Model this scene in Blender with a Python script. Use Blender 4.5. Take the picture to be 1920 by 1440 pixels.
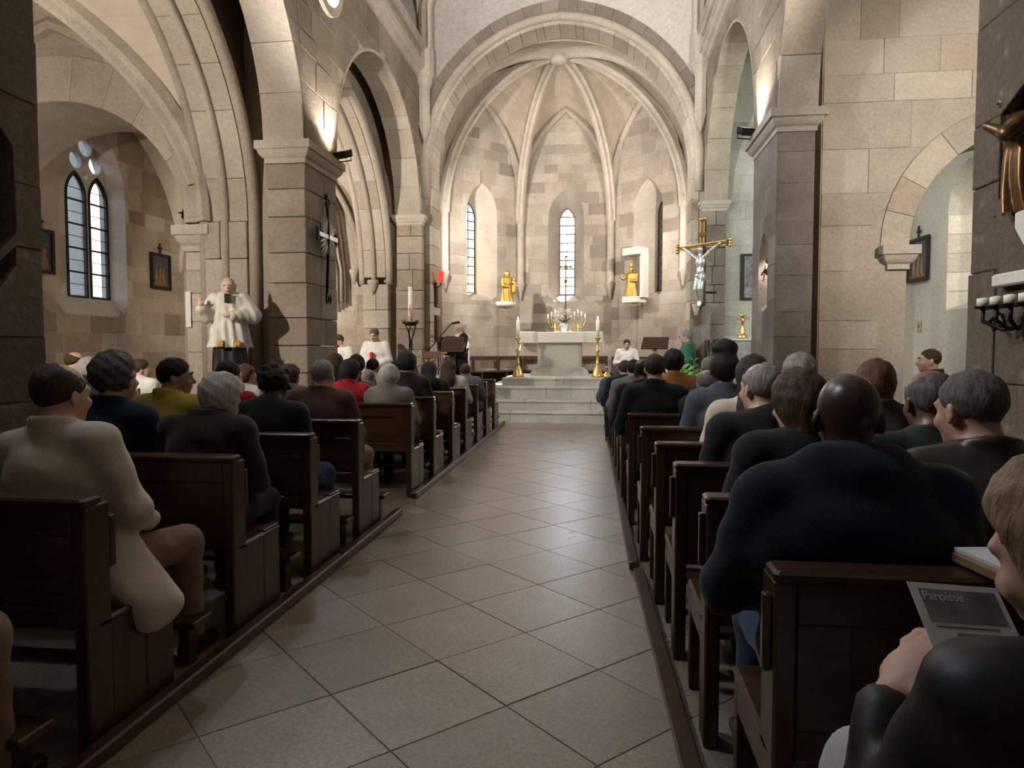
import bpy, math, random
import numpy as np
from mathutils import Vector, Matrix, Euler
V = Vector
random.seed(7)
C = bpy.context.scene.collection
SC = bpy.context.scene
for o in list(bpy.data.objects):
    bpy.data.objects.remove(o)

# ------------------------------------------------------------------ camera
F_PX, EYE = 1320.0, 1.35
PITCH = math.atan(65 / F_PX)
YAW = math.atan(165 * math.cos(PITCH) / F_PX)
cam = bpy.data.cameras.new('camera')
cam.sensor_fit = 'HORIZONTAL'
cam.sensor_width = 36.0
cam.lens = 36.0 * F_PX / 1920.0
cam.clip_start = 0.05
cam_o = bpy.data.objects.new('camera', cam)
C.objects.link(cam_o)
cam_o.location = (0, 0, EYE)
cam_o.rotation_euler = (math.pi / 2 - PITCH, 0, YAW)
SC.camera = cam_o

# ------------------------------------------------------------------ world, sun, exposure
SC.view_settings.view_transform = 'Standard'
SC.view_settings.look = 'None'
SC.view_settings.exposure = 1.72
SC.cycles.max_bounces = 7
SC.cycles.diffuse_bounces = 4
SC.cycles.glossy_bounces = 2
SC.cycles.caustics_reflective = False
SC.cycles.caustics_refractive = False
SC.view_settings.gamma = 1.0
SC.view_settings.use_curve_mapping = False
SUN_DIR = V((-0.285, -1.0, -0.62)).normalized()
w = bpy.data.worlds.new('sky')
SC.world = w
w.use_nodes = True
nt = w.node_tree
nt.nodes.clear()
wo = nt.nodes.new('ShaderNodeOutputWorld')
bg = nt.nodes.new('ShaderNodeBackground')
sky = nt.nodes.new('ShaderNodeTexSky')
sky.sky_type = 'NISHITA'
sky.sun_disc = False
sky.sun_elevation = math.radians(31)
sky.sun_rotation = math.radians(13)
sky.air_density = 1.0
sky.dust_density = 2.0
nt.links.new(sky.outputs[0], bg.inputs[0])
bg.inputs[1].default_value = 0.26
nt.links.new(bg.outputs[0], wo.inputs[0])
sun = bpy.data.lights.new('sun', 'SUN')
sun.energy = 18.0
sun.angle = math.radians(0.6)
sun.color = (1.0, 0.93, 0.82)
sun_o = bpy.data.objects.new('sun', sun)
C.objects.link(sun_o)
sun_o.location = (2, 30, 20)
sun_o.rotation_euler = SUN_DIR.to_track_quat('-Z', 'Y').to_euler()

day = bpy.data.lights.new('apse_daylight', 'AREA')      # bright sky before the centre window of the apse
day.shape = 'RECTANGLE'
day.size, day.size_y = 1.0, 3.0
day.energy = 60.0
day.color = (0.82, 0.91, 1.0)
day_o = bpy.data.objects.new('apse_daylight', day)
C.objects.link(day_o)
day_o.location = (-0.88, 20.6, 4.3)
day_o.rotation_euler = V((0, -1, -0.2)).to_track_quat('-Z', 'Z').to_euler()

# ------------------------------------------------------------------ pixel <-> world (1920x1440 photograph)
_cp, _sp, _ct, _st = math.cos(PITCH), math.sin(PITCH), math.cos(YAW), math.sin(YAW)
def ray(px, py):
    dx = (px - 960) / F_PX
    dy = (py - 720) / F_PX
    fw = _cp - dy * _sp
    return V((dx * _ct - fw * _st, fw * _ct + dx * _st, -dy * _cp - _sp))
def at(px, py, Y):
    r = ray(px, py)
    return r * (Y / r.y) + V((0, 0, EYE))
def atX(px, py, X):
    r = ray(px, py)
    return r * (X / r.x) + V((0, 0, EYE))

# ------------------------------------------------------------------ materials
MATS = {}
def _mat(name):
    m = bpy.data.materials.new(name)
    m.use_nodes = True
    n = m.node_tree
    b = n.nodes['Principled BSDF']
    return m, n, b
def N(n, t, **kw):
    x = n.nodes.new(t)
    for k, v in kw.items():
        setattr(x, k, v)
    return x
def L(n, a, b):
    n.links.new(a, b)
def rgba(c):
    return (c[0], c[1], c[2], 1.0)
def ramp(n, stops, interp='LINEAR'):
    r = N(n, 'ShaderNodeValToRGB')
    r.color_ramp.interpolation = interp
    e = r.color_ramp.elements
    while len(e) > 1:
        e.remove(e[-1])
    e[0].position, e[0].color = stops[0][0], rgba(stops[0][1])
    for p, c in stops[1:]:
        x = e.new(p)
        x.color = rgba(c)
    return r
def mixc(n, fac, a, b, mode='MIX'):
    m = N(n, 'ShaderNodeMix', data_type='RGBA', blend_type=mode)
    for s, v in ((0, fac), (6, a), (7, b)):
        if hasattr(v, 'is_linked') or hasattr(v, 'links'):
            L(n, v, m.inputs[s])
        elif s == 0:
            m.inputs[0].default_value = v
        else:
            m.inputs[s].default_value = rgba(v)
    return m.outputs[2]
def objco(n):
    return N(n, 'ShaderNodeTexCoord').outputs['Object']
def worldco(n):
    return N(n, 'ShaderNodeNewGeometry').outputs['Position']
def noise(n, co, scale, detail=4, rough=0.55):
    x = N(n, 'ShaderNodeTexNoise')
    x.inputs['Scale'].default_value = scale
    x.inputs['Detail'].default_value = detail
    x.inputs['Roughness'].default_value = rough
    L(n, co, x.inputs['Vector'])
    return x.outputs[0]
def bump(n, b, h, strength, dist):
    x = N(n, 'ShaderNodeBump')
    x.inputs['Strength'].default_value = strength
    x.inputs['Distance'].default_value = dist
    L(n, h, x.inputs['Height'])
    L(n, x.outputs[0], b.inputs['Normal'])
    return x
def stone(name, stops, rough=0.88, blot=0.35, bstr=0.5, bdist=0.012, spots=0.0, scale=1.0, dark=(0.2, 0.15, 0.11), tone=1.0):
    """limestone: every block takes a tint of its own (object random), with blotches and pitted relief"""
    m, n, b = _mat(name)
    co = worldco(n)
    grey = lambda c: tuple(sum(c) / 3 + (x - sum(c) / 3) * 0.80 for x in c)
    rnd = N(n, 'ShaderNodeObjectInfo').outputs['Random']
    base = ramp(n, [(p_, grey(c_)) for p_, c_ in stops])
    L(n, rnd, base.inputs[0])
    h1 = N(n, 'ShaderNodeMath', operation='MULTIPLY')
    L(n, rnd, h1.inputs[0])
    h1.inputs[1].default_value = 37.7
    h2 = N(n, 'ShaderNodeMath', operation='FRACT')
    L(n, h1.outputs[0], h2.inputs[0])
    hv = ramp(n, [(0.0, (0.80, 0.79, 0.78)), (0.25, (0.95, 0.95, 0.95)), (1.0, (1.1, 1.1, 1.1))])
    L(n, h2.outputs[0], hv.inputs[0])
    n1 = noise(n, co, 2.3 * scale, 5, 0.6)
    r1 = ramp(n, [(0.35, (0, 0, 0)), (0.75, (1, 1, 1))])
    L(n, n1, r1.inputs[0])
    mul = N(n, 'ShaderNodeMath', operation='MULTIPLY')
    L(n, r1.outputs[0], mul.inputs[0])
    mul.inputs[1].default_value = blot
    c0 = mixc(n, tone, base.outputs[0], hv.outputs[0], 'MULTIPLY')
    c1 = mixc(n, mul.outputs[0], c0, dark)
    n2 = noise(n, co, 28 * scale, 6, 0.7)
    nb = noise(n, co, 0.55 * scale, 3, 0.5)
    rb = ramp(n, [(0.34, (0.74, 0.71, 0.68)), (0.62, (1.04, 1.02, 1.0))])
    L(n, nb, rb.inputs[0])
    c1 = mixc(n, 0.8, c1, rb.outputs[0], 'MULTIPLY')
    c2 = mixc(n, 0.42, c1, n2, 'OVERLAY')
    L(n, c2, b.inputs['Base Color'])
    b.inputs['Roughness'].default_value = rough
    b.inputs['Specular IOR Level'].default_value = 0.25
    n3 = noise(n, co, 42 * scale, 6, 0.75)
    h = n3
    if spots:
        vo = N(n, 'ShaderNodeTexVoronoi')
        vo.inputs['Scale'].default_value = 9
        L(n, co, vo.inputs['Vector'])
        rr = ramp(n, [(0.0, (0, 0, 0)), (0.35, (1, 1, 1))])
        L(n, vo.outputs[0], rr.inputs[0])
        h = mixc(n, spots, n3, rr.outputs[0], 'MULTIPLY')
    bump(n, b, h, bstr, bdist)
    MATS[name] = m
    return m
def coursed(name, a, bb, mortar, sx, sy, blot=0.4, axis='Z'):
    """vault webs too fine to take apart: thin courses"""
    m, n, b = _mat(name)
    uv = N(n, 'ShaderNodeUVMap').outputs[0]
    br = N(n, 'ShaderNodeTexBrick')
    br.inputs['Color1'].default_value = rgba(a)
    br.inputs['Color2'].default_value = rgba(bb)
    br.inputs['Mortar'].default_value = rgba(mortar)
    br.inputs['Scale'].default_value = 1.0
    br.inputs['Brick Width'].default_value = sx
    br.inputs['Row Height'].default_value = sy
    br.inputs['Mortar Size'].default_value = 0.008
    L(n, uv, br.inputs['Vector'])
    n1 = noise(n, worldco(n), 3.0, 5)
    r1 = ramp(n, [(0.3, (0.62, 0.56, 0.5)), (0.7, (1, 1, 1))])
    L(n, n1, r1.inputs[0])
    c = mixc(n, blot, br.outputs[0], r1.outputs[0], 'MULTIPLY')
    L(n, c, b.inputs['Base Color'])
    b.inputs['Roughness'].default_value = 0.9
    hh = mixc(n, 0.5, br.outputs['Fac'], noise(n, worldco(n), 40, 5))
    bump(n, b, hh, 0.35, -0.01)
    MATS[name] = m
    return m
def plain(name, col, rough=0.6, metal=0.0, var=0.15, nscale=12, bstr=0.15, bdist=0.004, spec=0.4, coat=0.0, emit=None, es=0.0):
    m, n, b = _mat(name)
    co = objco(n)
    n1 = noise(n, co, nscale, 4)
    d = tuple(c * (1 - var) for c in col)
    l = tuple(min(1, c * (1 + var)) for c in col)
    r = ramp(n, [(0.3, d), (0.7, l)])
    L(n, n1, r.inputs[0])
    L(n, r.outputs[0], b.inputs['Base Color'])
    b.inputs['Roughness'].default_value = rough
    b.inputs['Metallic'].default_value = metal
    b.inputs['Specular IOR Level'].default_value = spec
    b.inputs['Coat Weight'].default_value = coat
    if bstr:
        bump(n, b, noise(n, co, nscale * 6, 4), bstr, bdist)
    if emit:
        b.inputs['Emission Color'].default_value = rgba(emit)
        b.inputs['Emission Strength'].default_value = es
    MATS[name] = m
    return m
def wood(name, c1, c2, rough=0.35, axis=0, spec=0.5):
    m, n, b = _mat(name)
    co = objco(n)
    mp = N(n, 'ShaderNodeMapping')
    s = [14, 14, 14]
    s[axis] = 0.9
    mp.inputs['Scale'].default_value = s
    L(n, co, mp.inputs['Vector'])
    rv = N(n, 'ShaderNodeObjectInfo').outputs['Random']
    off = N(n, 'ShaderNodeVectorMath', operation='SCALE')
    off.inputs[0].default_value = (7, 11, 5)
    L(n, rv, off.inputs['Scale'])
    L(n, off.outputs[0], mp.inputs['Location'])
    n1 = noise(n, mp.outputs[0], 1.6, 6, 0.6)
    r = ramp(n, [(0.3, c1), (0.72, c2)])
    L(n, n1, r.inputs[0])
    L(n, r.outputs[0], b.inputs['Base Color'])
    b.inputs['Roughness'].default_value = rough
    b.inputs['Specular IOR Level'].default_value = spec
    bump(n, b, n1, 0.12, 0.004)
    MATS[name] = m
    return m

stone('ashlar', [(0.0, (0.40, 0.315, 0.23)), (0.2, (0.50, 0.415, 0.315)), (0.7, (0.56, 0.475, 0.375)), (1.0, (0.46, 0.36, 0.255))], blot=0.45, bstr=0.8, bdist=0.016)
stone('ashlar_pale', [(0.0, (0.50, 0.42, 0.33)), (0.3, (0.56, 0.48, 0.385)), (0.8, (0.59, 0.51, 0.415)), (1.0, (0.50, 0.40, 0.295))], blot=0.36, bstr=0.7, bdist=0.014, dark=(0.30, 0.235, 0.175))
stone('ashlar_brown', [(0.0, (0.25, 0.17, 0.11)), (0.22, (0.43, 0.335, 0.235)), (0.6, (0.50, 0.41, 0.31)), (0.85, (0.38, 0.285, 0.20)), (1.0, (0.33, 0.265, 0.205))], blot=0.45, bstr=0.9, bdist=0.018)
stone('apse_stone', [(0.0, (0.37, 0.30, 0.23)), (0.06, (0.46, 0.385, 0.30)), (0.35, (0.52, 0.44, 0.35)), (0.7, (0.54, 0.465, 0.37)), (0.9, (0.49, 0.405, 0.315)), (0.95, (0.36, 0.295, 0.23)), (1.0, (0.31, 0.26, 0.205))], blot=0.42, bstr=0.9, bdist=0.016, dark=(0.25, 0.19, 0.14))
stone('pier_grey', [(0.0, (0.36, 0.30, 0.25)), (0.5, (0.42, 0.355, 0.295)), (1.0, (0.28, 0.225, 0.18))], blot=0.55, bstr=0.9, bdist=0.018, dark=(0.15, 0.11, 0.085))
stone('pier_rough', [(0.0, (0.30, 0.225, 0.16)), (1.0, (0.34, 0.26, 0.19))], blot=0.55, bstr=1.0, bdist=0.035, spots=0.85)
stone('mortar', [(0.0, (0.53, 0.45, 0.36)), (1.0, (0.53, 0.45, 0.36))], blot=0.3, bstr=0.7)
stone('trim_stone', [(0.0, (0.56, 0.49, 0.40)), (1.0, (0.59, 0.515, 0.425))], blot=0.3, bstr=0.4, bdist=0.008)
stone('rib_stone', [(0.0, (0.53, 0.45, 0.36)), (1.0, (0.57, 0.49, 0.395))], blot=0.36, bstr=0.5, bdist=0.01)
stone('ring_stone', [(0.0, (0.34, 0.27, 0.205)), (0.5, (0.42, 0.34, 0.265)), (1.0, (0.37, 0.30, 0.235))], blot=0.5, bstr=1.0, bdist=0.025)
stone('plaster_grey', [(0.0, (0.52, 0.47, 0.42)), (1.0, (0.52, 0.47, 0.42))], blot=0.35, bstr=0.3, bdist=0.008, dark=(0.37, 0.32, 0.27), scale=0.6)
stone('plaster_rough', [(0.0, (0.47, 0.385, 0.295)), (1.0, (0.47, 0.385, 0.295))], blot=0.6, bstr=1.0, bdist=0.045, dark=(0.26, 0.195, 0.14), scale=0.8)
stone('plaster_smooth', [(0.0, (0.45, 0.405, 0.345)), (1.0, (0.45, 0.405, 0.345))], blot=0.35, bstr=0.4, bdist=0.01, dark=(0.34, 0.29, 0.23), scale=0.7)
stone('step_stone', [(0.0, (0.56, 0.53, 0.47)), (1.0, (0.62, 0.59, 0.53))], rough=0.5, blot=0.4, bstr=0.25, bdist=0.005, dark=(0.33, 0.30, 0.25))
stone('altar_stone', [(0.0, (0.68, 0.65, 0.58)), (1.0, (0.70, 0.67, 0.60))], rough=0.55, blot=0.12, bstr=0.1, bdist=0.003, dark=(0.5, 0.47, 0.4))
coursed('web', (0.50, 0.42, 0.325), (0.56, 0.48, 0.38), (0.44, 0.36, 0.275), 0.55, 0.2)
coursed('web_pale', (0.55, 0.475, 0.38), (0.59, 0.51, 0.415), (0.53, 0.45, 0.36), 0.7, 0.3)
def floor_mat():
    m, n, b = _mat('floor_slab')
    co = worldco(n)
    rnd = N(n, 'ShaderNodeObjectInfo').outputs['Random']
    base = ramp(n, [(0.0, (0.27, 0.215, 0.168)), (0.5, (0.31, 0.252, 0.20)), (1.0, (0.35, 0.29, 0.235))])
    L(n, rnd, base.inputs[0])
    n1 = noise(n, co, 1.7, 6, 0.65)
    r1 = ramp(n, [(0.32, (0.62, 0.58, 0.55)), (0.68, (1.12, 1.1, 1.08))])
    L(n, n1, r1.inputs[0])
    c1 = mixc(n, 0.8, base.outputs[0], r1.outputs[0], 'MULTIPLY')
    n2 = noise(n, co, 60, 6, 0.8)
    r2 = ramp(n, [(0.36, (0.40, 0.36, 0.32)), (0.56, (1.1, 1.1, 1.1))])
    L(n, n2, r2.inputs[0])
    c2 = mixc(n, 0.7, c1, r2.outputs[0], 'MULTIPLY')
    L(n, c2, b.inputs['Base Color'])
    rr = ramp(n, [(0.3, (0.27, 0.27, 0.27)), (0.7, (0.42, 0.42, 0.42))])
    L(n, n1, rr.inputs[0])
    L(n, rr.outputs[0], b.inputs['Roughness'])
    b.inputs['Specular IOR Level'].default_value = 0.55
    b.inputs['Coat Weight'].default_value = 0.3
    b.inputs['Coat Roughness'].default_value = 0.3
    bump(n, b, n2, 0.35, 0.004)
    MATS['floor_slab'] = m
floor_mat()
plain('floor_joint', (0.42, 0.36, 0.29), 0.9)
wood('pew_wood', (0.030, 0.014, 0.008), (0.085, 0.038, 0.018), 0.30)
wood('pew_wood_v', (0.030, 0.014, 0.008), (0.085, 0.038, 0.018), 0.32, axis=2)
wood('bench_wood', (0.045, 0.02, 0.011), (0.10, 0.048, 0.025), 0.4)
wood('door_wood', (0.09, 0.035, 0.02), (0.17, 0.075, 0.04), 0.45, axis=2)
wood('light_wood', (0.28, 0.16, 0.07), (0.42, 0.26, 0.13), 0.45)
plain('gold', (0.58, 0.35, 0.09), 0.36, 0.9, 0.3, 14, 0.6, 0.012)
plain('brass', (0.72, 0.50, 0.17), 0.3, 0.9, 0.1)
plain('bronze', (0.16, 0.09, 0.04), 0.32, 0.7, 0.3)
plain('iron', (0.015, 0.013, 0.012), 0.5, 0.5)
plain('lead', (0.045, 0.04, 0.035), 0.6, 0.2)
plain('silver_white', (0.55, 0.56, 0.52), 0.3, 0.6, 0.2)
plain('white_wax', (0.85, 0.80, 0.68), 0.5)
plain('white_cloth', (0.78, 0.75, 0.70), 0.85, 0, 0.06, 9, 0.3)
plain('black_plastic', (0.012, 0.012, 0.012), 0.4)
plain('red_cloth', (0.55, 0.02, 0.025), 0.8, 0, 0.15)
plain('red_glass', (0.6, 0.01, 0.01), 0.15, 0, 0.1, emit=(1, 0.03, 0.02), es=0.6)
plain('leaf', (0.07, 0.17, 0.03), 0.5, 0, 0.35, 20)
plain('leaf_light', (0.20, 0.36, 0.08), 0.5, 0, 0.3, 20)
plain('petal', (0.88, 0.83, 0.82), 0.6, 0, 0.05)
plain('paper', (0.80, 0.79, 0.77), 0.7, 0, 0.03, 9, 0)
plain('ink', (0.05, 0.045, 0.05), 0.7)
plain('print_grey', (0.22, 0.20, 0.22), 0.7, 0, 0.5, 14, 0)
plain('lamp_lens', (1, 0.9, 0.7), 0.4, emit=(1.0, 0.85, 0.6), es=25)
plain('flame', (1, 0.8, 0.4), 0.5, emit=(1.0, 0.75, 0.35), es=18)
def glass_mat(name, tint, gl=0.06):
    m = bpy.data.materials.new(name)
    m.use_nodes = True
    n = m.node_tree
    n.nodes.clear()
    out = N(n, 'ShaderNodeOutputMaterial')
    t = N(n, 'ShaderNodeBsdfTransparent')
    t.inputs[0].default_value = rgba(tint)
    g = N(n, 'ShaderNodeBsdfGlossy')
    g.inputs['Roughness'].default_value = 0.12
    mx = N(n, 'ShaderNodeMixShader')
    mx.inputs[0].default_value = gl
    L(n, t.outputs[0], mx.inputs[1])
    L(n, g.outputs[0], mx.inputs[2])
    L(n, mx.outputs[0], out.inputs[0])
    MATS[name] = m
glass_mat('glass', (0.93, 0.96, 1.0))
glass_mat('glass_unlit', (0.30, 0.30, 0.28), 0.1)  # right apse window: missing outside light put into the tint

# ------------------------------------------------------------------ mesh helpers
def M_(m):
    return MATS[m] if isinstance(m, str) else m
def mesh_obj(name, verts, faces, mat, parent=None, smooth=False, loc=None):
    me = bpy.data.meshes.new(name)
    me.from_pydata([tuple(v) for v in verts], [], faces)
    if mat is not None:
        me.materials.append(M_(mat))
    if smooth:
        me.polygons.foreach_set('use_smooth', [True] * len(me.polygons))
    me.update()
    o = bpy.data.objects.new(name, me)
    C.objects.link(o)
    if parent is not None:
        o.parent = parent
    if loc is not None:
        o.location = loc
    return o
def empty(name, loc=(0, 0, 0), rz=0.0):
    o = bpy.data.objects.new(name, None)
    o.empty_display_size = 0.1
    C.objects.link(o)
    o.location = loc
    o.rotation_euler = (0, 0, rz)
    return o
def tag(o, label=None, cat=None, group=None, kind=None):
    if label: o['label'] = label
    if cat: o['category'] = cat
    if group: o['group'] = group
    if kind: o['kind'] = kind
    return o
def struct(o, label=None):
    o['kind'] = 'structure'
    if label:
        o['label'] = label
    return o
class MB:
    """collects shapes into one mesh"""
    def __init__(s):
        s.v, s.f = [], []
    def add(s, vs, fs):
        k = len(s.v)
        s.v += [V(x) for x in vs]
        s.f += [tuple(i + k for i in f) for f in fs]
        return s
    def box(s, x0, x1, y0, y1, z0, z1, ch=0.0):
        if ch <= 0:
            vs = [(x, y, z) for z in (z0, z1) for y in (y0, y1) for x in (x0, x1)]
            return s.add(vs, [(0, 2, 3, 1), (4, 5, 7, 6), (0, 1, 5, 4), (2, 6, 7, 3), (0, 4, 6, 2), (1, 3, 7, 5)])
        c = ch
        vs, fs = [], []
        lo = [(x0 + c, y0), (x1 - c, y0), (x1, y0 + c), (x1, y1 - c), (x1 - c, y1), (x0 + c, y1), (x0, y1 - c), (x0, y0 + c)]
        mx, my = (x0 + x1) / 2, (y0 + y1) / 2
        def inset(p):
            return (p[0] + (c if p[0] < mx else -c), p[1] + (c if p[1] < my else -c))
        rings = [(z0, 1), (z0 + c, 0), (z1 - c, 0), (z1, 1)]
        for z, i in rings:
            for p in lo:
                q = inset(p) if i else p
                vs.append((q[0], q[1], z))
        for r in range(3):
            for i in range(8):
                j = (i + 1) % 8
                fs.append((r * 8 + i, r * 8 + j, r * 8 + 8 + j, r * 8 + 8 + i))
        fs.append(tuple(range(7, -1, -1)))
        fs.append(tuple(range(24, 32)))
        return s.add(vs, fs)
    def lathe(s, prof, c=(0, 0, 0), n=16, cap=True):
        vs, fs = [], []
        for r, z in prof:
            for i in range(n):
                a = 2 * math.pi * i / n
                vs.append((c[0] + r * math.cos(a), c[1] + r * math.sin(a), c[2] + z))
        for k in range(len(prof) - 1):
            for i in range(n):
                j = (i + 1) % n
                fs.append((k * n + i, k * n + j, k * n + n + j, k * n + n + i))
        if cap:
            fs.append(tuple(range(n - 1, -1, -1)))
            fs.append(tuple(range((len(prof) - 1) * n, len(prof) * n)))
        return s.add(vs, fs)
    def tube(s, pts, rad, n=8, cap=True, squash=None):
        pts = [V(p) for p in pts]
        rads = rad if isinstance(rad, (list, tuple)) else [rad] * len(pts)
        vs, fs = [], []
        prev = None
        for i, p in enumerate(pts):
            t = (pts[min(i + 1, len(pts) - 1)] - pts[max(i - 1, 0)]).normalized()
            if prev is None:
                u = t.orthogonal().normalized()
            else:
                u = (prev - t * prev.dot(t)).normalized()
            prev = u
            b = t.cross(u)
            for k in range(n):
                a = 2 * math.pi * k / n
                vs.append(p + (u * math.cos(a) + b * math.sin(a)) * rads[i])
        for i in range(len(pts) - 1):
            for k in range(n):
                j = (k + 1) % n
                fs.append((i * n + k, i * n + j, i * n + n + j, i * n + n + k))
        if cap:
            fs.append(tuple(range(n - 1, -1, -1)))
            fs.append(tuple(range((len(pts) - 1) * n, len(pts) * n)))
        return s.add(vs, fs)
    def sweep(s, pts, prof, nrm, closed=False):
        """sweep profile (a,b) along pts; a is along nrm (constant axis or list), b along the side direction"""
        pts = [V(p) for p in pts]
        m = len(prof)
        vs, fs = [], []
        for i, p in enumerate(pts):
            t = (pts[min(i + 1, len(pts) - 1)] - pts[max(i - 1, 0)]).normalized()
            a = V(nrm[i] if isinstance(nrm, list) else nrm)
            a = (a - t * a.dot(t)).normalized()
            b = t.cross(a)
            for x, y in prof:
                vs.append(p + a * x + b * y)
        for i in range(len(pts) - 1):
            for k in range(m):
                j = (k + 1) % m
                fs.append((i * m + k, i * m + j, i * m + m + j, i * m + m + k))
        fs.append(tuple(range(m - 1, -1, -1)))
        fs.append(tuple(range((len(pts) - 1) * m, len(pts) * m)))
        return s.add(vs, fs)
    def ball(s, c, r, n=10, m=7):
        rr = r if isinstance(r, (tuple, list)) else (r, r, r)
        vs, fs = [], []
        for j in range(m + 1):
            th = math.pi * j / m
            for i in range(n):
                a = 2 * math.pi * i / n
                vs.append((c[0] + rr[0] * math.sin(th) * math.cos(a), c[1] + rr[1] * math.sin(th) * math.sin(a), c[2] - rr[2] * math.cos(th)))
        for j in range(m):
            for i in range(n):
                k = (i + 1) % n
                fs.append((j * n + i, j * n + k, j * n + n + k, j * n + n + i))
        return s.add(vs, fs)
    def build(s, name, mat, parent=None, smooth=False, loc=None):
        return mesh_obj(name, s.v, s.f, mat, parent, smooth, loc)
class Fr:
    """plane frame: u, v in the plane, n out of it towards the room"""
    def __init__(s, o, u, v, n):
        s.o, s.u, s.v, s.n = V(o), V(u), V(v), V(n)
    def P(s, a, b, c=0.0):
        return s.o + s.u * a + s.v * b + s.n * c
    def flip(s):
        return s.u.cross(s.v).dot(s.n) < 0
def prism(name, fr, poly, n0, n1, mat, parent=None):
    m = len(poly)
    vs = [fr.P(a, b, n0) for a, b in poly] + [fr.P(a, b, n1) for a, b in poly]
    fs = [tuple(range(m - 1, -1, -1)), tuple(range(m, 2 * m))] + [(i, (i + 1) % m, m + (i + 1) % m, m + i) for i in range(m)]
    if fr.flip():
        fs = [f[::-1] for f in fs]
    return mesh_obj(name, vs, fs, mat, parent)
def area2(poly):
    return 0.5 * sum(poly[i][0] * poly[(i + 1) % len(poly)][1] - poly[(i + 1) % len(poly)][0] * poly[i][1] for i in range(len(poly)))
def slab(name, fr, poly, n0, n1, ch, mat, parent):
    """one dressed stone: outline poly, from depth n0 to n1, arrises chamfered"""
    m = len(poly)
    cx = sum(p[0] for p in poly) / m
    cy = sum(p[1] for p in poly) / m
    ins = []
    for a, b in poly:
        d = math.hypot(cx - a, cy - b) or 1
        k = min(0.4, ch * 1.3 / d)
        ins.append((a + (cx - a) * k, b + (cy - b) * k))
    vs = [fr.P(a, b, n0) for a, b in poly] + [fr.P(a, b, n1 - ch) for a, b in poly] + [fr.P(a, b, n1) for a, b in ins]
    fs = [(i, (i + 1) % m, m + (i + 1) % m, m + i) for i in range(m)] + [(m + i, m + (i + 1) % m, 2 * m + (i + 1) % m, 2 * m + i) for i in range(m)] + [tuple(range(2 * m, 3 * m))]
    if fr.flip():
        fs = [f[::-1] for f in fs]
    return mesh_obj(name, vs, fs, mat, parent)
def ashlar(parent, fr, u0, u1, v0, v1, hc, lc, mat, push=None, keep=None, proud=0.007, gap=0.005, rng=None, name='stone_block', jit=0.3, split=None):
    """coursed blocks over a rectangle; push(a,b) moves a point out of an opening, keep(a,b) drops blocks"""
    rng = rng or random
    v = v0
    k = 0
    while v < v1 - 0.05:
        h = hc * rng.uniform(1 - jit, 1 + jit)
        if v + h > v1 - hc * 0.45:
            h = v1 - v
        u = u0
        first = True
        while u < u1 - 0.03:
            l = lc * rng.uniform(0.55, 1.5)
            if first:
                l *= rng.uniform(0.4, 1.0)
                first = False
            if u + l > u1 - lc * 0.35:
                l = u1 - u
            a0, a1, b0, b1 = u + gap / 2, u + l - gap / 2, v + gap / 2, v + h - gap / 2
            spans = [(a0, a1)]
            for sp_ in (split if isinstance(split, (list, tuple)) else [split]):
                if push is not None and sp_ is not None and a0 < sp_ < a1 and any(push(sp_, q) != (sp_, q) for q in (b0, (b0 + b1) / 2, b1)):
                    spans = [(a0, sp_ - gap / 2), (sp_ + gap / 2, a1)]
            for a0, a1 in spans:
                poly = [(a0, b0), (a1, b0), (a1, b1), (a0, b1)]
                ok = a1 - a0 > 0.04 and (keep is None or keep((a0 + a1) / 2, (b0 + b1) / 2))
                if ok and push is not None:
                    fine = []
                    for i in range(4):
                        p, q = poly[i], poly[(i + 1) % 4]
                        for t in (0, .2, .4, .6, .8):
                            fine.append((p[0] + (q[0] - p[0]) * t, p[1] + (q[1] - p[1]) * t))
                    moved = [push(*p) for p in fine]
                    mv = sum(abs(a[0] - b[0]) + abs(a[1] - b[1]) > 1e-6 for a, b in zip(fine, moved))
                    if mv:
                        mc = push((a0 + a1) / 2, (b0 + b1) / 2)
                        far = math.hypot(mc[0] - (a0 + a1) / 2, mc[1] - (b0 + b1) / 2)
                        if mv == len(fine) or area2(moved) < 0.2 * (a1 - a0) * (b1 - b0) or far > 0.32 * min(a1 - a0, b1 - b0):
                            ok = False
                        poly = moved
                if ok:
                    slab(name, fr, poly, -0.01, proud * rng.uniform(0.5, 1.5), 0.004, mat, parent)
                    k += 1
            u += l
        v += h
    return k
def stack(parent, x0, x1, y0, y1, z0, z1, hc, mat, rng=random, split='y', name='stone_block'):
    """a pier laid block on block"""
    z = z0
    i = 0
    while z < z1 - 0.02:
        h = hc * rng.uniform(0.8, 1.2)
        if z + h > z1 - hc * 0.5:
            h = z1 - z
        g = 0.004
        cuts = [0, 1] if rng.random() < 0.35 else [0, rng.uniform(0.35, 0.65), 1]
        for a, b in zip(cuts[:-1], cuts[1:]):
            e = rng.uniform(-0.004, 0.004)
            if split == 'y':
                MB().box(x0 - e, x1 + e, y0 + (y1 - y0) * a + g, y0 + (y1 - y0) * b - g, z + g, z + h - g, 0.008).build(name, mat, parent)
            else:
                MB().box(x0 + (x1 - x0) * a + g, x0 + (x1 - x0) * b - g, y0 - e, y1 + e, z + g, z + h - g, 0.008).build(name, mat, parent)
        z += h
        i += 1
def ell_arch(c, a, b, spring, n=24, t0=0.0, t1=math.pi):
    """points (u,v) of a round arch from the right springing to the left"""
    return [(c + a * math.cos(t0 + (t1 - t0) * i / n), spring + b * math.sin(t0 + (t1 - t0) * i / n)) for i in range(n + 1)]
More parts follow.
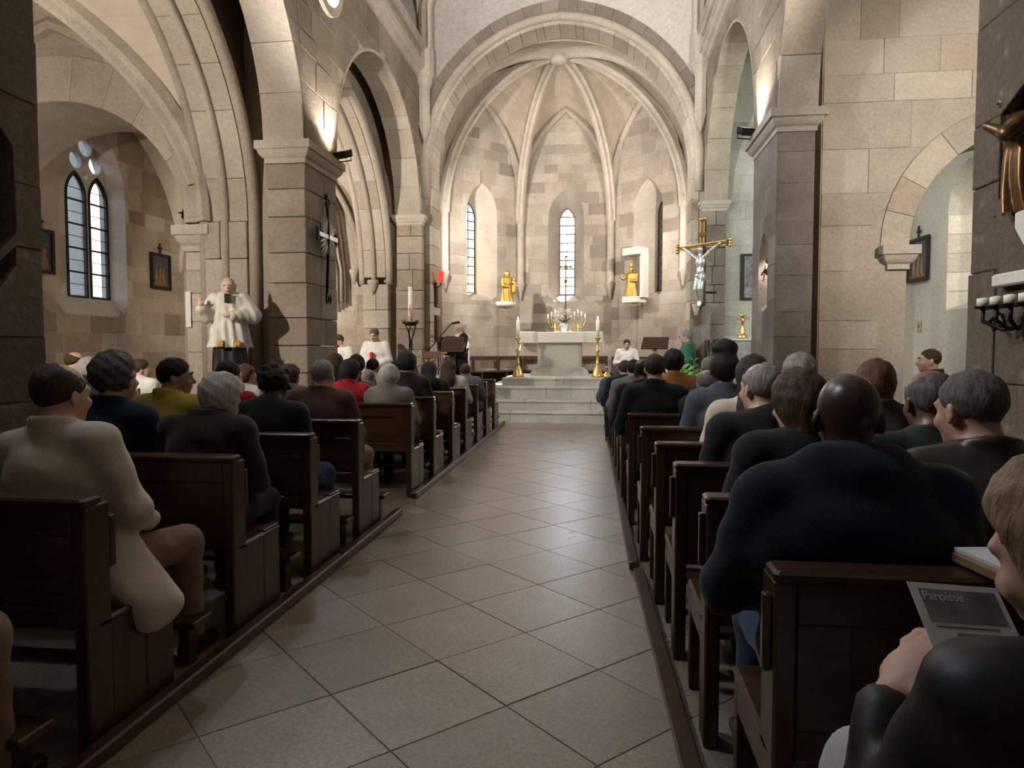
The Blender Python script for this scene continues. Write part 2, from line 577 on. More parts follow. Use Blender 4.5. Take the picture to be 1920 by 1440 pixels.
def pt_arch(c, hw, rise, spring, n=12):
    """pointed arch, right springing -> apex -> left springing"""
    if rise <= hw:
        return ell_arch(c, hw, rise, spring, 2 * n)
    d = (rise * rise - hw * hw) / (2 * hw)
    r = hw + d
    am = math.atan2(rise, d)
    right = [(c - d + r * math.cos(am * i / n), spring + r * math.sin(am * i / n)) for i in range(n + 1)]
    left = [(2 * c - x, y) for x, y in right[:-1]][::-1]
    return right + left
def voussoirs(parent, fr, inner, outer, groups, n0, n1, mat, gap=0.004, name='voussoir'):
    """wedge stones between two arch polylines (same point count); groups = how many stones"""
    m = len(inner) - 1
    for g in range(groups):
        i0, i1 = round(g * m / groups), round((g + 1) * m / groups)
        if i1 <= i0:
            continue
        pin, pout = inner[i0:i1 + 1], outer[i0:i1 + 1]
        poly = list(pin) + list(pout)[::-1]
        cx = sum(p[0] for p in poly) / len(poly)
        cy = sum(p[1] for p in poly) / len(poly)
        poly = [(p[0] + (cx - p[0]) * gap / max(0.05, math.hypot(p[0] - cx, p[1] - cy)), p[1] + (cy - p[1]) * gap / max(0.05, math.hypot(p[0] - cx, p[1] - cy))) for p in poly]
        if area2(poly) < 0:
            poly = poly[::-1]
        prism(name, fr, poly, n0, n1, mat, parent)
def moulded_block(name, x0, x1, y0, y1, z0, z1, out, mat, parent):
    """impost or capital: fillet, cyma and slab growing outwards"""
    h = z1 - z0
    mb = MB()
    prof = [(0.0, 0.15), (0.22, 0.15), (0.30, 0.42), (0.42, 0.62), (0.52, 0.72), (0.60, 0.78), (0.62, 1.0), (1.0, 1.0)]
    vs, fs = [], []
    for t, k in prof:
        e = out * k
        vs += [(x0 - e, y0 - e, z0 + h * t), (x1 + e, y0 - e, z0 + h * t), (x1 + e, y1 + e, z0 + h * t), (x0 - e, y1 + e, z0 + h * t)]
    m = len(prof)
    for r in range(m - 1):
        for i in range(4):
            j = (i + 1) % 4
            fs.append((r * 4 + i, r * 4 + j, r * 4 + 4 + j, r * 4 + 4 + i))
    fs += [(3, 2, 1, 0), (m * 4 - 4, m * 4 - 3, m * 4 - 2, m * 4 - 1)]
    return MB().add(vs, fs).build(name, mat, parent)
def grid_surf(name, fn, nu, nv, mat, parent=None, uvs=(1, 1), flip=False, smooth=True):
    vs = [fn(i / nu, j / nv) for j in range(nv + 1) for i in range(nu + 1)]
    fs = []
    for j in range(nv):
        for i in range(nu):
            q = (j * (nu + 1) + i, j * (nu + 1) + i + 1, (j + 1) * (nu + 1) + i + 1, (j + 1) * (nu + 1) + i)
            fs.append(q[::-1] if flip else q)
    o = mesh_obj(name, vs, fs, mat, parent, smooth)
    uvl = o.data.uv_layers.new(name='UVMap')
    for p in o.data.polygons:
        for li in p.loop_indices:
            vi = o.data.loops[li].vertex_index
            uvl.data[li].uv = ((vi % (nu + 1)) / nu * uvs[0], (vi // (nu + 1)) / nv * uvs[1])
    return o
def clip_convex(poly, clip):
    """Sutherland-Hodgman; clip is convex and counter-clockwise"""
    out = poly
    for i in range(len(clip)):
        a, b = clip[i], clip[(i + 1) % len(clip)]
        inp, out = out, []
        if not inp:
            return []
        def side(p):
            return (b[0] - a[0]) * (p[1] - a[1]) - (b[1] - a[1]) * (p[0] - a[0])
        for j in range(len(inp)):
            p, q = inp[j], inp[(j + 1) % len(inp)]
            sp_, sq = side(p), side(q)
            if sp_ >= 0:
                out.append(p)
            if sp_ * sq < 0:
                t = sp_ / (sp_ - sq)
                out.append((p[0] + (q[0] - p[0]) * t, p[1] + (q[1] - p[1]) * t))
    return out

# ------------------------------------------------------------------ signed distance shapes -> one continuous mesh
def sm_min(a, b, k):
    if k <= 0:
        return np.minimum(a, b)
    h = np.maximum(k - np.abs(a - b), 0) / k
    return np.minimum(a, b) - h * h * k * 0.25
class SDF:
    def __init__(s):
        s.ops = []
    def cone(s, a, b, ra, rb, k=0.03, op='u', sq=None):
        a, b = np.array(a, float), np.array(b, float)
        ab = b - a
        l2 = float(ab @ ab) or 1e-9
        r = max(ra, rb)
        lo, hi = np.minimum(a, b) - r, np.maximum(a, b) + r
        def f(X, Y, Z):
            px, py, pz = X - a[0], Y - a[1], Z - a[2]
            t = np.clip((px * ab[0] + py * ab[1] + pz * ab[2]) / l2, 0, 1)
            dx, dy, dz = px - t * ab[0], py - t * ab[1], pz - t * ab[2]
            return np.sqrt(dx * dx + dy * dy + dz * dz) - (ra + (rb - ra) * t)
        s.ops.append((op, f, lo, hi, k))
        return s
    def ell(s, c, r, k=0.03, op='u', R=None):
        c, r = np.array(c, float), np.array(r, float)
        e = max(r) if R is not None else r
        lo, hi = c - e, c + e
        Ri = np.array(R.transposed()) if R is not None else None
        def f(X, Y, Z):
            px, py, pz = X - c[0], Y - c[1], Z - c[2]
            if Ri is not None:
                px, py, pz = (Ri[0, 0] * px + Ri[0, 1] * py + Ri[0, 2] * pz, Ri[1, 0] * px + Ri[1, 1] * py + Ri[1, 2] * pz, Ri[2, 0] * px + Ri[2, 1] * py + Ri[2, 2] * pz)
            qx, qy, qz = px / r[0], py / r[1], pz / r[2]
            k0 = np.sqrt(qx * qx + qy * qy + qz * qz)
            k1 = np.sqrt((qx / r[0]) ** 2 + (qy / r[1]) ** 2 + (qz / r[2]) ** 2) + 1e-9
            return k0 * (k0 - 1) / k1
        s.ops.append((op, f, lo, hi, k))
        return s
    def box(s, c, h, k=0.01, op='u', rnd=0.0):
        c, h = np.array(c, float), np.array(h, float)
        def f(X, Y, Z):
            qx, qy, qz = np.abs(X - c[0]) - h[0] + rnd, np.abs(Y - c[1]) - h[1] + rnd, np.abs(Z - c[2]) - h[2] + rnd
            o = np.sqrt(np.maximum(qx, 0) ** 2 + np.maximum(qy, 0) ** 2 + np.maximum(qz, 0) ** 2)
            return o + np.minimum(np.maximum(qx, np.maximum(qy, qz)), 0) - rnd
        s.ops.append((op, f, c - h, c + h, k))
        return s
    def fn(s, f, lo, hi, k=0.03, op='u'):
        s.ops.append((op, f, np.array(lo, float), np.array(hi, float), k))
        return s
    def warp(s, f):
        s.ops.append(('w', f, None, None, 0))
        return s
    def mesh(s, name, vox, mat, parent=None, loc=None, rz=0.0):
        us = [o for o in s.ops if o[0] == 'u']
        pad = 3 * vox + 0.01
        lo = np.min([o[2] for o in us], axis=0) - pad
        hi = np.max([o[3] for o in us], axis=0) + pad
        n = np.maximum(np.ceil((hi - lo) / vox).astype(int) + 1, 4)
        ax = [(lo[i] + np.arange(n[i]) * vox).astype(np.float32) for i in range(3)]
        Fd = np.full(tuple(n), 0.25, np.float32)
        for op, f, a, b, k in s.ops:
            if op == 'w':
                X, Y, Z = ax[0][:, None, None], ax[1][None, :, None], ax[2][None, None, :]
                near = np.abs(Fd) < 0.08
                idx = np.nonzero(near)
                Fd[idx] = Fd[idx] + f(ax[0][idx[0]], ax[1][idx[1]], ax[2][idx[2]])
                continue
            m = max(k, 3 * vox) + 2 * vox
            sl = []
            for i in range(3):
                i0 = int(np.clip(math.floor((a[i] - m - lo[i]) / vox), 0, n[i]))
                i1 = int(np.clip(math.ceil((b[i] + m - lo[i]) / vox) + 1, 0, n[i]))
                sl.append(slice(i0, i1))
            if any(q.stop - q.start < 1 for q in sl):
                continue
            X, Y, Z = ax[0][sl[0]][:, None, None], ax[1][sl[1]][None, :, None], ax[2][sl[2]][None, None, :]
            d = f(X, Y, Z).astype(np.float32)
            sub = Fd[tuple(sl)]
            if op == 'u':
                Fd[tuple(sl)] = sm_min(sub, d, k)
            elif op == 's':
                Fd[tuple(sl)] = -sm_min(-sub, d, k)
            elif op == 'i':
                Fd[tuple(sl)] = np.maximum(sub, d)
        return nets(name, Fd, lo, vox, mat, parent, loc, rz)
def nets(name, F, lo, vox, mat, parent=None, loc=None, rz=0.0):
    F[0], F[-1] = 1, 1
    F[:, 0], F[:, -1] = 1, 1
    F[:, :, 0], F[:, :, -1] = 1, 1
    S = F < 0
    nx, ny, nz = F.shape
    cs = np.zeros((nx - 1, ny - 1, nz - 1), np.int8)
    for i in (0, 1):
        for j in (0, 1):
            for k in (0, 1):
                cs += S[i:nx - 1 + i, j:ny - 1 + j, k:nz - 1 + k]
    act = (cs > 0) & (cs < 8)
    ci = np.argwhere(act)
    m = len(ci)
    ids = np.full(act.shape, -1, np.int64)
    ids[act] = np.arange(m)
    acc = np.zeros((m, 3), np.float64)
    cnt = np.zeros(m)
    cor = [(i, j, k) for i in (0, 1) for j in (0, 1) for k in (0, 1)]
    val = {c: F[ci[:, 0] + c[0], ci[:, 1] + c[1], ci[:, 2] + c[2]] for c in cor}
    for c in cor:
        for a in range(3):
            if c[a] == 0:
                d = list(c)
                d[a] = 1
                d = tuple(d)
                v0, v1 = val[c], val[d]
                cr = (v0 < 0) != (v1 < 0)
                t = np.where(cr, v0 / np.where(cr, v0 - v1, 1), 0)
                p = np.tile(np.array(c, float), (m, 1))
                p[:, a] = t
                acc[cr] += p[cr]
                cnt[cr] += 1
    pos = (ci + acc / np.maximum(cnt, 1)[:, None]) * vox + lo
    quads = []
    for a in range(3):
        b, c = (a + 1) % 3, (a + 2) % 3
        s0 = [slice(None)] * 3
        s1 = [slice(None)] * 3
        s0[a], s1[a] = slice(0, -1), slice(1, None)
        A, B = S[tuple(s0)], S[tuple(s1)]
        e = np.argwhere(A != B)
        if len(e) == 0:
            continue
        good = (e[:, b] > 0) & (e[:, c] > 0) & (e[:, b] < F.shape[b] - 1) & (e[:, c] < F.shape[c] - 1)
        e = e[good]
        def cell(db, dc):
            q = e.copy()
            q[:, b] += db
            q[:, c] += dc
            return ids[q[:, 0], q[:, 1], q[:, 2]]
        q = np.stack([cell(-1, -1), cell(0, -1), cell(0, 0), cell(-1, 0)], 1)
        inside = A[e[:, 0], e[:, 1], e[:, 2]]
        q[~inside] = q[~inside][:, ::-1]
        quads.append(q)
    quads = np.concatenate(quads) if quads else np.zeros((0, 4), int)
    me = bpy.data.meshes.new(name)
    me.vertices.add(m)
    me.vertices.foreach_set('co', pos.astype(np.float32).ravel())
    nq = len(quads)
    me.loops.add(nq * 4)
    me.loops.foreach_set('vertex_index', quads.astype(np.int32).ravel())
    me.polygons.add(nq)
    me.polygons.foreach_set('loop_start', np.arange(0, nq * 4, 4, dtype=np.int32))
    me.polygons.foreach_set('loop_total', np.full(nq, 4, np.int32))
    me.polygons.foreach_set('use_smooth', np.ones(nq, bool))
    me.update(calc_edges=True)
    if mat is not None:
        me.materials.append(M_(mat))
    o = bpy.data.objects.new(name, me)
    C.objects.link(o)
    if parent is not None:
        o.parent = parent
    if loc is not None:
        o.location = loc
    o.rotation_euler = (0, 0, rz)
    return o
# ================================================================== the building
XL, XR, TL, TR = -3.47, 1.90, 0.48, 0.39
YA, YB, ZF = 13.65, 14.24, 0.38          # triumphal wall front and back, choir floor height
AX, AY, AP = -0.90, 15.43, 2.87           # apse octagon: centre and apothem
rs = random.Random(11)
ex, ey, ez = V((1, 0, 0)), V((0, 1, 0)), V((0, 0, 1))
def fY(y):
    return Fr((0, y, 0), ex, ez, -ey)
def fX(x, s):
    return Fr((x, 0, 0), ey, ez, ex * s)
def parr(c, hw, rise, spring):
    if rise <= hw:
        return lambda t: spring + rise * math.sqrt(max(0, 1 - ((t - c) / hw) ** 2))
    d = (rise * rise - hw * hw) / (2 * hw)
    r = hw + d
    return lambda t: spring + math.sqrt(max(0.0, r * r - (d + abs(t - c)) ** 2)) if abs(t - c) < hw else spring
def holed(name, fr, u0, u1, v0, v1, arch, vb, n0, n1, mat, parent):
    k = len(arch) // 2
    uc = arch[k][0]
    R, Lh = arch[:k + 1], arch[k:]
    if vb <= v0:
        pr = [(R[0][0], v0), (u1, v0), (u1, v1), (uc, v1)] + R[::-1]
        pl = [(u0, v0), (Lh[-1][0], v0)] + Lh[::-1] + [(uc, v1), (u0, v1)]
    else:
        pr = [(uc, v0), (u1, v0), (u1, v1), (uc, v1)] + R[::-1] + [(R[0][0], vb), (uc, vb)]
        pl = [(uc, v0), (uc, vb), (Lh[-1][0], vb)] + Lh[::-1] + [(uc, v1), (u0, v1), (u0, v0)]
    prism(name, fr, pr, n0, n1, mat, parent)
    prism(name, fr, pl, n0, n1, mat, parent)
def push_arch(c, hw, rise, spring, vb=-9, grow=0.0):
    """moves points lying in an arched opening to its edge"""
    f = parr(c, hw + grow, rise + grow, spring)
    def push(a, b):
        if abs(a - c) >= hw + grow or b <= vb or b >= f(a):
            return a, b
        dx = hw + grow - abs(a - c)
        dz = f(a) - b
        db = b - vb
        if b <= spring:
            if db < dx and vb > -5:
                return a, vb
            return (c + (hw + grow) * (1 if a > c else -1)), b
        v = V((a - c, b - spring))
        if v.length < 1e-4:
            v = V((0, 1))
        s0, s1 = 1.0, 6.0
        for _ in range(24):
            s = (s0 + s1) / 2
            x, y = v.x * s, v.y * s
            if abs(x) < hw + grow and spring + y < f(c + x):
                s0 = s
            else:
                s1 = s
        return c + v.x * s1, spring + v.y * s1
    return push
def chain(*ps):
    def push(a, b):
        for p in ps:
            a, b = p(a, b)
        return a, b
    return push
def reveal(name, fr, o1, n1, o2, n2, mat, parent):
    m = len(o1)
    vs = [fr.P(a, b, n1) for a, b in o1] + [fr.P(a, b, n2) for a, b in o2]
    fs = [(i, (i + 1) % m, m + (i + 1) % m, m + i) for i in range(m)]
    return mesh_obj(name, vs, fs, mat, parent)
def lancet_outline(c, hw, vb, spring, rise, n=8):
    return [(c + hw, vb)] + pt_arch(c, hw, rise, spring, n) + [(c - hw, vb)]
WIN = [0]
def lancet(fr, c, hw, vb, spring, rise, n, cols, rows, label, tint, bar=0.015):
    """leaded window: root frame with a pane object per opening and a bar object per lead"""
    WIN[0] += 1
    out = lancet_outline(c, hw, vb, spring, rise)
    root = empty('window_%d' % WIN[0])
    struct(root, label)
    vs, fs = [], []
    inn = lancet_outline(c, hw - 0.02, vb + 0.02, spring, rise - 0.02)
    m = len(out)
    for o_, d in ((out, 0.015), (inn, 0.015), (inn, -0.015), (out, -0.015)):
        vs += [fr.P(a, b, n + d) for a, b in o_]
    for r in range(4):
        for i in range(m):
            j = (i + 1) % m
            q = (r + 1) % 4
            fs.append((r * m + i, r * m + j, q * m + j, q * m + i))
    mesh_obj('window_frame', vs, fs, 'lead', root)
    top = spring + rise
    us = [c - hw + 2 * hw * i / cols for i in range(cols + 1)]
    vz = [vb + (top - vb) * i / rows for i in range(rows + 1)]
    for i in range(cols):
        for j in range(rows):
            cell = [(us[i], vz[j]), (us[i + 1], vz[j]), (us[i + 1], vz[j + 1]), (us[i], vz[j + 1])]
            p = clip_convex(cell, out)
            if len(p) >= 3 and abs(area2(p)) > 0.002:
                mesh_obj('pane', [fr.P(a, b, n) for a, b in p], [tuple(range(len(p)))], tint((j + 0.5) / rows, i), root)
    f = parr(c, hw, rise, spring)
    for j in range(1, rows):
        z = vz[j]
        w_ = hw
        if z > spring:
            lo, hi = 0.0, hw
            for _ in range(20):
                md = (lo + hi) / 2
                if f(c + md) > z: lo = md
                else: hi = md
            w_ = lo
        prism('glazing_bar', fr, [(c - w_, z - bar), (c + w_, z - bar), (c + w_, z + bar), (c - w_, z + bar)], n - 0.012, n + 0.012, 'lead', root)
    for i in range(1, cols):
        prism('glazing_bar', fr, [(us[i] - bar * .6, vb), (us[i] + bar * .6, vb), (us[i] + bar * .6, f(us[i])), (us[i] - bar * .6, f(us[i]))], n - 0.012, n + 0.012, 'lead', root)
    return root
glass_mat('glass_blue', (0.45, 0.72, 0.95))
glass_mat('glass_warm', (1.0, 0.86, 0.66))
RIBP = [(0.06, -0.12), (-0.05, -0.12), (-0.09, -0.06), (-0.15, -0.045), (-0.17, 0), (-0.15, 0.045), (-0.09, 0.06), (-0.05, 0.12), (0.06, 0.12)]
def rib_prof(s):
    return [(a * s, b * s) for a, b in RIBP]

# ---------------------------------------------------------------- floor
floor = MB().box(-9.2, 6.3, -3, 19.4, -0.2, -0.006).build('floor', 'floor_joint')
struct(floor, 'worn stone floor of large diagonal slabs')
D = 0.3465
for i in range(-9, 9):
    for j in range(-9, 27):
        if (i + j) % 2 == 0:
            cx, cy = -0.345 + D * i, 3.97 + D * (j + 1)
            if not (XL - 0.1 < cx < XR + 0.25 and 0.7 < cy < 12.95):
                continue
            g = D - 0.0025
            slab('floor_slab', Fr((cx, cy, 0), ex, ey, ez), [(g, 0), (0, g), (-g, 0), (0, -g)], -0.02, rs.uniform(-0.0008, 0.0008), 0.002, 'floor_slab', floor)
MB().box(-9.1, XL - 0.12, -3, 13.6, -0.1, -0.003).build('aisle_paving', 'floor_slab', floor)
MB().box(XR + 0.2, 6.2, -3, 13.6, -0.1, -0.003).build('aisle_paving', 'floor_slab', floor)
MB().box(XL - 0.12, XR + 0.2, -3, 0.5, -0.1, -0.003).build('nave_paving', 'floor_slab', floor)

# ---------------------------------------------------------------- nave walls with their arcades
def arcade(name, X, s, T, A, B, p0, p1, label, pier_mat):
    """A, B: (y0, y1, spring, rise) of the two arches in view"""
    fr = fX(X, s)
    wall = empty(name)
    struct(wall, label)
    aa = pt_arch((A[0] + A[1]) / 2, (A[1] - A[0]) / 2, A[3], A[2])
    bb = pt_arch((B[0] + B[1]) / 2, (B[1] - B[0]) / 2, B[3], B[2])
    poly = [(-3, A[2]), (A[0], A[2])] + aa[::-1][1:-1] + [(A[1], A[2]), (B[0], B[2])] + bb[::-1][1:-1] + [(B[1], B[2]), (YB, B[2]), (YB, 7.1), (-3, 7.1)]
    prism('spandrel', fr, poly, -T, 0, 'mortar', wall)
    for q, pts in ((A, aa), (B, bb)):
        c, hw = (q[0] + q[1]) / 2, (q[1] - q[0]) / 2
        inn = pt_arch(c, hw - 0.04, q[3] - 0.04, q[2])
        voussoirs(wall, fr, inn, pts, 13, -T - 0.012, 0.006, 'ashlar_pale' if s > 0 else 'ashlar')
    ca, cb = (A[0] + A[1]) / 2, (B[0] + B[1]) / 2
    ashlar(wall, fr, 4.2, 13.5, min(A[2], B[2]), 6.5, 0.3, 0.52, 'plaster_rough', push=chain(push_arch(ca, (A[1] - A[0]) / 2, A[3], A[2], -9, 0.01), push_arch(cb, (B[1] - B[0]) / 2, B[3], B[2], -9, 0.01)), split=[ca, cb], keep=lambda a, b: b > A[2] + 0.02 or p1[0] < a < p1[1] or a > 13.4, proud=0.008, gap=0.012, rng=rs, name='rubble_block')
    MB().box(X - (T if s > 0 else 0), X + (T if s < 0 else 0), -3, p0[0], 0, A[2]).build('wall_back', 'pier_rough', wall)
    return fr, wall
def xr(X, s, T, a=0.0, b=1.0):
    """x interval from the nave face inwards"""
    q = sorted((X - s * T * a, X - s * T * b))
    return q[0], q[1]
frL, wl = arcade('wall_left', XL, 1, TL, (4.03, 8.05, 3.80, 2.2), (9.04, 13.45, 3.95, 2.05), (2.9, 4.03), (8.05, 9.04), 'left nave wall of pale limestone with round arches on piers', 'ashlar')
frR, wr = arcade('wall_right', XR, -1, TR, (3.91, 8.05, 3.93, 2.2), (9.23, 13.45, 4.07, 2.13), (2.8, 3.91), (8.05, 9.23), 'right nave wall of grey-brown limestone with round arches on piers', 'pier_grey')
stack(wl, XL - TL, XL, 8.05, 9.04, 0, 3.55, 0.36, 'ashlar', rs)
moulded_block('impost', XL - TL, XL, 8.05, 9.04, 3.55, 3.80, 0.1, 'trim_stone', wl)
stack(wl, XL - TL, XL + 0.03, 13.45, 14.2, ZF, 3.77, 0.36, 'ashlar', rs, split='x')
moulded_block('impost', XL - TL, XL + 0.03, 13.45, 14.2, 3.76, 3.95, 0.07, 'trim_stone', wl)
stack(wr, XR - 0.03, XR + TR, 13.45, 14.2, ZF, 3.9, 0.36, 'pier_grey', rs, split='x')
moulded_block('impost', XR - 0.03, XR + TR, 13.45, 14.2, 3.89, 4.07, 0.07, 'trim_stone', wr)
# near piers with a dark round-headed niche
for X, s, T, wall, y0, y1, uc, hw, sp in ((XL, 1, TL, wl, 2.9, 4.03, 3.42, 0.40, 2.55), (XR, -1, TR, wr, 2.8, 3.91, 3.26, 0.40, 2.55)):
    fr = fX(X, s)
    x0, x1 = xr(X, s, T, 0.75, 1.0)
    MB().box(x0, x1, y0, y1, 0, 3.95).build('pier_back', 'pier_rough', wall)
    ar = pt_arch(uc, hw, 0.42, sp)
    holed('pier_face', fr, y0, y1, 0, 3.95, ar, 1.62, -T * 0.75, -0.01, 'pier_rough', wall)
    ashlar(wall, fr, y0, y1, 0, 3.95, 0.42, 0.7, 'pier_rough', push=push_arch(uc, hw, 0.42, sp, 1.62, 0.01), split=uc, proud=0.016, rng=rs)
    far = Fr((0, y1, 0), ex, ez, ey)
    a0, a1 = xr(X, s, T)
    ashlar(wall, far, a0, a1, 0, 3.9, 0.42, 0.6, 'pier_rough', rng=rs)
# right pier at mid-nave, with a lit niche in the nave face
x0, x1 = xr(XR, -1, TR, 0.7, 1.0)
MB().box(x0, x1, 8.06, 9.22, 0, 3.7).build('pier_back', 'pier_grey', wr)
NICHE = (8.64, 0.235, 1.80, 2.30, 0.42)      # y, half width, sill, spring, rise
nar = pt_arch(NICHE[0], NICHE[1], NICHE[4], NICHE[3])
holed('pier_face', frR, 8.06, 9.22, 0, 3.7, nar, NICHE[2], -TR * 0.7, 0.004, 'pier_grey', wr)
ashlar(wr, frR, 8.05, 9.23, 0, 3.7, 0.37, 0.6, 'pier_grey', push=push_arch(NICHE[0], NICHE[1], NICHE[4], NICHE[3], NICHE[2], 0.01), split=NICHE[0], keep=lambda a, b: not (abs(a - NICHE[0]) < 0.42 and 1.62 < b < 2.95), rng=rs)
ashlar(wr, fY(8.06), XR, XR + TR, 0, 3.7, 0.34, 0.9, 'pier_grey', rng=rs)
moulded_block('impost', XR, XR + TR, 8.05, 9.23, 3.70, 3.93, 0.1, 'trim_stone', wr)
# cornices
for X, s in ((XL, 1), (XR, -1)):
    for k, (z, h, o_) in enumerate(((6.52, 0.2, 0.16), (6.90, 0.15, 0.2))):
        prof = [(0, 0), (0.25, 0.05), (0.3, 0.35), (0.65, 0.45), (0.8, 0.7), (1.0, 0.75), (1.0, 1.0), (0, 1.0)]
        p2 = [(X + s * o_ * a, z + h * b) for a, b in prof]
        m = len(p2)
        vs = [(x, -3, zz) for x, zz in p2] + [(x, 13.64, zz) for x, zz in p2]
        fs = [(i, (i + 1) % m, m + (i + 1) % m, m + i) for i in range(m)] + [tuple(range(m - 1, -1, -1)), tuple(range(m, 2 * m))]
        t = mesh_obj('trim_%d' % (1 + k + (0 if s > 0 else 2)), vs, fs, 'trim_stone')
        struct(t, 'moulded stone cornice along the %s nave wall' % ('left' if s > 0 else 'right'))
    # corbelled corner shaft
    sh = MB().lathe([(0.01, 5.33), (0.06, 5.45), (0.11, 5.62), (0.13, 5.66), (0.11, 5.70), (0.11, 6.36), (0.15, 6.42), (0.15, 6.50), (0.19, 6.54), (0.19, 7.06)], (X + s * 0.1, 13.42, 0), 8)
    o = sh.build('corner_shaft', 'trim_stone', wl if s > 0 else wr)

# ---------------------------------------------------------------- triumphal arch wall
CXA = -0.80
wt = empty('wall_far')
struct(wt, 'plastered wall over the wide pointed chancel arch')
arch_in = pt_arch(CXA, 2.5, 2.62, 4.9, 26)
holed('arch_wall', fY(YA), XL - 0.5, XR + 0.45, 0, 10.4, arch_in, 0, -(YB - YA), 0, 'plaster_grey', wt)
ring_i = pt_arch(CXA, 2.68, 2.82, 4.9, 26)
ring_o = pt_arch(CXA, 2.88, 3.05, 4.9, 26)
voussoirs(wt, fY(YA), ring_i, ring_o, 26, -0.02, 0.03, 'ring_stone')
face_i = pt_arch(CXA, 2.47, 2.59, 4.9, 26)
face_o = pt_arch(CXA, 2.56, 2.68, 4.9, 26)
voussoirs(wt, fY(YA), face_i, face_o, 30, -(YB - YA), 0.012, 'ashlar_pale')
MB().tube([(a, YA - 0.02, b) for a, b in [(CXA + 2.62, 4.3)] + pt_arch(CXA, 2.62, 2.74, 4.9, 26) + [(CXA - 2.62, 4.3)]], 0.085, 10).build('arch_roll', 'rib_stone', wt, True)
for s in (-1, 1):
    for k in range(12):
        MB().box(min(CXA + s * 2.47, CXA + s * 2.62), max(CXA + s * 2.47, CXA + s * 2.62), YA - 0.015, YB, ZF + k * 0.377 + 0.004, ZF + (k + 1) * 0.377 - 0.004, 0.006).build('jamb_stone', 'ashlar_pale' if k % 3 else 'ashlar', wt)

# ---------------------------------------------------------------- apse
wa = empty('wall_apse')
struct(wa, 'five-sided stone apse with ribbed vault')
h_ = AP * math.tan(math.pi / 8)
ring = [(AX - AP, YB), (AX - AP, AY + h_), (AX - h_, AY + AP), (AX + h_, AY + AP), (AX + AP, AY + h_), (AX + AP, YB)]
ZS, ZK = 4.6, 7.72
FSP, FRI = 5.15, 2.3
names = ['left side', 'left oblique', 'centre', 'right oblique', 'right side']
def tintL(t, i):
    return 'glass_blue' if t > 0.72 + 0.08 * i else ('glass_warm' if t < 0.55 else 'glass')
tints = {1: tintL, 2: (lambda t, i: 'glass'), 3: (lambda t, i: 'glass_unlit')}
apse_fr = []
for k in range(5):
    a, b = V((*ring[k], 0)), V((*ring[k + 1], 0))
    u = (b - a).normalized()
    ln = (b - a).length
    fr = Fr(a, u, ez, u.cross(ez))
    apse_fr.append((fr, ln))
    side = empty('wall_apse_%s' % ('side_left', 'oblique_left', 'back', 'oblique_right', 'side_right')[k])
    struct(side, '%s wall of the apse in pale stone blocks' % names[k])
    fm = parr(ln / 2, ln / 2, FRI if k in (1, 2, 3) else 2.2, FSP)
    kp = lambda q, z, fm=fm: z < fm(q) + 0.35
    if k in (1, 2, 3):
        c = ln / 2 + (0.02 if k == 2 else 0)
        ar = pt_arch(c, 0.46, 0.75, 4.72)
        holed('wall_face', fr, 0, ln, 0, 9, ar, 2.58, -0.72, 0, 'mortar', side)
        ashlar(side, fr, 0, ln, ZF, 7.9, 0.265, 0.52, 'apse_stone', push=push_arch(c, 0.46, 0.75, 4.72, 2.58, 0.0), split=c, keep=kp, proud=0.006, rng=rs)
        o1 = lancet_outline(c, 0.46, 2.58, 4.72, 0.75)
        o2 = lancet_outline(c, 0.205, 2.80, 4.72, 0.36)
        reveal('window_splay', fr, o1, 0.004, o2, -0.62, 'ashlar_pale', side)
        lancet(fr, c, 0.205, 2.80, 4.72, 0.36, -0.62, 2, 10, '%s lancet window of the apse, %s' % (names[k], {1: 'bluish leaded glass', 2: 'glaring white leaded glass', 3: 'leaded glass tinted dark for lack of outside light'}[k]), tints[k])
    else:
        prism('wall_face', fr, [(0, 0), (ln, 0), (ln, 9), (0, 9)], -0.5, 0, 'mortar', side)
        ashlar(side, fr, 0, ln, ZF, 7.4, 0.27, 0.5, 'apse_stone', keep=kp, proud=0.006, rng=rs)
    # wall rib
    pts = [fr.P(q, z, 0.02) for q, z in [(ln, FSP - 0.5)] + pt_arch(ln / 2, ln / 2, FRI if k in (1, 2, 3) else 2.2, FSP) + [(0, FSP - 0.5)]]
    MB().sweep(pts, [(-0.06, -0.09), (0.07, -0.09), (0.12, 0.0), (0.07, 0.09), (-0.06, 0.09)], fr.n).build('wall_rib', 'rib_stone', side)
# dark outbuilding outside the right oblique window
fr3, ln3 = apse_fr[3]
prism('wall_annex', fr3, [(-1.5, 0), (ln3 + 2, 0), (ln3 + 2, 9), (-1.5, 9)], -1.7, -1.5, 'pier_rough', None)['kind'] = 'structure'
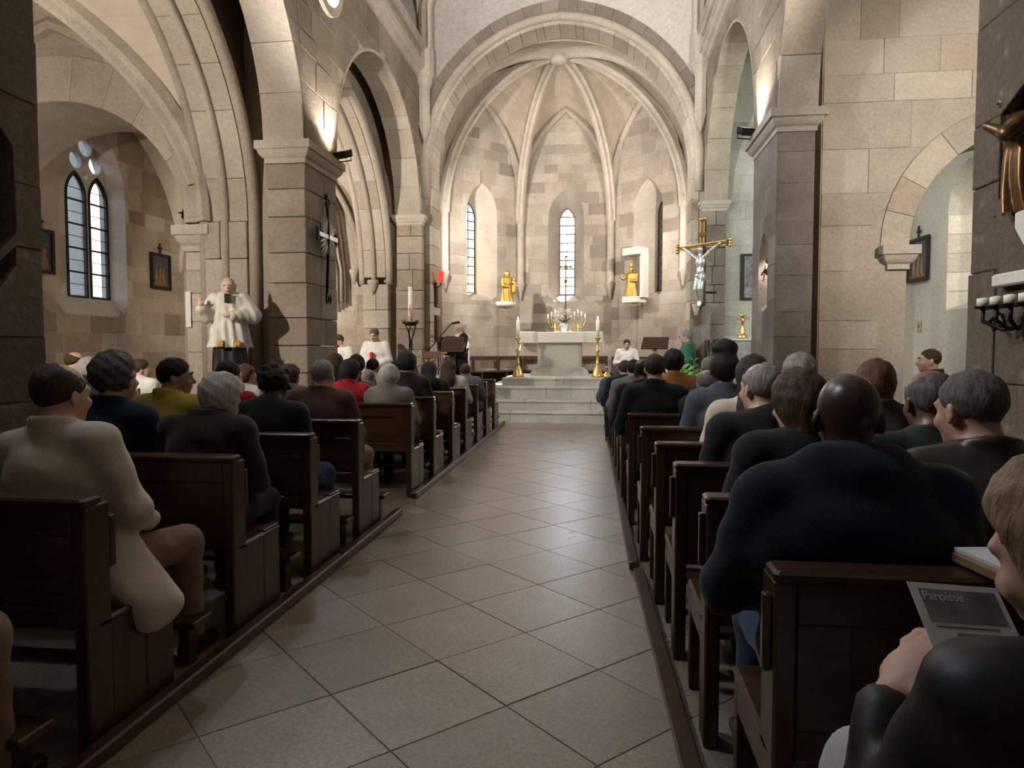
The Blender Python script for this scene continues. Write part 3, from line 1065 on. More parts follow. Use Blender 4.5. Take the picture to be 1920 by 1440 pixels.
# ribs and webs
verts8 = [ring[1], ring[2], ring[3], ring[4], (AX + AP, YB + 0.02), (AX - AP, YB + 0.02)]
verts8 = [(AX - AP, YB + 0.02)] + [ring[1], ring[2], ring[3], ring[4]] + [(AX + AP, YB + 0.02)]
def rib_pt(vx, vy, q, inset=0.0):
    """q 0 at the wall, 1 at the keystone"""
    d = V((vx - AX, vy - AY, 0))
    R = d.length - inset
    d.normalize()
    a = q * math.pi / 2
    r = R * math.cos(a)
    return V((AX + d.x * r, AY + d.y * r, ZS + (ZK - ZS) * math.sin(a)))
for i, (vx, vy) in enumerate(verts8):
    pts = [rib_pt(vx, vy, q / 20, 0.06) for q in range(21)]
    d = V((vx - AX, vy - AY, 0)).normalized()
    nr = [(V((AX, AY, ZS - 0.5)) - p).normalized() * -1 for p in pts]
    MB().sweep(pts, rib_prof(1.0), nr).build('vault_rib', 'rib_stone', wa)
    base = V((vx, vy, 0)) - d * 0.1
    zb = 3.05 if i in (2, 3) else 3.2
    MB().lathe([(0.015, zb - 0.42), (0.03, zb - 0.38), (0.06, zb - 0.2), (0.11, zb - 0.04), (0.12, zb), (0.09, zb + 0.02), (0.09, ZS - 0.1), (0.1, ZS), (0.1, ZS + 0.3)], base, 10).build('vault_shaft', 'rib_stone', wa, True)
for i in range(6):
    a, b = verts8[i], verts8[(i + 1) % 6]
    front = i == 5
    fm = parr(0.5, 0.5, (FRI if i in (1, 2, 3) else 2.2) if not front else 2.9, 0) if False else None
    def web(s, q, a=a, b=b, front=front, i=i):
        pa, pb = rib_pt(*a, q), rib_pt(*b, q)
        p = pa.lerp(pb, s)
        ln = 1.19 if not front else 2.87
        rise = (FRI if i in (1, 2, 3) else 2.2) if not front else 2.85
        zw = parr(0.0, ln, rise, FSP if not front else ZS)((s * 2 - 1) * ln) - ZS
        g = 1 - math.sin(q * math.pi / 2)
        p.z += zw * g * (1 - 0.0 * q)
        return p
    grid_surf('vault_web', web, 20, 16, 'web', wa, (2.4 if not front else 5.7, 3.8), smooth=True)
MB().lathe([(0.02, -0.24), (0.16, -0.24), (0.19, -0.2), (0.19, -0.12), (0.15, -0.08), (0.15, 0.1)], (AX, AY, ZK), 18).build('keystone', 'rib_stone', wa, True)

# ---------------------------------------------------------------- choir floor and altar steps
cf = MB().box(AX - 3.2, AX + 3.2, 13.75, 18.6, -0.02, ZF).build('choir_floor', 'bench_wood')
struct(cf, 'raised brown choir floor')
st = empty('altar_steps', (AX, 13, 0))
tag(st, 'flight of pale stone steps leading up to the white altar', 'steps')
ccx = -0.86
for k, (hw, y0, z0, z1) in enumerate(((2.48, 12.95, 0.0, 0.195), (2.48, 13.3, 0.195, 0.383), (1.43, 13.66, 0.383, 0.62), (1.10, 14.02, 0.62, 0.78))):
    cuts = [-1.0, -0.32 + 0.1 * k, 0.35 - 0.07 * k, 1.0]
    for a, b in zip(cuts[:-1], cuts[1:]):
        m = MB().box(ccx + hw * a + 0.002, ccx + hw * b - 0.002, y0 + 0.02, y0 + (0.7 if k < 2 else 1.2) if k < 3 else 16.6, z0 - 0.15, z1 - 0.045)
        m.box(ccx + hw * a + 0.002, ccx + hw * b - 0.002, y0, y0 + (0.7 if k < 2 else 1.2) if k < 3 else 16.6, z1 - 0.05, z1, 0.012)
        o = m.build('step_stone', 'step_stone', st)
        o.matrix_parent_inverse = st.matrix_world.inverted()
        o.location = -V((AX, 13, 0))
MB().box(ccx - 1.43, ccx + 1.43, 14.8, 16.2, 0.3, 0.615).build('step_core', 'step_stone', st, loc=(-AX, -13, 0))

# ---------------------------------------------------------------- nave vault
fxn = parr((XL + XR) / 2, (XR - XL) / 2 + 0.05, 2.9, 6.95)
gyn = parr(11.1, 2.6, 2.3, 6.95)
def nv(s, t):
    x, y = XL - 0.05 + (XR - XL + 0.1) * s, 8.5 + (YA + 0.05 - 8.5) * t
    return V((x, y, max(fxn(x), gyn(y))))
cl = grid_surf('ceiling', nv, 44, 44, 'plaster_grey', None, (6, 6))
struct(cl, 'plastered ribbed vault high over the nave')
def nv2(s, t):
    x, y = XL - 0.05 + (XR - XL + 0.1) * s, -3 + 11.5 * t
    return V((x, y, fxn(x)))
grid_surf('nave_barrel', nv2, 24, 2, 'plaster_grey', cl, (6, 12))
for sx in (-1, 1):
    pts = []
    for k in range(15):
        t = k / 14
        x = (XL + 0.12 if sx < 0 else XR - 0.12) * (1 - t) + (XL + XR) / 2 * t
        y = 13.5 * (1 - t) + 11.1 * t
        pts.append((x, y, max(fxn(x), gyn(y)) - 0.02))
    MB().sweep([(pts[0][0], pts[0][1], 6.9)] + pts, rib_prof(1.0), [V((-sx, -1, 0.3)) * -1] * 2 + [V((0, 0, 1))] * 14).build('vault_rib', 'rib_stone', cl)
# oculi in the left nave wall, one for daylight, one added as near fill
def oculus(y, z, k):
    WIN[0] += 1
    r = empty('window_%d' % WIN[0], (XL, y, z))
    struct(r, 'round oculus window high in the left nave wall, %s' % k)
    ring_ = [2 * math.pi * i / 24 for i in range(25)]
    MB().sweep([(0.01, 0.42 * math.cos(a), 0.42 * math.sin(a)) for a in ring_], [(-0.03, -0.06), (0.05, -0.06), (0.05, 0.06), (-0.03, 0.06)], ex).build('oculus_ring', 'trim_stone', r)
    MB().add([(0.012, 0.38 * math.cos(a), 0.38 * math.sin(a)) for a in ring_[:-1]], [tuple(range(24))]).build('pane', 'daylit_glass', r)
    l = bpy.data.lights.new('oculus_daylight', 'AREA')
    l.shape = 'DISK'
    l.size = 0.74
    l.energy = OCULUS_W
    l.color = (0.80, 0.90, 1.0)
    o = bpy.data.objects.new('oculus_daylight', l)
    C.objects.link(o)
    o.parent = r
    o.location = (0.03, 0, 0)
    o.rotation_euler = V((1, 0, 0)).to_track_quat('-Z', 'Y').to_euler()
OCULUS_W = 62
plain('daylit_glass', (0.8, 0.85, 0.9), 0.4, emit=(0.85, 0.93, 1.0), es=2.5, bstr=0)
o_c = atX(612, -46, XL + 0.02)
oculus(o_c.y, o_c.z, 'over the pier in view')
oculus(3.5, o_c.z, 'added unseen over the near pier as fill')

# ---------------------------------------------------------------- left aisle
wn = empty('wall_aisle_left')
struct(wn, 'left aisle of pale stone with pointed ribs and a round inner arch')
CX1 = -6.85
Y1, Y2 = 8.25, 9.5
ar = ell_arch(CX1, 1.74, 1.6, 2.87, 24)
holed('cross_wall', fY(Y1), -9.0, -3.9, 0, 6.9, ar, 0, -(Y2 - Y1), 0, 'ashlar_pale', wn)
ar2 = ell_arch(CX1, 2.24, 2.16, 2.87, 24)
voussoirs(wn, fY(Y1), ar, ar2, 11, -0.05, 0.016, 'ashlar_pale')
ashlar(wn, fY(Y1), -8.9, -4.85, 0, 6.0, 0.36, 0.62, 'ashlar_pale', push=push_arch(CX1, 2.24, 2.16, 2.87, -9, 0.0), split=CX1, keep=lambda a, b: b > 2.9 or abs(a - CX1) > 1.75, proud=0.007, rng=rs)
for s in (-1, 1):
    x0 = CX1 + s * 1.74
    x1 = x0 + s * 0.26
    stack(wn, min(x0, x1) + 0.0, max(x0, x1), Y1 - 0.02, Y2, 0, 2.56, 0.33, 'ashlar_pale', rs)
    moulded_block('impost', min(x0, x1), max(x0, x1), Y1 - 0.03, Y2, 2.56, 2.87, 0.11, 'trim_stone', wn)
# piers between aisle and nave arcade: flat pilaster, roll and shadow gap
def inner_arcade(yc, hw, rise, spring, xo, xi, zbase, jamb_y, label_mat):
    fr = fX(xo, 1)
    band_i = pt_arch(yc, hw, rise, spring, 14)
    band_o = pt_arch(yc, hw + 0.3, rise + 0.34, spring, 14)
    voussoirs(wn, fr, band_i, band_o, 12, xi - xo, 0, label_mat)
    for dx, r, g in ((0.06, 0.07, 0.06), (-(xo - xi) - 0.02, 0.06, 0.03), ((xi - xo) * 0.5, 0.05, -0.01)):
        tp = [(xo + dx, a, b) for a, b in pt_arch(yc, hw + g, rise + g, spring, 14)]
        tp = [(xo + dx, yc + hw + g, zbase)] + tp + [(xo + dx, yc - hw - g, zbase)]
        MB().tube(tp, r, 10).build('arch_roll', 'rib_stone', wn, True)
    # wall over the arch, towards the nave arcade
    up = [(yc - hw - 0.5, spring), (yc - hw - 0.02, spring)] + pt_arch(yc, hw + 0.25, rise + 0.29, spring, 14)[::-1] + [(yc + hw + 0.3, spring), (yc + hw + 0.5, spring), (yc + hw + 0.5, 7.0), (yc - hw - 0.5, 7.0)]
    up = [(yc - hw - 0.5, spring)] + pt_arch(yc, hw + 0.25, rise + 0.29, spring, 14)[::-1] + [(yc + hw + 0.5, spring), (yc + hw + 0.5, 7.0), (yc - hw - 0.5, 7.0)]
    prism('arch_spandrel', fr, up, xi - xo + 0.03, -0.05, 'ashlar_brown', wn)
inner_arcade(6.1, 2.05, 2.6, 2.9, -4.25, -4.80, 0.0, 8.15, 'ashlar_pale')
inner_arcade(11.35, 2.05, 2.75, 2.75, -4.16, -4.62, 2.62, 13.4, 'ashlar_pale')
stack(wn, -4.80, -4.25, 8.13, 8.3, 0, 2.9, 0.62, 'ashlar_pale', rs, split='x')
MB().box(-4.26, -3.9, 8.42, 9.5, 0, 6.9).build('pier_core', 'ashlar_brown', wn)
stack(wn, -4.62, -4.10, 13.38, 13.58, 0, 2.62, 0.42, 'ashlar_pale', rs, split='x')
MB().lathe([(0.01, 2.42), (0.06, 2.5), (0.1, 2.62), (0.12, 2.66), (0.1, 2.7)], (-4.4, 13.36, 0), 10).build('corbel', 'rib_stone', wn, True)
MB().lathe([(0.01, 2.62), (0.05, 2.7), (0.08, 2.82), (0.1, 2.88), (0.08, 2.92)], (-4.8, 13.42, 0), 10).build('corbel', 'rib_stone', wn, True)
MB().tube([(-4.8, 13.42, 2.9)] + [(-4.8 - 2.0 * t, 13.42 - 2.1 * t, 2.9 + 2.6 * math.sqrt(max(0, 1 - (1 - t) ** 2))) for t in [i / 14 for i in range(15)]], 0.07, 8).build('vault_rib', 'rib_stone', wn, True)
pts = [(-4.72, 13.5, 2.9)] + [(a, 13.5, b) for a, b in pt_arch(-6.6, 1.9, 2.7, 2.9)]
MB().tube(pts, 0.06, 8).build('vault_rib', 'rib_stone', wn, True)
# groin vaults
def groin(x0, x1, y0, y1, f, g, name):
    def fn(s, t):
        x, y = x0 + (x1 - x0) * s, y0 + (y1 - y0) * t
        return V((x, y, max(f(x), g(y))))
    return grid_surf(name, fn, 40, 40, 'web_pale', wn, (x1 - x0, y1 - y0))
fA, gA = parr(-6.8, 1.98, 2.7, 2.88), parr(6.12, 2.12, 2.72, 2.9)
groin(-8.8, -4.6, 4.0, 8.24, fA, gA, 'vault_web')
for cx, cy in ((-4.84, 8.2), (-8.76, 8.2), (-4.84, 4.05), (-8.76, 4.05)):
    pts = []
    for k in range(21):
        t = k / 20
        x, y = cx + (-6.8 - cx) * t, cy + (6.12 - cy) * t
        pts.append(V((x, y, max(fA(x), gA(y)) + 0.02)))
    MB().sweep(pts, rib_prof(1.15), ez).build('vault_rib', 'rib_stone', wn)
fr8 = fY(Y1)
pts = [fr8.P(a, b, 0.05) for a, b in pt_arch(-6.8, 1.94, 2.62, 2.9, 14)]
MB().sweep(pts, [(-0.08, -0.2), (0.06, -0.2), (0.1, -0.12), (0.06, -0.05), (0.12, 0.02), (0.16, 0.1), (0.1, 0.16), (-0.08, 0.16)], fr8.n).build('wall_rib', 'rib_stone', wn)
fB, gB = parr(-6.5, 2.1, 2.7, 2.9), parr(11.4, 2.1, 2.7, 2.9)
groin(-8.6, -4.3, 9.5, 13.6, fB, gB, 'vault_web')
for z, x in ((0, 0),):
    for k in range(4):
        tp = [(-5.02 - 0.09 * k, 13.3 - 0.12 * k, 2.3)] + [(-5.02 - 0.09 * k - 1.7 * t, 13.3 - 0.12 * k - 1.9 * t, 2.9 + 2.5 * math.sqrt(max(0, 1 - (1 - t) ** 2))) for t in [i / 12 for i in range(13)]]
        MB().tube(tp, 0.03, 6).build('vault_rib', 'rib_stone', wn, True)
# outer wall with the traceried window
XN = -8.5
wo_ = empty('wall_north')
struct(wo_, 'outer wall of the left aisle in brown and beige blocks')
frN = fX(XN, 1)
oa, ob = atX(78, 600, XN).y, atX(240, 600, XN).y
NC, NH = (oa + ob) / 2, (ob - oa) / 2
nz0, nsp = 1.92, 4.0
arN = pt_arch(NC, NH, 1.35, nsp)
holed('wall_face', frN, 9.4, 14.0, 0, 7, arN, nz0, -0.5, 0, 'mortar', wo_)
ashlar(wo_, frN, 9.5, 13.7, 0, 5.6, 0.34, 0.62, 'ashlar_brown', push=push_arch(NC, NH, 1.35, nsp, nz0, 0.0), split=NC, proud=0.007, rng=rs)
GX = -0.36
g0, g1 = atX(121, 500, XN + GX).y, atX(201, 500, XN + GX).y
gc, gh = (g0 + g1) / 2, (g1 - g0) / 2 + 0.02
reveal('window_splay', frN, lancet_outline(NC, NH, nz0, nsp, 1.35), 0.004, lancet_outline(gc, gh, 2.28, nsp, 1.0), GX, 'ashlar_pale', wo_)
# stone tracery plate: two lancets, two foils and a dagger
tr = SDF()
tr.box((0, 0, 3.7), (gh + 0.15, 0.06, 1.5), 0.0)
lw = gh / 2 - 0.03
for s in (-1, 1):
    cx = s * (gh / 2)
    fl = parr(cx, lw, 0.42, 3.95)
    def lan(X, Y, Z, cx=cx):
        d2 = (0.42 ** 2 - lw ** 2) / (2 * lw)
        r = lw + d2
        up = np.sqrt((np.abs(X - cx) + d2) ** 2 + np.maximum(Z - 3.95, 0) ** 2) - r
        return np.maximum(up, 2.2 - Z) + 0 * Y
    tr.fn(lan, (cx - lw, -0.2, 2.2), (cx + lw, 0.2, 4.4), 0.0, 's')
    tr.fn(lambda X, Y, Z, cx=cx: np.sqrt((X - cx * 0.86) ** 2 + (Z - 4.56) ** 2) - 0.145 + 0 * Y, (cx - 0.3, -0.2, 4.3), (cx + 0.3, 0.2, 4.9), 0.0, 's')
tr.fn(lambda X, Y, Z: np.sqrt(X ** 2 + (Z - 4.83) ** 2) - 0.16 + 0 * Y, (-0.3, -0.2, 4.5), (0.3, 0.2, 5.1), 0.0, 's')
tr.fn(lambda X, Y, Z: np.abs(X) + np.abs(Z - 4.33) * 0.8 - 0.07 + 0 * Y, (-0.1, -0.2, 4.2), (0.1, 0.2, 4.5), 0.0, 's')
WIN[0] += 1
wnd = empty('window_%d' % WIN[0], (XN + GX - 0.02, gc, 0), math.pi / 2)
struct(wnd, 'tall gothic window with two lancets and round tracery lights in the left aisle')
tr.mesh('tracery', 0.016, 'ashlar_pale', wnd)
for s in (-1, 1):
    cx = s * gh / 2
    fw = Fr((0, 0, 0), ex, ez, -ey)
    for nm, hw2 in (('casement', lw + 0.005),):
        o1, o2 = lancet_outline(cx, hw2, 2.2, 3.95, 0.42), lancet_outline(cx, hw2 - 0.045, 2.26, 3.95, 0.36)
        m = len(o1)
        vs, fs = [], []
        for q, d in ((o1, 0.07), (o2, 0.07), (o2, 0.02), (o1, 0.02)):
            vs += [fw.P(a, b, d) for a, b in q]
        for r in range(4):
            for i in range(m):
                j = (i + 1) % m
                fs.append((r * m + i, r * m + j, ((r + 1) % 4) * m + j, ((r + 1) % 4) * m + i))
        mesh_obj('casement', vs, fs, 'iron', wnd)
    zs = [2.26 + i * 0.405 for i in range(6)]
    o2 = lancet_outline(cx, lw - 0.03, 2.24, 3.95, 0.38)
    for i in range(5):
        p = clip_convex([(cx - lw, zs[i]), (cx + lw, zs[i]), (cx + lw, zs[i + 1]), (cx - lw, zs[i + 1])], o2)
        mesh_obj('pane', [fw.P(a, b, 0.04) for a, b in p], [tuple(range(len(p)))], 'glass', wnd)
        if i:
            MB().box(cx - lw + 0.02, cx + lw - 0.02, -0.062, -0.03, zs[i] - 0.014, zs[i] + 0.014).build('glazing_bar', 'iron', wnd)
        MB().box(cx - lw + 0.02, cx + lw - 0.02, -0.045, -0.035, zs[i] + 0.2 - 0.005, zs[i] + 0.2 + 0.005).build('glazing_bar', 'iron', wnd)
for cx, cz, r in ((-gh / 2 * 0.86, 4.56, 0.145), (gh / 2 * 0.86, 4.56, 0.145), (0, 4.83, 0.16)):
    MB().add([(cx + r * math.cos(2 * math.pi * i / 16), 0.0, cz + r * math.sin(2 * math.pi * i / 16)) for i in range(16)], [tuple(range(16))]).build('pane', 'glass', wnd)
# a buttress seen outside through the right lancet
bt = MB().box(-11.6, -10.4, 13.4, 15.6, 0, 8).build('wall_buttress', 'ashlar_pale')
struct(bt, 'buttress outside the left aisle window')
# east end of the left aisle
we = empty('wall_east_left')
struct(we, 'end wall of the left aisle in smooth beige blocks')
MB().box(-9.0, -3.9, 13.6, 14.3, 0, 7).build('wall_face', 'mortar', we)
ashlar(we, fY(13.6), -8.6, -3.95, 0, 6, 0.40, 0.75, 'ashlar', proud=0.006, rng=rs)
# outer shell of the left aisle
sh = MB()
sh.box(-9.6, -8.8, 3.0, 8.3, 0, 7).box(-9.3, -3.9, 3.2, 3.95, 0, 7).box(-9.6, -3.5, 2.5, 14.5, 6.95, 7.2)
o = sh.build('wall_shell_left', 'plaster_smooth')
struct(o, 'plain outer shell of the left aisle')

# ---------------------------------------------------------------- right aisle
wq = empty('wall_aisle_right')
struct(wq, 'cross wall of large pale blocks with a round arch in the right aisle')
CX2, R2, S2, Y3, Y4 = 4.64, 1.25, 2.50, 8.4, 9.1
ar = ell_arch(CX2, R2, R2, S2, 24)
holed('cross_wall', fY(Y3), 2.45, 6.6, 0, 6.9, ar, 0, -(Y4 - Y3), 0, 'mortar', wq)
ar2 = ell_arch(CX2, R2 + 0.29, R2 + 0.29, S2, 24)
voussoirs(wq, fY(Y3), ell_arch(CX2, R2 - 0.015, R2 - 0.015, S2, 24), ar2, 11, -(Y4 - Y3), 0.02, 'ashlar_pale')
ashlar(wq, fY(Y3), 2.46, 6.3, 0, 6.6, 0.43, 0.72, 'ashlar_pale', push=push_arch(CX2, R2 + 0.29, R2 + 0.29, S2, -9, 0.0), split=CX2, keep=lambda a, b: b > 2.5 or abs(a - CX2) > R2, proud=0.008, rng=rs)
x0 = CX2 - R2
moulded_block('impost', x0 - 0.2, x0, Y3 - 0.03, Y4, 2.24, 2.50, 0.1, 'trim_stone', wq)
MB().box(XR + TR - 0.02, 2.47, 8.75, 9.2, 0, 6.9).build('shadow_gap', 'ashlar_brown', wq)
wsd = empty('wall_south')
struct(wsd, 'smooth plastered outer wall of the right aisle')
frS = fX(5.3, -1)
SCN = 11.1
arS = pt_arch(SCN, 0.58, 0.7, 3.42)
holed('wall_face', frS, 3.5, 14.0, 0, 7, arS, 1.95, -0.5, 0, 'plaster_smooth', wsd)
o1, o2 = lancet_outline(SCN, 0.58, 1.95, 3.42, 0.7), lancet_outline(SCN, 0.46, 2.1, 3.42, 0.55)
reveal('window_splay', frS, o1, 0.003, o2, -0.34, 'ashlar_pale', wsd)
for k in range(7):
    z0, z1 = 1.95 + k * 0.29, 1.95 + (k + 1) * 0.29
    if z1 < 3.5:
        vs = [frS.P(SCN + 0.578, z0 + .004, 0.0), frS.P(SCN + 0.46, z0 + .004, -0.33), frS.P(SCN + 0.46, z1 - .004, -0.33), frS.P(SCN + 0.578, z1 - .004, 0.0)]
        vs += [v - V((0, 0.012, 0)) for v in vs]
        mesh_obj('jamb_stone', vs, [(4, 5, 6, 7), (0, 1, 5, 4), (2, 3, 7, 6), (1, 2, 6, 5), (3, 0, 4, 7)], 'ashlar_pale', wsd)
lancet(frS, SCN, 0.46, 2.1, 3.42, 0.55, -0.34, 3, 6, 'narrow window of the right aisle seen edge-on', lambda t, i: 'glass')
wer = empty('wall_east_right')
struct(wer, 'end wall of the right aisle in pale blocks, greenish light put into their colour')
MB().box(2.2, 5.6, 13.6, 14.3, 0, 7).build('wall_face', 'mortar', wer)
stone('ashlar_green_lit', [(0.0, (0.55, 0.53, 0.46)), (1.0, (0.60, 0.58, 0.51))], blot=0.2, bstr=0.3)  # green cast of the aisle daylight put into the stone colour
ashlar(wer, fY(13.6), 2.25, 5.3, 0, 6.6, 0.40, 0.8, 'ashlar_green_lit', proud=0.006, rng=rs)
sh = MB()
sh.box(2.2, 6.7, 3.0, 3.7, 0, 7).box(2.0, 6.8, 2.5, 14.5, 6.9, 7.2).box(5.8, 6.7, 3.5, 8.4, 0, 7)
o = sh.build('wall_shell_right', 'plaster_smooth')
struct(o, 'plain outer shell of the right aisle')
# closing shell: west wall and roofs
sh = MB()
sh.box(-4.2, 2.6, -3.4, -3.0, 0, 11)
o = sh.build('wall_west', 'plaster_smooth')
struct(o, 'west wall behind the viewer')
sh = MB()
sh.box(-4.3, 2.7, -3.4, 14.3, 10.3, 10.6).box(-4.3, -3.9, -3.4, 14.3, 6.9, 10.5).box(2.3, 2.7, -3.4, 14.3, 6.9, 10.5).box(-5.2, 3.4, 14.1, 20, 9.0, 9.3)
o = sh.build('roof', 'plaster_smooth')
struct(o, 'roof over nave and apse')
# ================================================================== pews
ORD = ['nearest', 'second', 'third', 'fourth', 'fifth', 'sixth', 'seventh', 'eighth', 'ninth', 'tenth', 'eleventh', 'twelfth', 'thirteenth']
def pew(side, xe, yb, ln, rz, label):
    """side -1: runs to the left of its aisle end, +1: to the right"""
    r = empty('pew', (xe, yb, 0), rz)
    tag(r, label, 'pew', 'dark wooden pews on the %s of the central aisle' % ('left' if side < 0 else 'right'))
    def bx(x0, x1, y0, y1, z0, z1, ch=0.004):
        a, b = sorted((side * x0, side * x1))
        return MB().box(a, b, y0, y1, z0, z1, ch)
    def box2(mb, x0, x1, y0, y1, z0, z1, ch=0.004):
        a, b = sorted((side * x0, side * x1))
        return mb.box(a, b, y0, y1, z0, z1, ch)
    bx(-0.005, ln, -0.035, 0.06, 0.832, 0.862, 0.008).build('top_rail', 'pew_wood', r)
    bx(0.05, ln - 0.05, 0.006, 0.026, 0.42, 0.833).build('back_panel', 'pew_wood', r)
    f = bx(0.05, ln - 0.05, -0.012, 0.01, 0.735, 0.832)
    box2(f, 0.05, ln - 0.05, -0.012, 0.01, 0.42, 0.49)
    box2(f, 0.05, 0.17, -0.012, 0.01, 0.49, 0.735)
    box2(f, ln - 0.17, ln - 0.05, -0.012, 0.01, 0.49, 0.735)
    f.build('back_frame', 'pew_wood', r)
    bx(0.0, ln, 0.03, 0.46, 0.405, 0.435, 0.01).build('seat', 'pew_wood', r)
    for x0 in (0.0, ln - 0.05):
        p = bx(x0, x0 + 0.05, -0.02, 0.10, 0.0, 0.834, 0.006)
        if side < 0:
            box2(p, x0 + 0.004, x0 + 0.046, 0.10, 0.28, 0.03, 0.43)
            box2(p, x0 + 0.004, x0 + 0.046, 0.283, 0.45, 0.03, 0.445)
            box2(p, x0 + 0.004, x0 + 0.046, 0.105, 0.135, 0.60, 0.78)
        else:
            box2(p, x0 + 0.004, x0 + 0.046, 0.40, 0.45, 0.0, 0.405)
            box2(p, x0 + 0.004, x0 + 0.046, 0.10, 0.40, 0.32, 0.405)
            box2(p, x0 - 0.02, x0 + 0.0, 0.0, 0.03, 0.62, 0.80)
        p.build('end_panel', 'pew_wood_v', r)
    k0 = 0.62 if side < 0 else 0.50
    bx(0.02, ln - 0.02, k0, k0 + (0.14 if side < 0 else 0.11), 0.165, 0.20, 0.006).build('kneeler', 'pew_wood', r)
    for x0 in (0.06, ln - 0.1):
        bx(x0, x0 + 0.04, k0 + 0.02, k0 + 0.09, 0.0, 0.165).build('kneeler_leg', 'pew_wood_v', r)
    return r
pew(-1, -1.665, 1.20, 1.7, 0.0, 'dark wooden pew cut off by the left edge of the view')
pew(1, 0.43, 0.52, 1.4, 0.0, 'dark wooden pew under the woman with the leaflet')
LPEW = [2.10, 3.03, 3.90, 4.72, 6.23, 7.10, 8.03, 8.84, 9.70, 10.50, 11.35]
LLEN = [1.70, 1.70, 1.70, 1.70, 1.74, 1.66, 1.64, 1.64, 1.64, 1.64, 1.64]
for k, (y, ln) in enumerate(zip(LPEW, LLEN)):
    pew(-1, -1.665 if k < 4 else -1.70, y, ln, 0.0, 'dark wooden pew left of the aisle, %s row from the viewer' % ORD[k])
RPEW = [1.62, 2.40, 3.08, 3.75, 4.51, 5.45, 6.22, 7.0, 7.85, 8.7, 9.55, 10.4, 11.25]
def xr_end(y):
    return 0.389 - 0.0437 * (y - 1.62) if y < 6.3 else 0.185 - 0.012 * (y - 6.3)
for k, y in enumerate(RPEW):
    pew(1, xr_end(y), y, 1.44 if y < 4 else 1.5, 0.0, 'dark wooden pew right of the aisle, %s row from the viewer' % ORD[k])
for (x0, ya, x1, yb_), lab in (((-1.625, 1.2, -1.625, 5.55), 'dark wooden floor rail along the near left pew ends'), ((-1.665, 6.15, -1.72, 12.6), 'dark wooden floor rail along the far left pew ends'), ((0.33, 1.1, 0.235, 4.2), 'dark wooden floor rail along the near right pew ends'), ((0.215, 4.3, 0.10, 12.4), 'dark wooden floor rail along the far right pew ends')):
    d = V((x1 - x0, yb_ - ya, 0))
    m = MB().box(-0.03, 0.03, 0, d.length, 0, 0.055, 0.008)
    o = m.build('floor_rail', 'pew_wood', None, loc=(x0, ya, 0))
    o.rotation_euler = (0, 0, -math.atan2(d.x, d.y))
    tag(o, lab, 'floor rail')

# ================================================================== sanctuary
def thing(name, label, cat, loc=(0, 0, 0), rz=0.0, group=None):
    return tag(empty(name, loc, rz), label, cat, group)
ZT = 0.78
# altar
al = thing('altar', 'white stone altar table on a broad pedestal with a cloth at each end', 'altar', (-0.86, 15.35, ZT))
MB().box(-0.90, 0.90, -0.42, 0.42, 0.71, 0.94, 0.008).build('table_slab', 'altar_stone', al)
MB().box(-0.47, 0.47, -0.26, 0.26, 0.10, 0.71, 0.01).build('pedestal', 'altar_stone', al)
prof = [(-0.62, 0), (0.62, 0), (0.62, 0.06), (0.57, 0.14), (0.52, 0.18), (0.47, 0.19), (-0.47, 0.19), (-0.52, 0.18), (-0.57, 0.14), (-0.62, 0.06)]
prism('base', Fr((0, 0, 0), ex, ez, -ey), prof, -0.32, 0.32, 'altar_stone', al)
for s in (-1, 1):
    m = MB()
    m.add([(s * 0.905, -0.40, 0.945), (s * 0.915, 0.40, 0.945), (s * 0.925, 0.40, 0.55), (s * 0.925, -0.40, 0.52)], [(0, 1, 2, 3)])
    m.add([(s * 0.55, -0.40, 0.945), (s * 0.91, -0.40, 0.945), (s * 0.91, 0.40, 0.945), (s * 0.55, 0.40, 0.945)], [(0, 1, 2, 3)])
    o = m.build('altar_cloth', 'white_cloth', al)
    md = o.modifiers.new('thick', 'SOLIDIFY')
    md.thickness = 0.01
# candlesticks
def candlestick(x, y, label):
    r = thing('candlestick', label, 'candlestick', (x, y, ZT), 0, 'tall brass candlesticks before the altar')
    MB().lathe([(0.01, 0.0), (0.12, 0.0), (0.125, 0.04), (0.10, 0.07), (0.085, 0.14), (0.05, 0.20), (0.035, 0.26), (0.045, 0.29), (0.025, 0.33), (0.022, 0.50), (0.045, 0.53), (0.045, 0.55), (0.022, 0.58), (0.018, 0.72), (0.03, 0.75), (0.065, 0.80), (0.07, 0.82), (0.02, 0.825)], n=14).build('stem', 'brass', r, True)
    for k in range(3):
        a = 2 * math.pi * k / 3 + 0.5
        MB().ball((0.11 * math.cos(a), 0.11 * math.sin(a), 0.02), (0.03, 0.03, 0.025), 8, 5).build('foot', 'brass', r, True)
    MB().lathe([(0.034, 0.82), (0.034, 1.17), (0.02, 1.175), (0.004, 1.175)], n=12).build('candle', 'white_wax', r, True)
    MB().lathe([(0.03, 1.17), (0.045, 1.20), (0.045, 1.24), (0.035, 1.27)], n=12, cap=False).build('glass_shade', 'glass', r, True)
    MB().lathe([(0.003, 1.18), (0.012, 1.195), (0.008, 1.22), (0.001, 1.24)], n=8).build('flame', 'flame', r, True)
    return r
candlestick(-1.69, 14.55, 'tall brass candlestick with a lit candle left of the altar')
candlestick(-0.05, 14.55, 'tall brass candlestick with a lit candle right of the altar')
sm = thing('hand_bell', 'small brass bell set on the step right of the altar', 'bell', (0.13, 14.45, ZT))
MB().lathe([(0.07, 0.0), (0.065, 0.03), (0.045, 0.08), (0.02, 0.1), (0.012, 0.13), (0.012, 0.2), (0.02, 0.22), (0.005, 0.235)], n=12).build('bell_body', 'brass', sm, True)
MB().box(-0.07, 0.07, -0.012, 0.012, 0.12, 0.145, 0.004).build('crossbar', 'brass', sm)
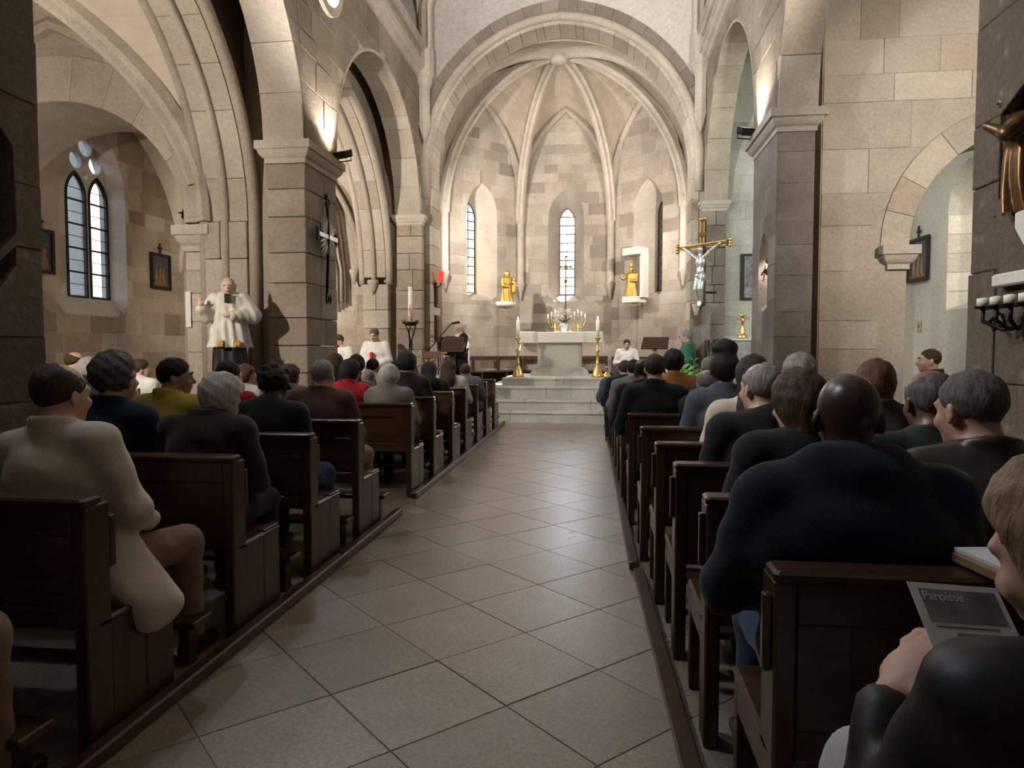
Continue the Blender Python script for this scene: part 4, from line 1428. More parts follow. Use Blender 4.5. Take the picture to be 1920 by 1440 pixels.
# flowers on the altar
r2 = random.Random(5)
fl = thing('flower_vase', 'white vase of pale pink and white flowers at the middle of the altar', 'flowers', (-0.77, 15.25, ZT + 0.94))
MB().lathe([(0.05, 0), (0.06, 0.02), (0.068, 0.1), (0.075, 0.17), (0.07, 0.18), (0.03, 0.175)], n=14).build('vase', 'petal', fl, True)
lf = MB()
for k in range(40):
    a, e = r2.uniform(0, 2 * math.pi), r2.uniform(0.1, 0.9)
    d = V((math.cos(a) * math.cos(e), math.sin(a) * math.cos(e), math.sin(e))) * r2.uniform(0.16, 0.28)
    c = V((0, 0, 0.17))
    sd = d.cross(ez).normalized() * 0.018
    lf.add([c + d * 0.2, c + d * 0.65 + sd, c + d, c + d * 0.65 - sd], [(0, 1, 2, 3)])
lf.build('foliage', 'leaf', fl)
for k in range(60):
    a, e = r2.uniform(0, 2 * math.pi), r2.uniform(-0.05, 1.3)
    d = V((math.cos(a) * math.cos(e), math.sin(a) * math.cos(e), math.sin(e) * 0.9)) * r2.uniform(0.14, 0.30)
    c = V((0, 0, 0.25)) + d
    m = MB()
    for q in range(5):
        b = 2 * math.pi * q / 5
        t = V((math.cos(b), math.sin(b), 0.45))
        sd = V((-math.sin(b), math.cos(b), 0)) * 0.02
        m.add([c, c + t * 0.03 + sd * 1.3, c + t * 0.062, c + t * 0.03 - sd * 1.3], [(0, 1, 2, 3)])
    m.build('blossom', 'petal', fl)
for s, lab in ((-1, 'small brass candle holder on the altar left of the flower vase'), (1, 'small brass candle holder on the altar right of the flower vase')):
    q = thing('candle_holder', lab, 'candle holder', (-0.77 + s * 0.14, 15.2, ZT + 0.94))
    MB().lathe([(0.045, 0), (0.045, 0.01), (0.03, 0.02), (0.035, 0.05), (0.04, 0.055), (0.01, 0.055)], n=12).build('holder', 'brass', q, True)
# candelabra and processional cross behind the altar
for x, lab in ((-1.02, 'white-candled candelabrum behind the altar left of the flowers'), (-0.50, 'white-candled candelabrum behind the altar right of the flowers')):
    q = thing('candelabrum', lab, 'candelabrum', (x, 16.1, ZT))
    MB().lathe([(0.11, 0), (0.11, 0.03), (0.03, 0.08), (0.02, 0.5), (0.03, 0.9), (0.018, 1.0), (0.018, 1.22)], n=10).build('stem', 'brass', q, True)
    for k in range(5):
        t = (k - 2) / 2
        px, pz = t * 0.16, 1.22 + 0.1 * (1 - abs(t)) + 0.04
        MB().tube([(0, 0, 1.05), (t * 0.1, 0, 1.08), (px, 0, pz - 0.06), (px, 0, pz)], 0.008, 6).build('arm', 'brass', q, True)
        MB().lathe([(0.016, pz), (0.016, pz + 0.11), (0.004, pz + 0.115)], (px, 0, 0), 8).build('candle', 'white_wax', q, True)
pc = thing('processional_cross', 'slender bronze cross on a tall pole before the white apse window', 'cross', (-0.80, 16.45, ZT))
MB().lathe([(0.13, 0), (0.13, 0.03), (0.05, 0.08), (0.022, 0.15), (0.024, 0.9), (0.03, 1.35), (0.018, 1.7), (0.014, 2.1), (0.04, 2.13), (0.04, 2.17), (0.012, 2.2)], n=10).build('pole', 'door_wood', pc, True)
m = MB().box(-0.014, 0.014, -0.01, 0.01, 2.18, 2.70, 0.003).box(-0.11, 0.11, -0.01, 0.01, 2.46, 2.495, 0.003)
for cx, cz in ((-0.115, 2.478), (0.115, 2.478), (0, 2.71)):
    m.ball((cx, 0, cz), (0.03, 0.015, 0.03), 8, 6)
m.ball((0, 0, 2.478), (0.045, 0.015, 0.045), 10, 6)
m.build('cross_head', 'bronze', pc)

# ---------------------------------------------------------------- robed figures in wood, gilt or plaster
def robe(s, h, w0, w1, zc0=0.0, folds=9, amp=0.05, dy=0.0, cx=0.0, cy=0.0, depth=0.72):
    """gown: elliptical cone from the hem to the shoulders, fluted"""
    def f(X, Y, Z):
        t = np.clip((Z - zc0) / (h - zc0), 0, 1)
        r = w0 + (w1 - w0) * t ** 0.8
        ang = np.arctan2(Y - cy, X - cx)
        r = r * (1 + amp * (1 - t * 0.8) * np.cos(folds * ang + 2.0 * np.sin(3 * t)))
        d = np.sqrt((X - cx) ** 2 + ((Y - cy - dy * t) / depth) ** 2) - r
        return np.maximum(d * 0.75, np.maximum(zc0 - Z, Z - h))
    m = max(w0, w1) * 1.15
    s.fn(f, (cx - m, cy - m, zc0), (cx + m, cy + m, h), 0.02)
    return s
def simple_head(s, c, r, fy=-1):
    """head looking along fy (front of the face)"""
    c = V(c)
    s.ell(c, (r * 0.76, r * 0.92, r), 0.01)
    s.ell(c + V((0, fy * r * 0.3, -r * 0.45)), (r * 0.6, r * 0.62, r * 0.68), 0.02)
    s.cone(c + V((0, fy * r * 0.92, 0.02 * r)), c + V((0, fy * r * 1.12, -r * 0.28)), r * 0.08, r * 0.14, 0.008)
    for q in (-1, 1):
        s.ell(c + V((q * r * 0.33, fy * r * 1.02, 0.02 * r)), (r * 0.15, r * 0.15, r * 0.1), 0.01, 's')
        s.ell(c + V((q * r * 0.76, 0, -0.1 * r)), (r * 0.1, r * 0.18, r * 0.28), 0.005)
    s.ell(c + V((0, fy * r * 0.95, -r * 0.62)), (r * 0.24, r * 0.1, r * 0.08), 0.008)
    return s
# gilt Madonna with child on a bracket (left oblique wall)
p = at(951, 566, 17.0)
md_ = thing('gilt_statue', 'gilded statue of a veiled woman holding a child, on a stone bracket', 'statue', p + V((0, 0, 0)), math.radians(35))
s = SDF()
robe(s, 0.56, 0.155, 0.11, 0.0, 8, 0.12)
s.ell((0, 0, 0.5), (0.12, 0.09, 0.12), 0.04)
simple_head(s, (0, -0.01, 0.68), 0.068)
s.ell((0, 0.025, 0.67), (0.075, 0.07, 0.1), 0.02)
s.cone((0.12, 0, 0.54), (0.16, -0.05, 0.40), 0.05, 0.045, 0.03)
s.cone((0.16, -0.05, 0.40), (0.12, -0.13, 0.40), 0.04, 0.03, 0.02)
s.cone((-0.12, 0, 0.54), (-0.14, -0.06, 0.38), 0.05, 0.045, 0.03)
s.cone((-0.14, -0.06, 0.38), (-0.02, -0.12, 0.36), 0.04, 0.03, 0.02)
o = s.mesh('figure', 0.011, 'gold', md_)
s = SDF()
s.cone((0.11, -0.14, 0.24), (0.11, -0.12, 0.46), 0.06, 0.05, 0.02)
simple_head(s, (0.11, -0.13, 0.535), 0.05)
s.cone((0.08, -0.15, 0.42), (0.02, -0.18, 0.44), 0.025, 0.02, 0.01)
s.cone((0.14, -0.15, 0.42), (0.18, -0.18, 0.36), 0.025, 0.02, 0.01)
s.mesh('child', 0.010, 'gold', md_)
br = thing('statue_bracket', 'curved stone bracket under the gilded woman and child', 'bracket', p + V((0, 0, -0.1)), math.radians(45))
MB().lathe([(0.06, -0.06), (0.17, -0.03), (0.24, 0.0), (0.25, 0.03), (0.25, 0.098)], (0, 0.05, 0), 20).build('bracket_block', 'altar_stone', br, True)
# gilt saint in a stone frame (right oblique wall)
p = at(1184, 556, 17.1)
rzr = math.radians(-45)
nf = thing('statue_shrine', 'pale stone shrine with canopy, back slab and pedestal on the right apse wall', 'shrine', p, rzr)
MB().box(-0.20, 0.20, -0.12, 0.30, -0.15, 0.0, 0.01).build('pedestal', 'altar_stone', nf)
MB().box(0.20, 0.27, 0.06, 0.30, -0.03, 1.02, 0.01).build('back_slab', 'altar_stone', nf)
MB().box(-0.26, 0.26, -0.06, 0.30, 0.98, 1.16, 0.01).build('canopy', 'altar_stone', nf)
gs = thing('gilt_statue', 'gilded statue of a crowned saint striding under the stone canopy', 'statue', p, rzr + 0.2)
s = SDF()
robe(s, 0.52, 0.15, 0.10, 0.0, 7, 0.16, -0.02)
s.ell((0, -0.01, 0.47), (0.12, 0.09, 0.13), 0.04)
simple_head(s, (0.01, -0.03, 0.645), 0.062)
s.ell((0.01, 0.0, 0.66), (0.06, 0.06, 0.06), 0.01)
s.cone((-0.12, 0, 0.52), (-0.20, -0.05, 0.42), 0.045, 0.035, 0.02)
s.cone((-0.20, -0.05, 0.42), (-0.25, -0.12, 0.48), 0.035, 0.02, 0.02)
s.cone((0.12, 0, 0.52), (0.16, -0.05, 0.36), 0.05, 0.035, 0.02)
s.cone((0.16, -0.05, 0.36), (0.05, -0.12, 0.36), 0.035, 0.025, 0.02)
s.mesh('figure', 0.011, 'gold', gs)
MB().lathe([(0.05, 0.70), (0.06, 0.78), (0.045, 0.76), (0.03, 0.72)], (0.01, -0.02, 0), 8, cap=False).build('crown', 'gold', gs)

# benches along the apse walls
def bench(name, label, c, rz, ln, arms=True):
    r = thing(name, label, 'bench', c, rz)
    MB().box(-ln / 2, ln / 2, -0.38, 0.0, 0.40, 0.44, 0.006).build('seat', 'bench_wood', r)
    MB().box(-ln / 2, ln / 2, 0.0, 0.035, 0.70, 0.80, 0.006).build('back_rail', 'bench_wood', r)
    MB().box(-ln / 2, ln / 2, -0.01, 0.02, 0.0, 0.40, 0.004).build('back_board', 'bench_wood', r)
    for x in (-ln / 2, -ln / 6, ln / 6, ln / 2 - 0.06):
        MB().box(x, x + 0.06, -0.02, 0.04, 0.0, 0.80, 0.004).build('post', 'bench_wood', r)
        MB().box(x, x + 0.05, -0.38, -0.33, 0.0, 0.40, 0.004).build('leg', 'bench_wood', r)
    return r
fr1, ln1 = apse_fr[1]
pm = fr1.P(ln1 / 2, ZF, 0.12)
bench('choir_bench', 'brown wooden bench along the left apse wall behind the reader', pm, math.radians(45), 2.3)
bench('choir_bench', 'brown wooden bench along the back apse wall behind the altar', (AX, 18.15, ZF), 0.0, 2.2)
pm = fr3.P(ln3 / 2 + 0.1, ZF, 0.35)
bench('choir_bench', 'dark wooden bench at the right apse wall beside the seated boy', (at(1202, 700, 16.5).x, 16.55, ZF), math.radians(-8), 1.35)

# ---------------------------------------------------------------- lectern group on the left
lc = at(848, 640, 13.05)
le = thing('lectern', 'carved dark wooden lectern with a slanted desk before the reader', 'lectern', (lc.x, 13.1, ZF - 0.0))
MB().lathe([(0.22, 0), (0.22, 0.05), (0.1, 0.1), (0.06, 0.2), (0.075, 0.35), (0.05, 0.5), (0.06, 0.8), (0.08, 0.98)], n=10).build('column', 'bench_wood', le, True)
m = MB()
m.add([(-0.25, -0.2, 0.98), (0.25, -0.2, 0.98), (0.25, 0.2, 1.16), (-0.25, 0.2, 1.16), (-0.25, -0.2, 1.02), (0.25, -0.2, 1.02), (0.25, 0.2, 1.20), (-0.25, 0.2, 1.20)], [(3, 2, 1, 0), (4, 5, 6, 7), (0, 1, 5, 4), (1, 2, 6, 5), (2, 3, 7, 6), (3, 0, 4, 7)])
pf = [(-0.25, 0.94), (-0.2, 0.92), (0.2, 0.92), (0.25, 0.94), (0.26, 1.18)] + [(0.26 - 0.065 * k, 1.19 + (0.015 if k % 2 else 0.0) + 0.02 * (1 - abs(k - 4) / 4)) for k in range(1, 8)] + [(-0.26, 1.18)]
prism('desk_front', Fr((0, -0.2, 0), ex, ez, -ey), pf, -0.02, 0.02, 'bench_wood', le)
m.build('desk', 'bench_wood', le)
ms = thing('microphone_stand', 'black boom microphone stand reaching over the lectern', 'microphone stand', at(800, 700, 12.75) * 1)
ms.location.z = ZF
b0 = ms.location.copy()
tip = at(846, 607, 12.9) - b0
mid = at(822, 640, 12.85) - b0
low = at(790, 672, 12.75) - b0
MB().tube([(mid.x, mid.y, 0.02), (mid.x, mid.y, mid.z)], 0.012, 8).build('pole', 'iron', ms, True)
MB().tube([low, tip], 0.010, 8).build('boom', 'iron', ms, True)
m = MB()
for k in range(3):
    a = 2 * math.pi * k / 3
    m.tube([(mid.x, mid.y, 0.12), (mid.x + 0.28 * math.cos(a), mid.y + 0.28 * math.sin(a), 0.01)], 0.01, 6)
m.build('tripod', 'iron', ms)
MB().tube([tip, tip + V((0.05, 0, 0.01)), tip + V((0.16, 0.0, 0.03))], [0.014, 0.02, 0.024], 10).build('microphone', 'iron', ms, True)
# red-seated chairs by the lectern
def chair(loc, rz, label, seat, frame, group=None):
    r = thing('chair', label, 'chair', loc, rz, group)
    MB().box(-0.21, 0.21, -0.2, 0.2, 0.42, 0.47, 0.015).build('seat', seat, r)
    for sx in (-0.19, 0.19):
        MB().tube([(sx, -0.17, 0), (sx, -0.17, 0.43)], 0.018, 8).build('leg', frame, r, True)
        MB().tube([(sx, 0.18, 0), (sx, 0.18, 0.45), (sx, 0.22, 0.95)], 0.018, 8).build('leg', frame, r, True)
    MB().box(-0.2, 0.2, 0.195, 0.225, 0.80, 0.93, 0.01).build('backrest', frame, r)
    MB().box(-0.2, 0.2, 0.185, 0.21, 0.60, 0.66, 0.008).build('back_slat', frame, r)
    return r
q = at(822, 700, 12.9)
chair((q.x, 12.85, ZF), math.radians(160), 'wooden chair with a red seat between microphone stand and lectern', 'red_cloth', 'door_wood')
# paschal candle on a twisted iron stand with greenery
q = at(770, 640, 12.95)
ps = thing('paschal_candle', 'tall white paschal candle with red marks on a twisted black iron stand', 'candle', (q.x, 12.95, 0.2))
zb = at(770, 606, 12.95).z - 0.2
m = MB()
for k in range(3):
    a0 = 2 * math.pi * k / 3
    pts = []
    for i in range(18):
        t = i / 17
        a = a0 + t * 5
        rr = 0.15 * (1 - t) ** 4 + 0.022 + 0.10 * max(0, t - 0.82) * 5
        pts.append((rr * math.cos(a), rr * math.sin(a), t * (zb - 0.02)))
    m.tube(pts, 0.014, 6)
m.build('stand', 'iron', ps, True)
MB().lathe([(0.05, zb - 0.05), (0.15, zb - 0.01), (0.15, zb + 0.02), (0.04, zb + 0.02)], n=12).build('drip_tray', 'iron', ps, True)
ct = at(770, 538, 12.95).z - 0.2
MB().lathe([(0.042, zb), (0.042, ct), (0.01, ct + 0.005)], n=14).build('candle', 'white_wax', ps, True)
mk = MB().box(-0.006, 0.006, -0.045, -0.040, zb + 0.16, zb + 0.36).box(-0.022, 0.022, -0.045, -0.040, zb + 0.25, zb + 0.264)
mk.box(-0.014, 0.014, -0.045, -0.040, zb + 0.06, zb + 0.075).box(-0.014, 0.014, -0.045, -0.040, zb + 0.10, zb + 0.113)
mk.build('candle_mark', 'red_cloth', ps)
m = MB()
for k in range(70):
    a, e = r2.uniform(0, 2 * math.pi), r2.uniform(-0.3, 0.7)
    c = V((0.12 * math.cos(a), 0.12 * math.sin(a), zb + 0.01))
    d = V((math.cos(a + r2.uniform(-1, 1)) * math.cos(e), math.sin(a + r2.uniform(-1, 1)) * math.cos(e), math.sin(e))) * r2.uniform(0.05, 0.11)
    sd = d.cross(ez).normalized() * 0.016
    m.add([c, c + d * 0.5 + sd, c + d, c + d * 0.5 - sd], [(0, 1, 2, 3)])
m.build('greenery', 'leaf', ps)
# tall leafy frond by the microphone
def plant(name, label, base, stems, h, spread, leafl, mat, seed, pot=True):
    rr = random.Random(seed)
    r = thing(name, label, 'plant', base)
    if pot:
        MB().lathe([(0.1, 0), (0.12, 0.02), (0.15, 0.24), (0.155, 0.26), (0.13, 0.26), (0.12, 0.2)], n=14).build('pot', 'bronze', r, True)
    for k in range(stems):
        a = rr.uniform(0, 2 * math.pi)
        l = h * rr.uniform(0.7, 1.0)
        sp = spread * rr.uniform(0.3, 1.0)
        pts = [V((0.03 * math.cos(a), 0.03 * math.sin(a), 0.2))]
        for i in range(1, 9):
            t = i / 8
            pts.append(V((math.cos(a) * sp * t ** 1.6, math.sin(a) * sp * t ** 1.6, 0.2 + (l - 0.2) * (t - 0.18 * t * t * sp))))
        m = MB().tube(pts, 0.006, 5)
        for i in range(2, 9):
            for sd in (-1, 1):
                t = (pts[min(i + 1, 8)] - pts[i - 1]).normalized()
                side = t.cross(V((math.cos(a + 1.5), math.sin(a + 1.5), 0.2))).normalized()
                side = t.cross(side).normalized() * sd
                d = (side * 0.85 + t * 0.5).normalized() * leafl * rr.uniform(0.7, 1.1)
                w = d.cross(t).normalized() * leafl * 0.0 + t * leafl * 0.2
                m.add([pts[i], pts[i] + d * 0.5 + w, pts[i] + d, pts[i] + d * 0.5 - w * 0.6], [(0, 1, 2, 3)])
        m.build('frond', mat, r)
    return r
q = at(800, 700, 13.0)
plant('potted_plant', 'slender green plant beside the microphone stand', (q.x, 13.0, ZF), 3, 0.95, 0.25, 0.12, 'leaf_light', 3)
# sanctuary lamp and dark carved doors on the left jamb
q = at(817, 550, 13.9)
for (y0, y1), lab in (((527, 573), 'narrow dark carved wooden door of the upper wall safe by the chancel arch'), ((590, 640), 'narrow dark carved wooden door of the lower wall safe by the chancel arch')):
    z1, z0 = at(818, y0, 13.5).z, at(818, y1, 13.5).z
    r = thing('safe_cupboard', lab, 'cupboard', (CXA - 2.47 + 0.0, 13.95, z0))
    MB().box(0.0, 0.06, -0.22, 0.22, 0, z1 - z0, 0.006).build('door', 'door_wood', r)
    MB().box(0.06, 0.072, -0.16, 0.16, 0.06, z1 - z0 - 0.06, 0.006).build('door_panel', 'door_wood', r)
q = at(827, 500, 13.6)
sl = thing('sanctuary_lamp', 'red glass sanctuary lamp on a scrolled iron bracket', 'lamp', (CXA - 2.47, 13.7, at(827, 527, 13.6).z))
MB().tube([(0.0, 0, -0.1), (0.06, 0, -0.12), (0.13, 0, -0.09), (0.15, 0, -0.02)], 0.012, 6).build('bracket', 'iron', sl, True)
MB().tube([(0.0, 0, 0.04), (-0.04, -0.03, 0.06), (-0.09, -0.04, 0.03), (-0.10, -0.04, -0.05), (-0.05, -0.04, -0.1), (0.02, -0.04, -0.06), (0.04, -0.03, 0.02)], 0.010, 6).build('scroll', 'iron', sl, True)
MB().lathe([(0.03, -0.02), (0.05, 0.0), (0.055, 0.2), (0.05, 0.2)], (0.15, 0, 0), 12).build('red_glass', 'red_glass', sl, True)

# ---------------------------------------------------------------- right of the altar
q = at(1228, 645, 13.6)
am = thing('music_desk', 'dark slanted reading desk on a wooden post near the priest in green', 'lectern', (q.x, 13.6, ZF))
MB().box(-0.04, 0.04, -0.04, 0.04, 0, 1.0, 0.006).build('post', 'light_wood', am)
MB().box(-0.2, 0.2, -0.15, 0.15, 0, 0.04, 0.006).build('foot', 'light_wood', am)
z0, z1 = at(1228, 653, 13.5).z - ZF, at(1228, 632, 13.7).z - ZF
m = MB().add([(-0.27, -0.12, z0), (0.23, -0.12, z0), (0.27, 0.08, z1), (-0.21, 0.08, z1), (-0.27, -0.10, z0 - 0.02), (0.23, -0.10, z0 - 0.02), (0.27, 0.10, z1 - 0.02), (-0.21, 0.10, z1 - 0.02)], [(0, 1, 2, 3), (7, 6, 5, 4), (4, 5, 1, 0), (5, 6, 2, 1), (6, 7, 3, 2), (7, 4, 0, 3)])
m.build('desk', 'pew_wood', am)
q = at(1310, 660, 13.2)
ch = thing('priest_chair', 'dark carved high-backed chair of the priest in green', 'chair', (q.x - 0.14, 13.2, ZF), math.radians(90))
MB().box(-0.27, 0.27, -0.3, 0.2, 0.38, 0.46, 0.02).build('seat', 'red_cloth', ch)
MB().box(-0.28, 0.28, -0.30, -0.25, 0.2, 1.14, 0.01).build('backrest', 'pew_wood_v', ch)
for sx in (-0.27, 0.22):
    for y in (-0.29, 0.16):
        MB().box(sx, sx + 0.05, y, y + 0.05, 0, 0.66 if y > 0 else 0.4, 0.006).build('leg', 'pew_wood_v', ch)
    MB().box(sx, sx + 0.05, -0.27, 0.22, 0.62, 0.67, 0.01).build('armrest', 'pew_wood', ch)
q = at(1300, 720, 12.45)
plant('fern', 'bushy dark green fern in a pot beside the right pews', (q.x, 12.45, 0.0), 30, 1.2, 0.45, 0.14, 'leaf', 8)
q = at(1282, 700, 12.3)
plant('broad_leaf_plant', 'light green broad-leaved plant in front of the fern', (q.x, 12.25, 0.0), 7, 1.05, 0.22, 0.2, 'leaf_light', 9)
q = at(1334, 660, 12.6)
plant('tall_plant', 'single upright leafy stem rising behind the right pews', (q.x, 12.6, 0.38), 1, 1.05, 0.08, 0.15, 'leaf_light', 12)
# crucifix on the right pier
q = at(1322, 480, 13.25)
zc = lambda y: at(1322, y, 13.25).z
cr = thing('crucifix', 'large gilded crucifix with a silvery figure fixed to the right chancel pier', 'crucifix', (q.x - 0.06, 13.05, zc(560)), math.radians(-46))
hh = zc(418) - zc(560)
MB().box(-0.045, 0.045, -0.03, 0.03, -0.15, hh, 0.008).build('upright', 'bronze', cr)
zb2 = zc(464) - zc(560)
BW = 0.52
MB().box(-BW, BW, -0.03, 0.03, zb2 - 0.045, zb2 + 0.045, 0.008).build('crossbeam', 'bronze', cr)
for cx, cz, dx, dz in ((-BW - 0.02, zb2, -1, 0), (BW + 0.02, zb2, 1, 0), (0, hh, 0, 1)):
    m = MB()
    for t in (-1, 0, 1):
        m.ball((cx + dx * 0.04 + dz * t * 0.05, -0.01, cz + dz * 0.04 + dx * t * 0.05), 0.04, 8, 6)
    m.build('finial', 'brass', cr, True)
for x0, x1, z0, z1 in ((-BW + 0.02, BW - 0.02, zb2 + 0.03, zb2 + 0.045), (-BW + 0.02, BW - 0.02, zb2 - 0.045, zb2 - 0.03), (-0.045, -0.03, zb2 + 0.05, hh - 0.02), (0.03, 0.045, zb2 + 0.05, hh - 0.02)):
    MB().box(x0, x1, -0.036, -0.028, z0, z1).build('gilt_edge', 'brass', cr)
MB().tube([(0, 0.03, 0.1), (0.1, 0.25, 0.1)], 0.02, 6).build('wall_stay', 'iron', cr)
MB().box(-0.09, 0.09, -0.05, -0.03, zb2 + 0.17, zb2 + 0.24, 0.004).build('title_plate', 'bronze', cr)
s = SDF()
zt = zb2 - 0.07
s.ell((0.02, -0.11, zt), (0.05, 0.055, 0.065), 0.01)
s.cone((0.01, -0.09, zt - 0.06), (0, -0.08, zt - 0.11), 0.032, 0.035, 0.02)
s.ell((0, -0.08, zt - 0.21), (0.10, 0.062, 0.13), 0.03)
s.ell((0, -0.075, zt - 0.37), (0.072, 0.052, 0.1), 0.03)
s.ell((0, -0.08, zt - 0.46), (0.098, 0.072, 0.075), 0.02)
s.ell((0.06, -0.1, zt - 0.49), (0.06, 0.055, 0.09), 0.02)
for q_ in (-1, 1):
    s.cone((q_ * 0.10, -0.08, zt - 0.13), (q_ * 0.24, -0.07, zt - 0.02), 0.04, 0.03, 0.02)
    s.cone((q_ * 0.24, -0.07, zt - 0.02), (q_ * 0.38, -0.055, zb2 - 0.005), 0.03, 0.022, 0.015)
    s.ell((q_ * 0.40, -0.05, zb2), (0.03, 0.02, 0.022), 0.01)
    s.cone((q_ * 0.045, -0.08, zt - 0.48), (q_ * 0.05, -0.13, zt - 0.70), 0.058, 0.045, 0.02)
    s.cone((q_ * 0.05, -0.13, zt - 0.70), (q_ * 0.025, -0.07, zt - 0.92), 0.045, 0.028, 0.02)
    s.cone((q_ * 0.025, -0.07, zt - 0.92), (q_ * 0.018, -0.10, zt - 1.0), 0.028, 0.02, 0.01)
s.mesh('corpus', 0.009, 'silver_white', cr)
s = SDF()
s.ell((0, -0.085, zt + 0.02), (0.052, 0.052, 0.05), 0.01)
s.mesh('hair', 0.009, 'bronze', cr)
sc_ = thing('conical_lamp', 'white conical wall lamp with a wooden back board under the crucifix', 'wall lamp', (q.x - 0.08, 13.18, zc(578)))
MB().lathe([(0.03, -0.13), (0.06, 0.0), (0.075, 0.06), (0.075, 0.07), (0.02, 0.07)], (-0.08, -0.04, 0), 14).build('shade', 'altar_stone', sc_, True)
MB().box(-0.06, 0.02, -0.03, 0.04, -0.28, 0.06, 0.006).build('back_board', 'door_wood', sc_)
dr = thing('cupboard_door', 'narrow weathered wooden door on the pier below the crucifix', 'door', at(1311, 640, 13.25))
z0, z1 = at(1311, 690, 13.25).z, at(1311, 570, 13.25).z
dr.location.z = z0
MB().box(-0.16, 0.02, 0.0, 0.04, 0, z1 - z0, 0.005).build('plank', 'pier_grey', dr)
MB().box(0.022, 0.20, 0.0, 0.04, 0, z1 - z0, 0.005).build('plank', 'pier_grey', dr)
# brass candlestick on a plinth, framed picture
q = at(1392, 635, 12.6)
pl = thing('plinth', 'pale bluish box plinth in the right aisle under the brass candlestick', 'plinth', (q.x + 0.02, 12.6, 0))
MB().box(-0.22, 0.26, -0.2, 0.2, 0.0, q.z - 0.04, 0.006).build('body', 'silver_white', pl)
MB().box(-0.24, 0.28, -0.22, 0.22, q.z - 0.04, q.z, 0.008).build('top', 'altar_stone', pl)
bc = thing('brass_candlestick', 'ornate brass candlestick on the plinth in the right aisle', 'candlestick', (q.x, 12.6, q.z))
zt = at(1392, 590, 12.6).z - q.z
MB().lathe([(0.09, 0), (0.095, 0.02), (0.07, 0.07), (0.035, 0.11), (0.05, 0.15), (0.022, 0.19), (0.02, zt * 0.7), (0.045, zt * 0.74), (0.02, zt * 0.8), (0.03, zt * 0.9), (0.055, zt - 0.02), (0.05, zt), (0.01, zt)], n=12).build('stem', 'brass', bc, True)
MB().box(-0.11, 0.11, -0.012, 0.012, zt * 0.80, zt * 0.86, 0.005).build('crossbar', 'brass', bc)
def framed(label, fr_, uc, vc, w, h, cross=False, dark='ink', accent='gold', border=0.05):
    r = thing('framed_picture', label, 'picture', fr_.P(uc, vc, 0.02))
    l = Fr((0, 0, 0), fr_.u, fr_.v, fr_.n)
    for a0, a1, b0, b1 in ((-w / 2, w / 2, h / 2 - border, h / 2), (-w / 2, w / 2, -h / 2, -h / 2 + border), (-w / 2, -w / 2 + border, -h / 2 + border, h / 2 - border), (w / 2 - border, w / 2, -h / 2 + border, h / 2 - border)):
        prism('frame_bar', l, [(a0, b0), (a1, b0), (a1, b1), (a0, b1)], 0, 0.05, 'iron', r)
    a, b = w / 2 - border, h / 2 - border
    prism('picture', l, [(-a, -b), (a, -b), (a, b), (-a, b)], 0, 0.02, dark, r)
    if cross:
        prism('cross', l, [(-0.02, h / 2), (0.02, h / 2), (0.02, h / 2 + 0.09), (0.06, h / 2 + 0.09), (0.06, h / 2 + 0.13), (0.02, h / 2 + 0.13), (0.02, h / 2 + 0.2), (-0.02, h / 2 + 0.2), (-0.02, h / 2 + 0.13), (-0.06, h / 2 + 0.13), (-0.06, h / 2 + 0.09), (-0.02, h / 2 + 0.09)], 0.01, 0.03, 'iron', r)
        s_ = SDF()
        rr = random.Random(int(w * 1000 + uc * 100))
        for k in range(3):
            cx = (-0.1 + 0.1 * k) * w / 0.55
            hh_ = b * rr.uniform(0.9, 1.3)
            s_.cone((cx, 0, -b * 0.85), (cx + rr.uniform(-.03, .03), 0, -b * 0.85 + hh_ * 0.8), 0.05, 0.03, 0.02)
            s_.ell((cx, 0, -b * 0.85 + hh_), (0.028, 0.02, 0.034), 0.01)
            s_.cone((cx, 0, -b * 0.85 + hh_ * 0.75), (cx + rr.uniform(-0.1, 0.1), 0, -b * 0.85 + hh_ * rr.uniform(0.5, 0.9)), 0.02, 0.015, 0.01)
        s_.box((0, 0, -b * 0.9), (a * 0.9, 0.02, 0.03), 0.02)
        o_ = s_.mesh('relief', 0.014, 'relief_gold', r, l.P(0, 0, 0.02))
        ang = math.atan2(l.u.y, l.u.x)
        o_.rotation_euler = (0, 0, ang)
        o_.scale = (1, 0.45, 1)
    return r
plain('relief_gold', (0.16, 0.095, 0.035), 0.5, 0.4, 0.5, 25)
pa, pb = atX(278, 470, XN), atX(316, 543, XN)
framed('dark relief picture topped by a small cross, right of the gothic window', frN, (pa.y + pb.y) / 2, (pa.z + pb.z) / 2 - 0.02, pb.y - pa.y, 0.68, True)
pa = atX(96, 470, XN)
framed('dark framed picture half hidden by the near left pier', frN, pa.y - 0.25, 2.85, 0.5, 0.68, True)
frS2 = Fr((5.3, 0, 0), -ey, ez, -ex)
pa, pb = atX(1747, 445, 5.3), atX(1706, 525, 5.3)
framed('dark relief picture topped by a small cross in the right aisle', frS2, -(pa.y + pb.y) / 2, (atX(1726, 452, 5.3).z + atX(1726, 522, 5.3).z) / 2, abs(pb.y - pa.y), 0.72, True)
pa, pb = at(1390, 476, 13.55), at(1432, 562, 13.55)
fp = framed('black framed print of a white figure on the end wall of the right aisle', fY(13.6), (pa.x + pb.x) / 2, (pa.z + pb.z) / 2, pb.x - pa.x, pa.z - pb.z, False, 'ink', None, 0.04)
MB().box(-0.15, 0.15, -0.035, -0.028, -0.38, 0.38).build('mount', 'print_grey', fp)
MB().lathe([(0.02, 0.1), (0.05, 0.0), (0.09, -0.3), (0.1, -0.36)], (0.03, -0.03, 0), 8).build('print_figure', 'paper', fp).scale = (1, 0.1, 1)
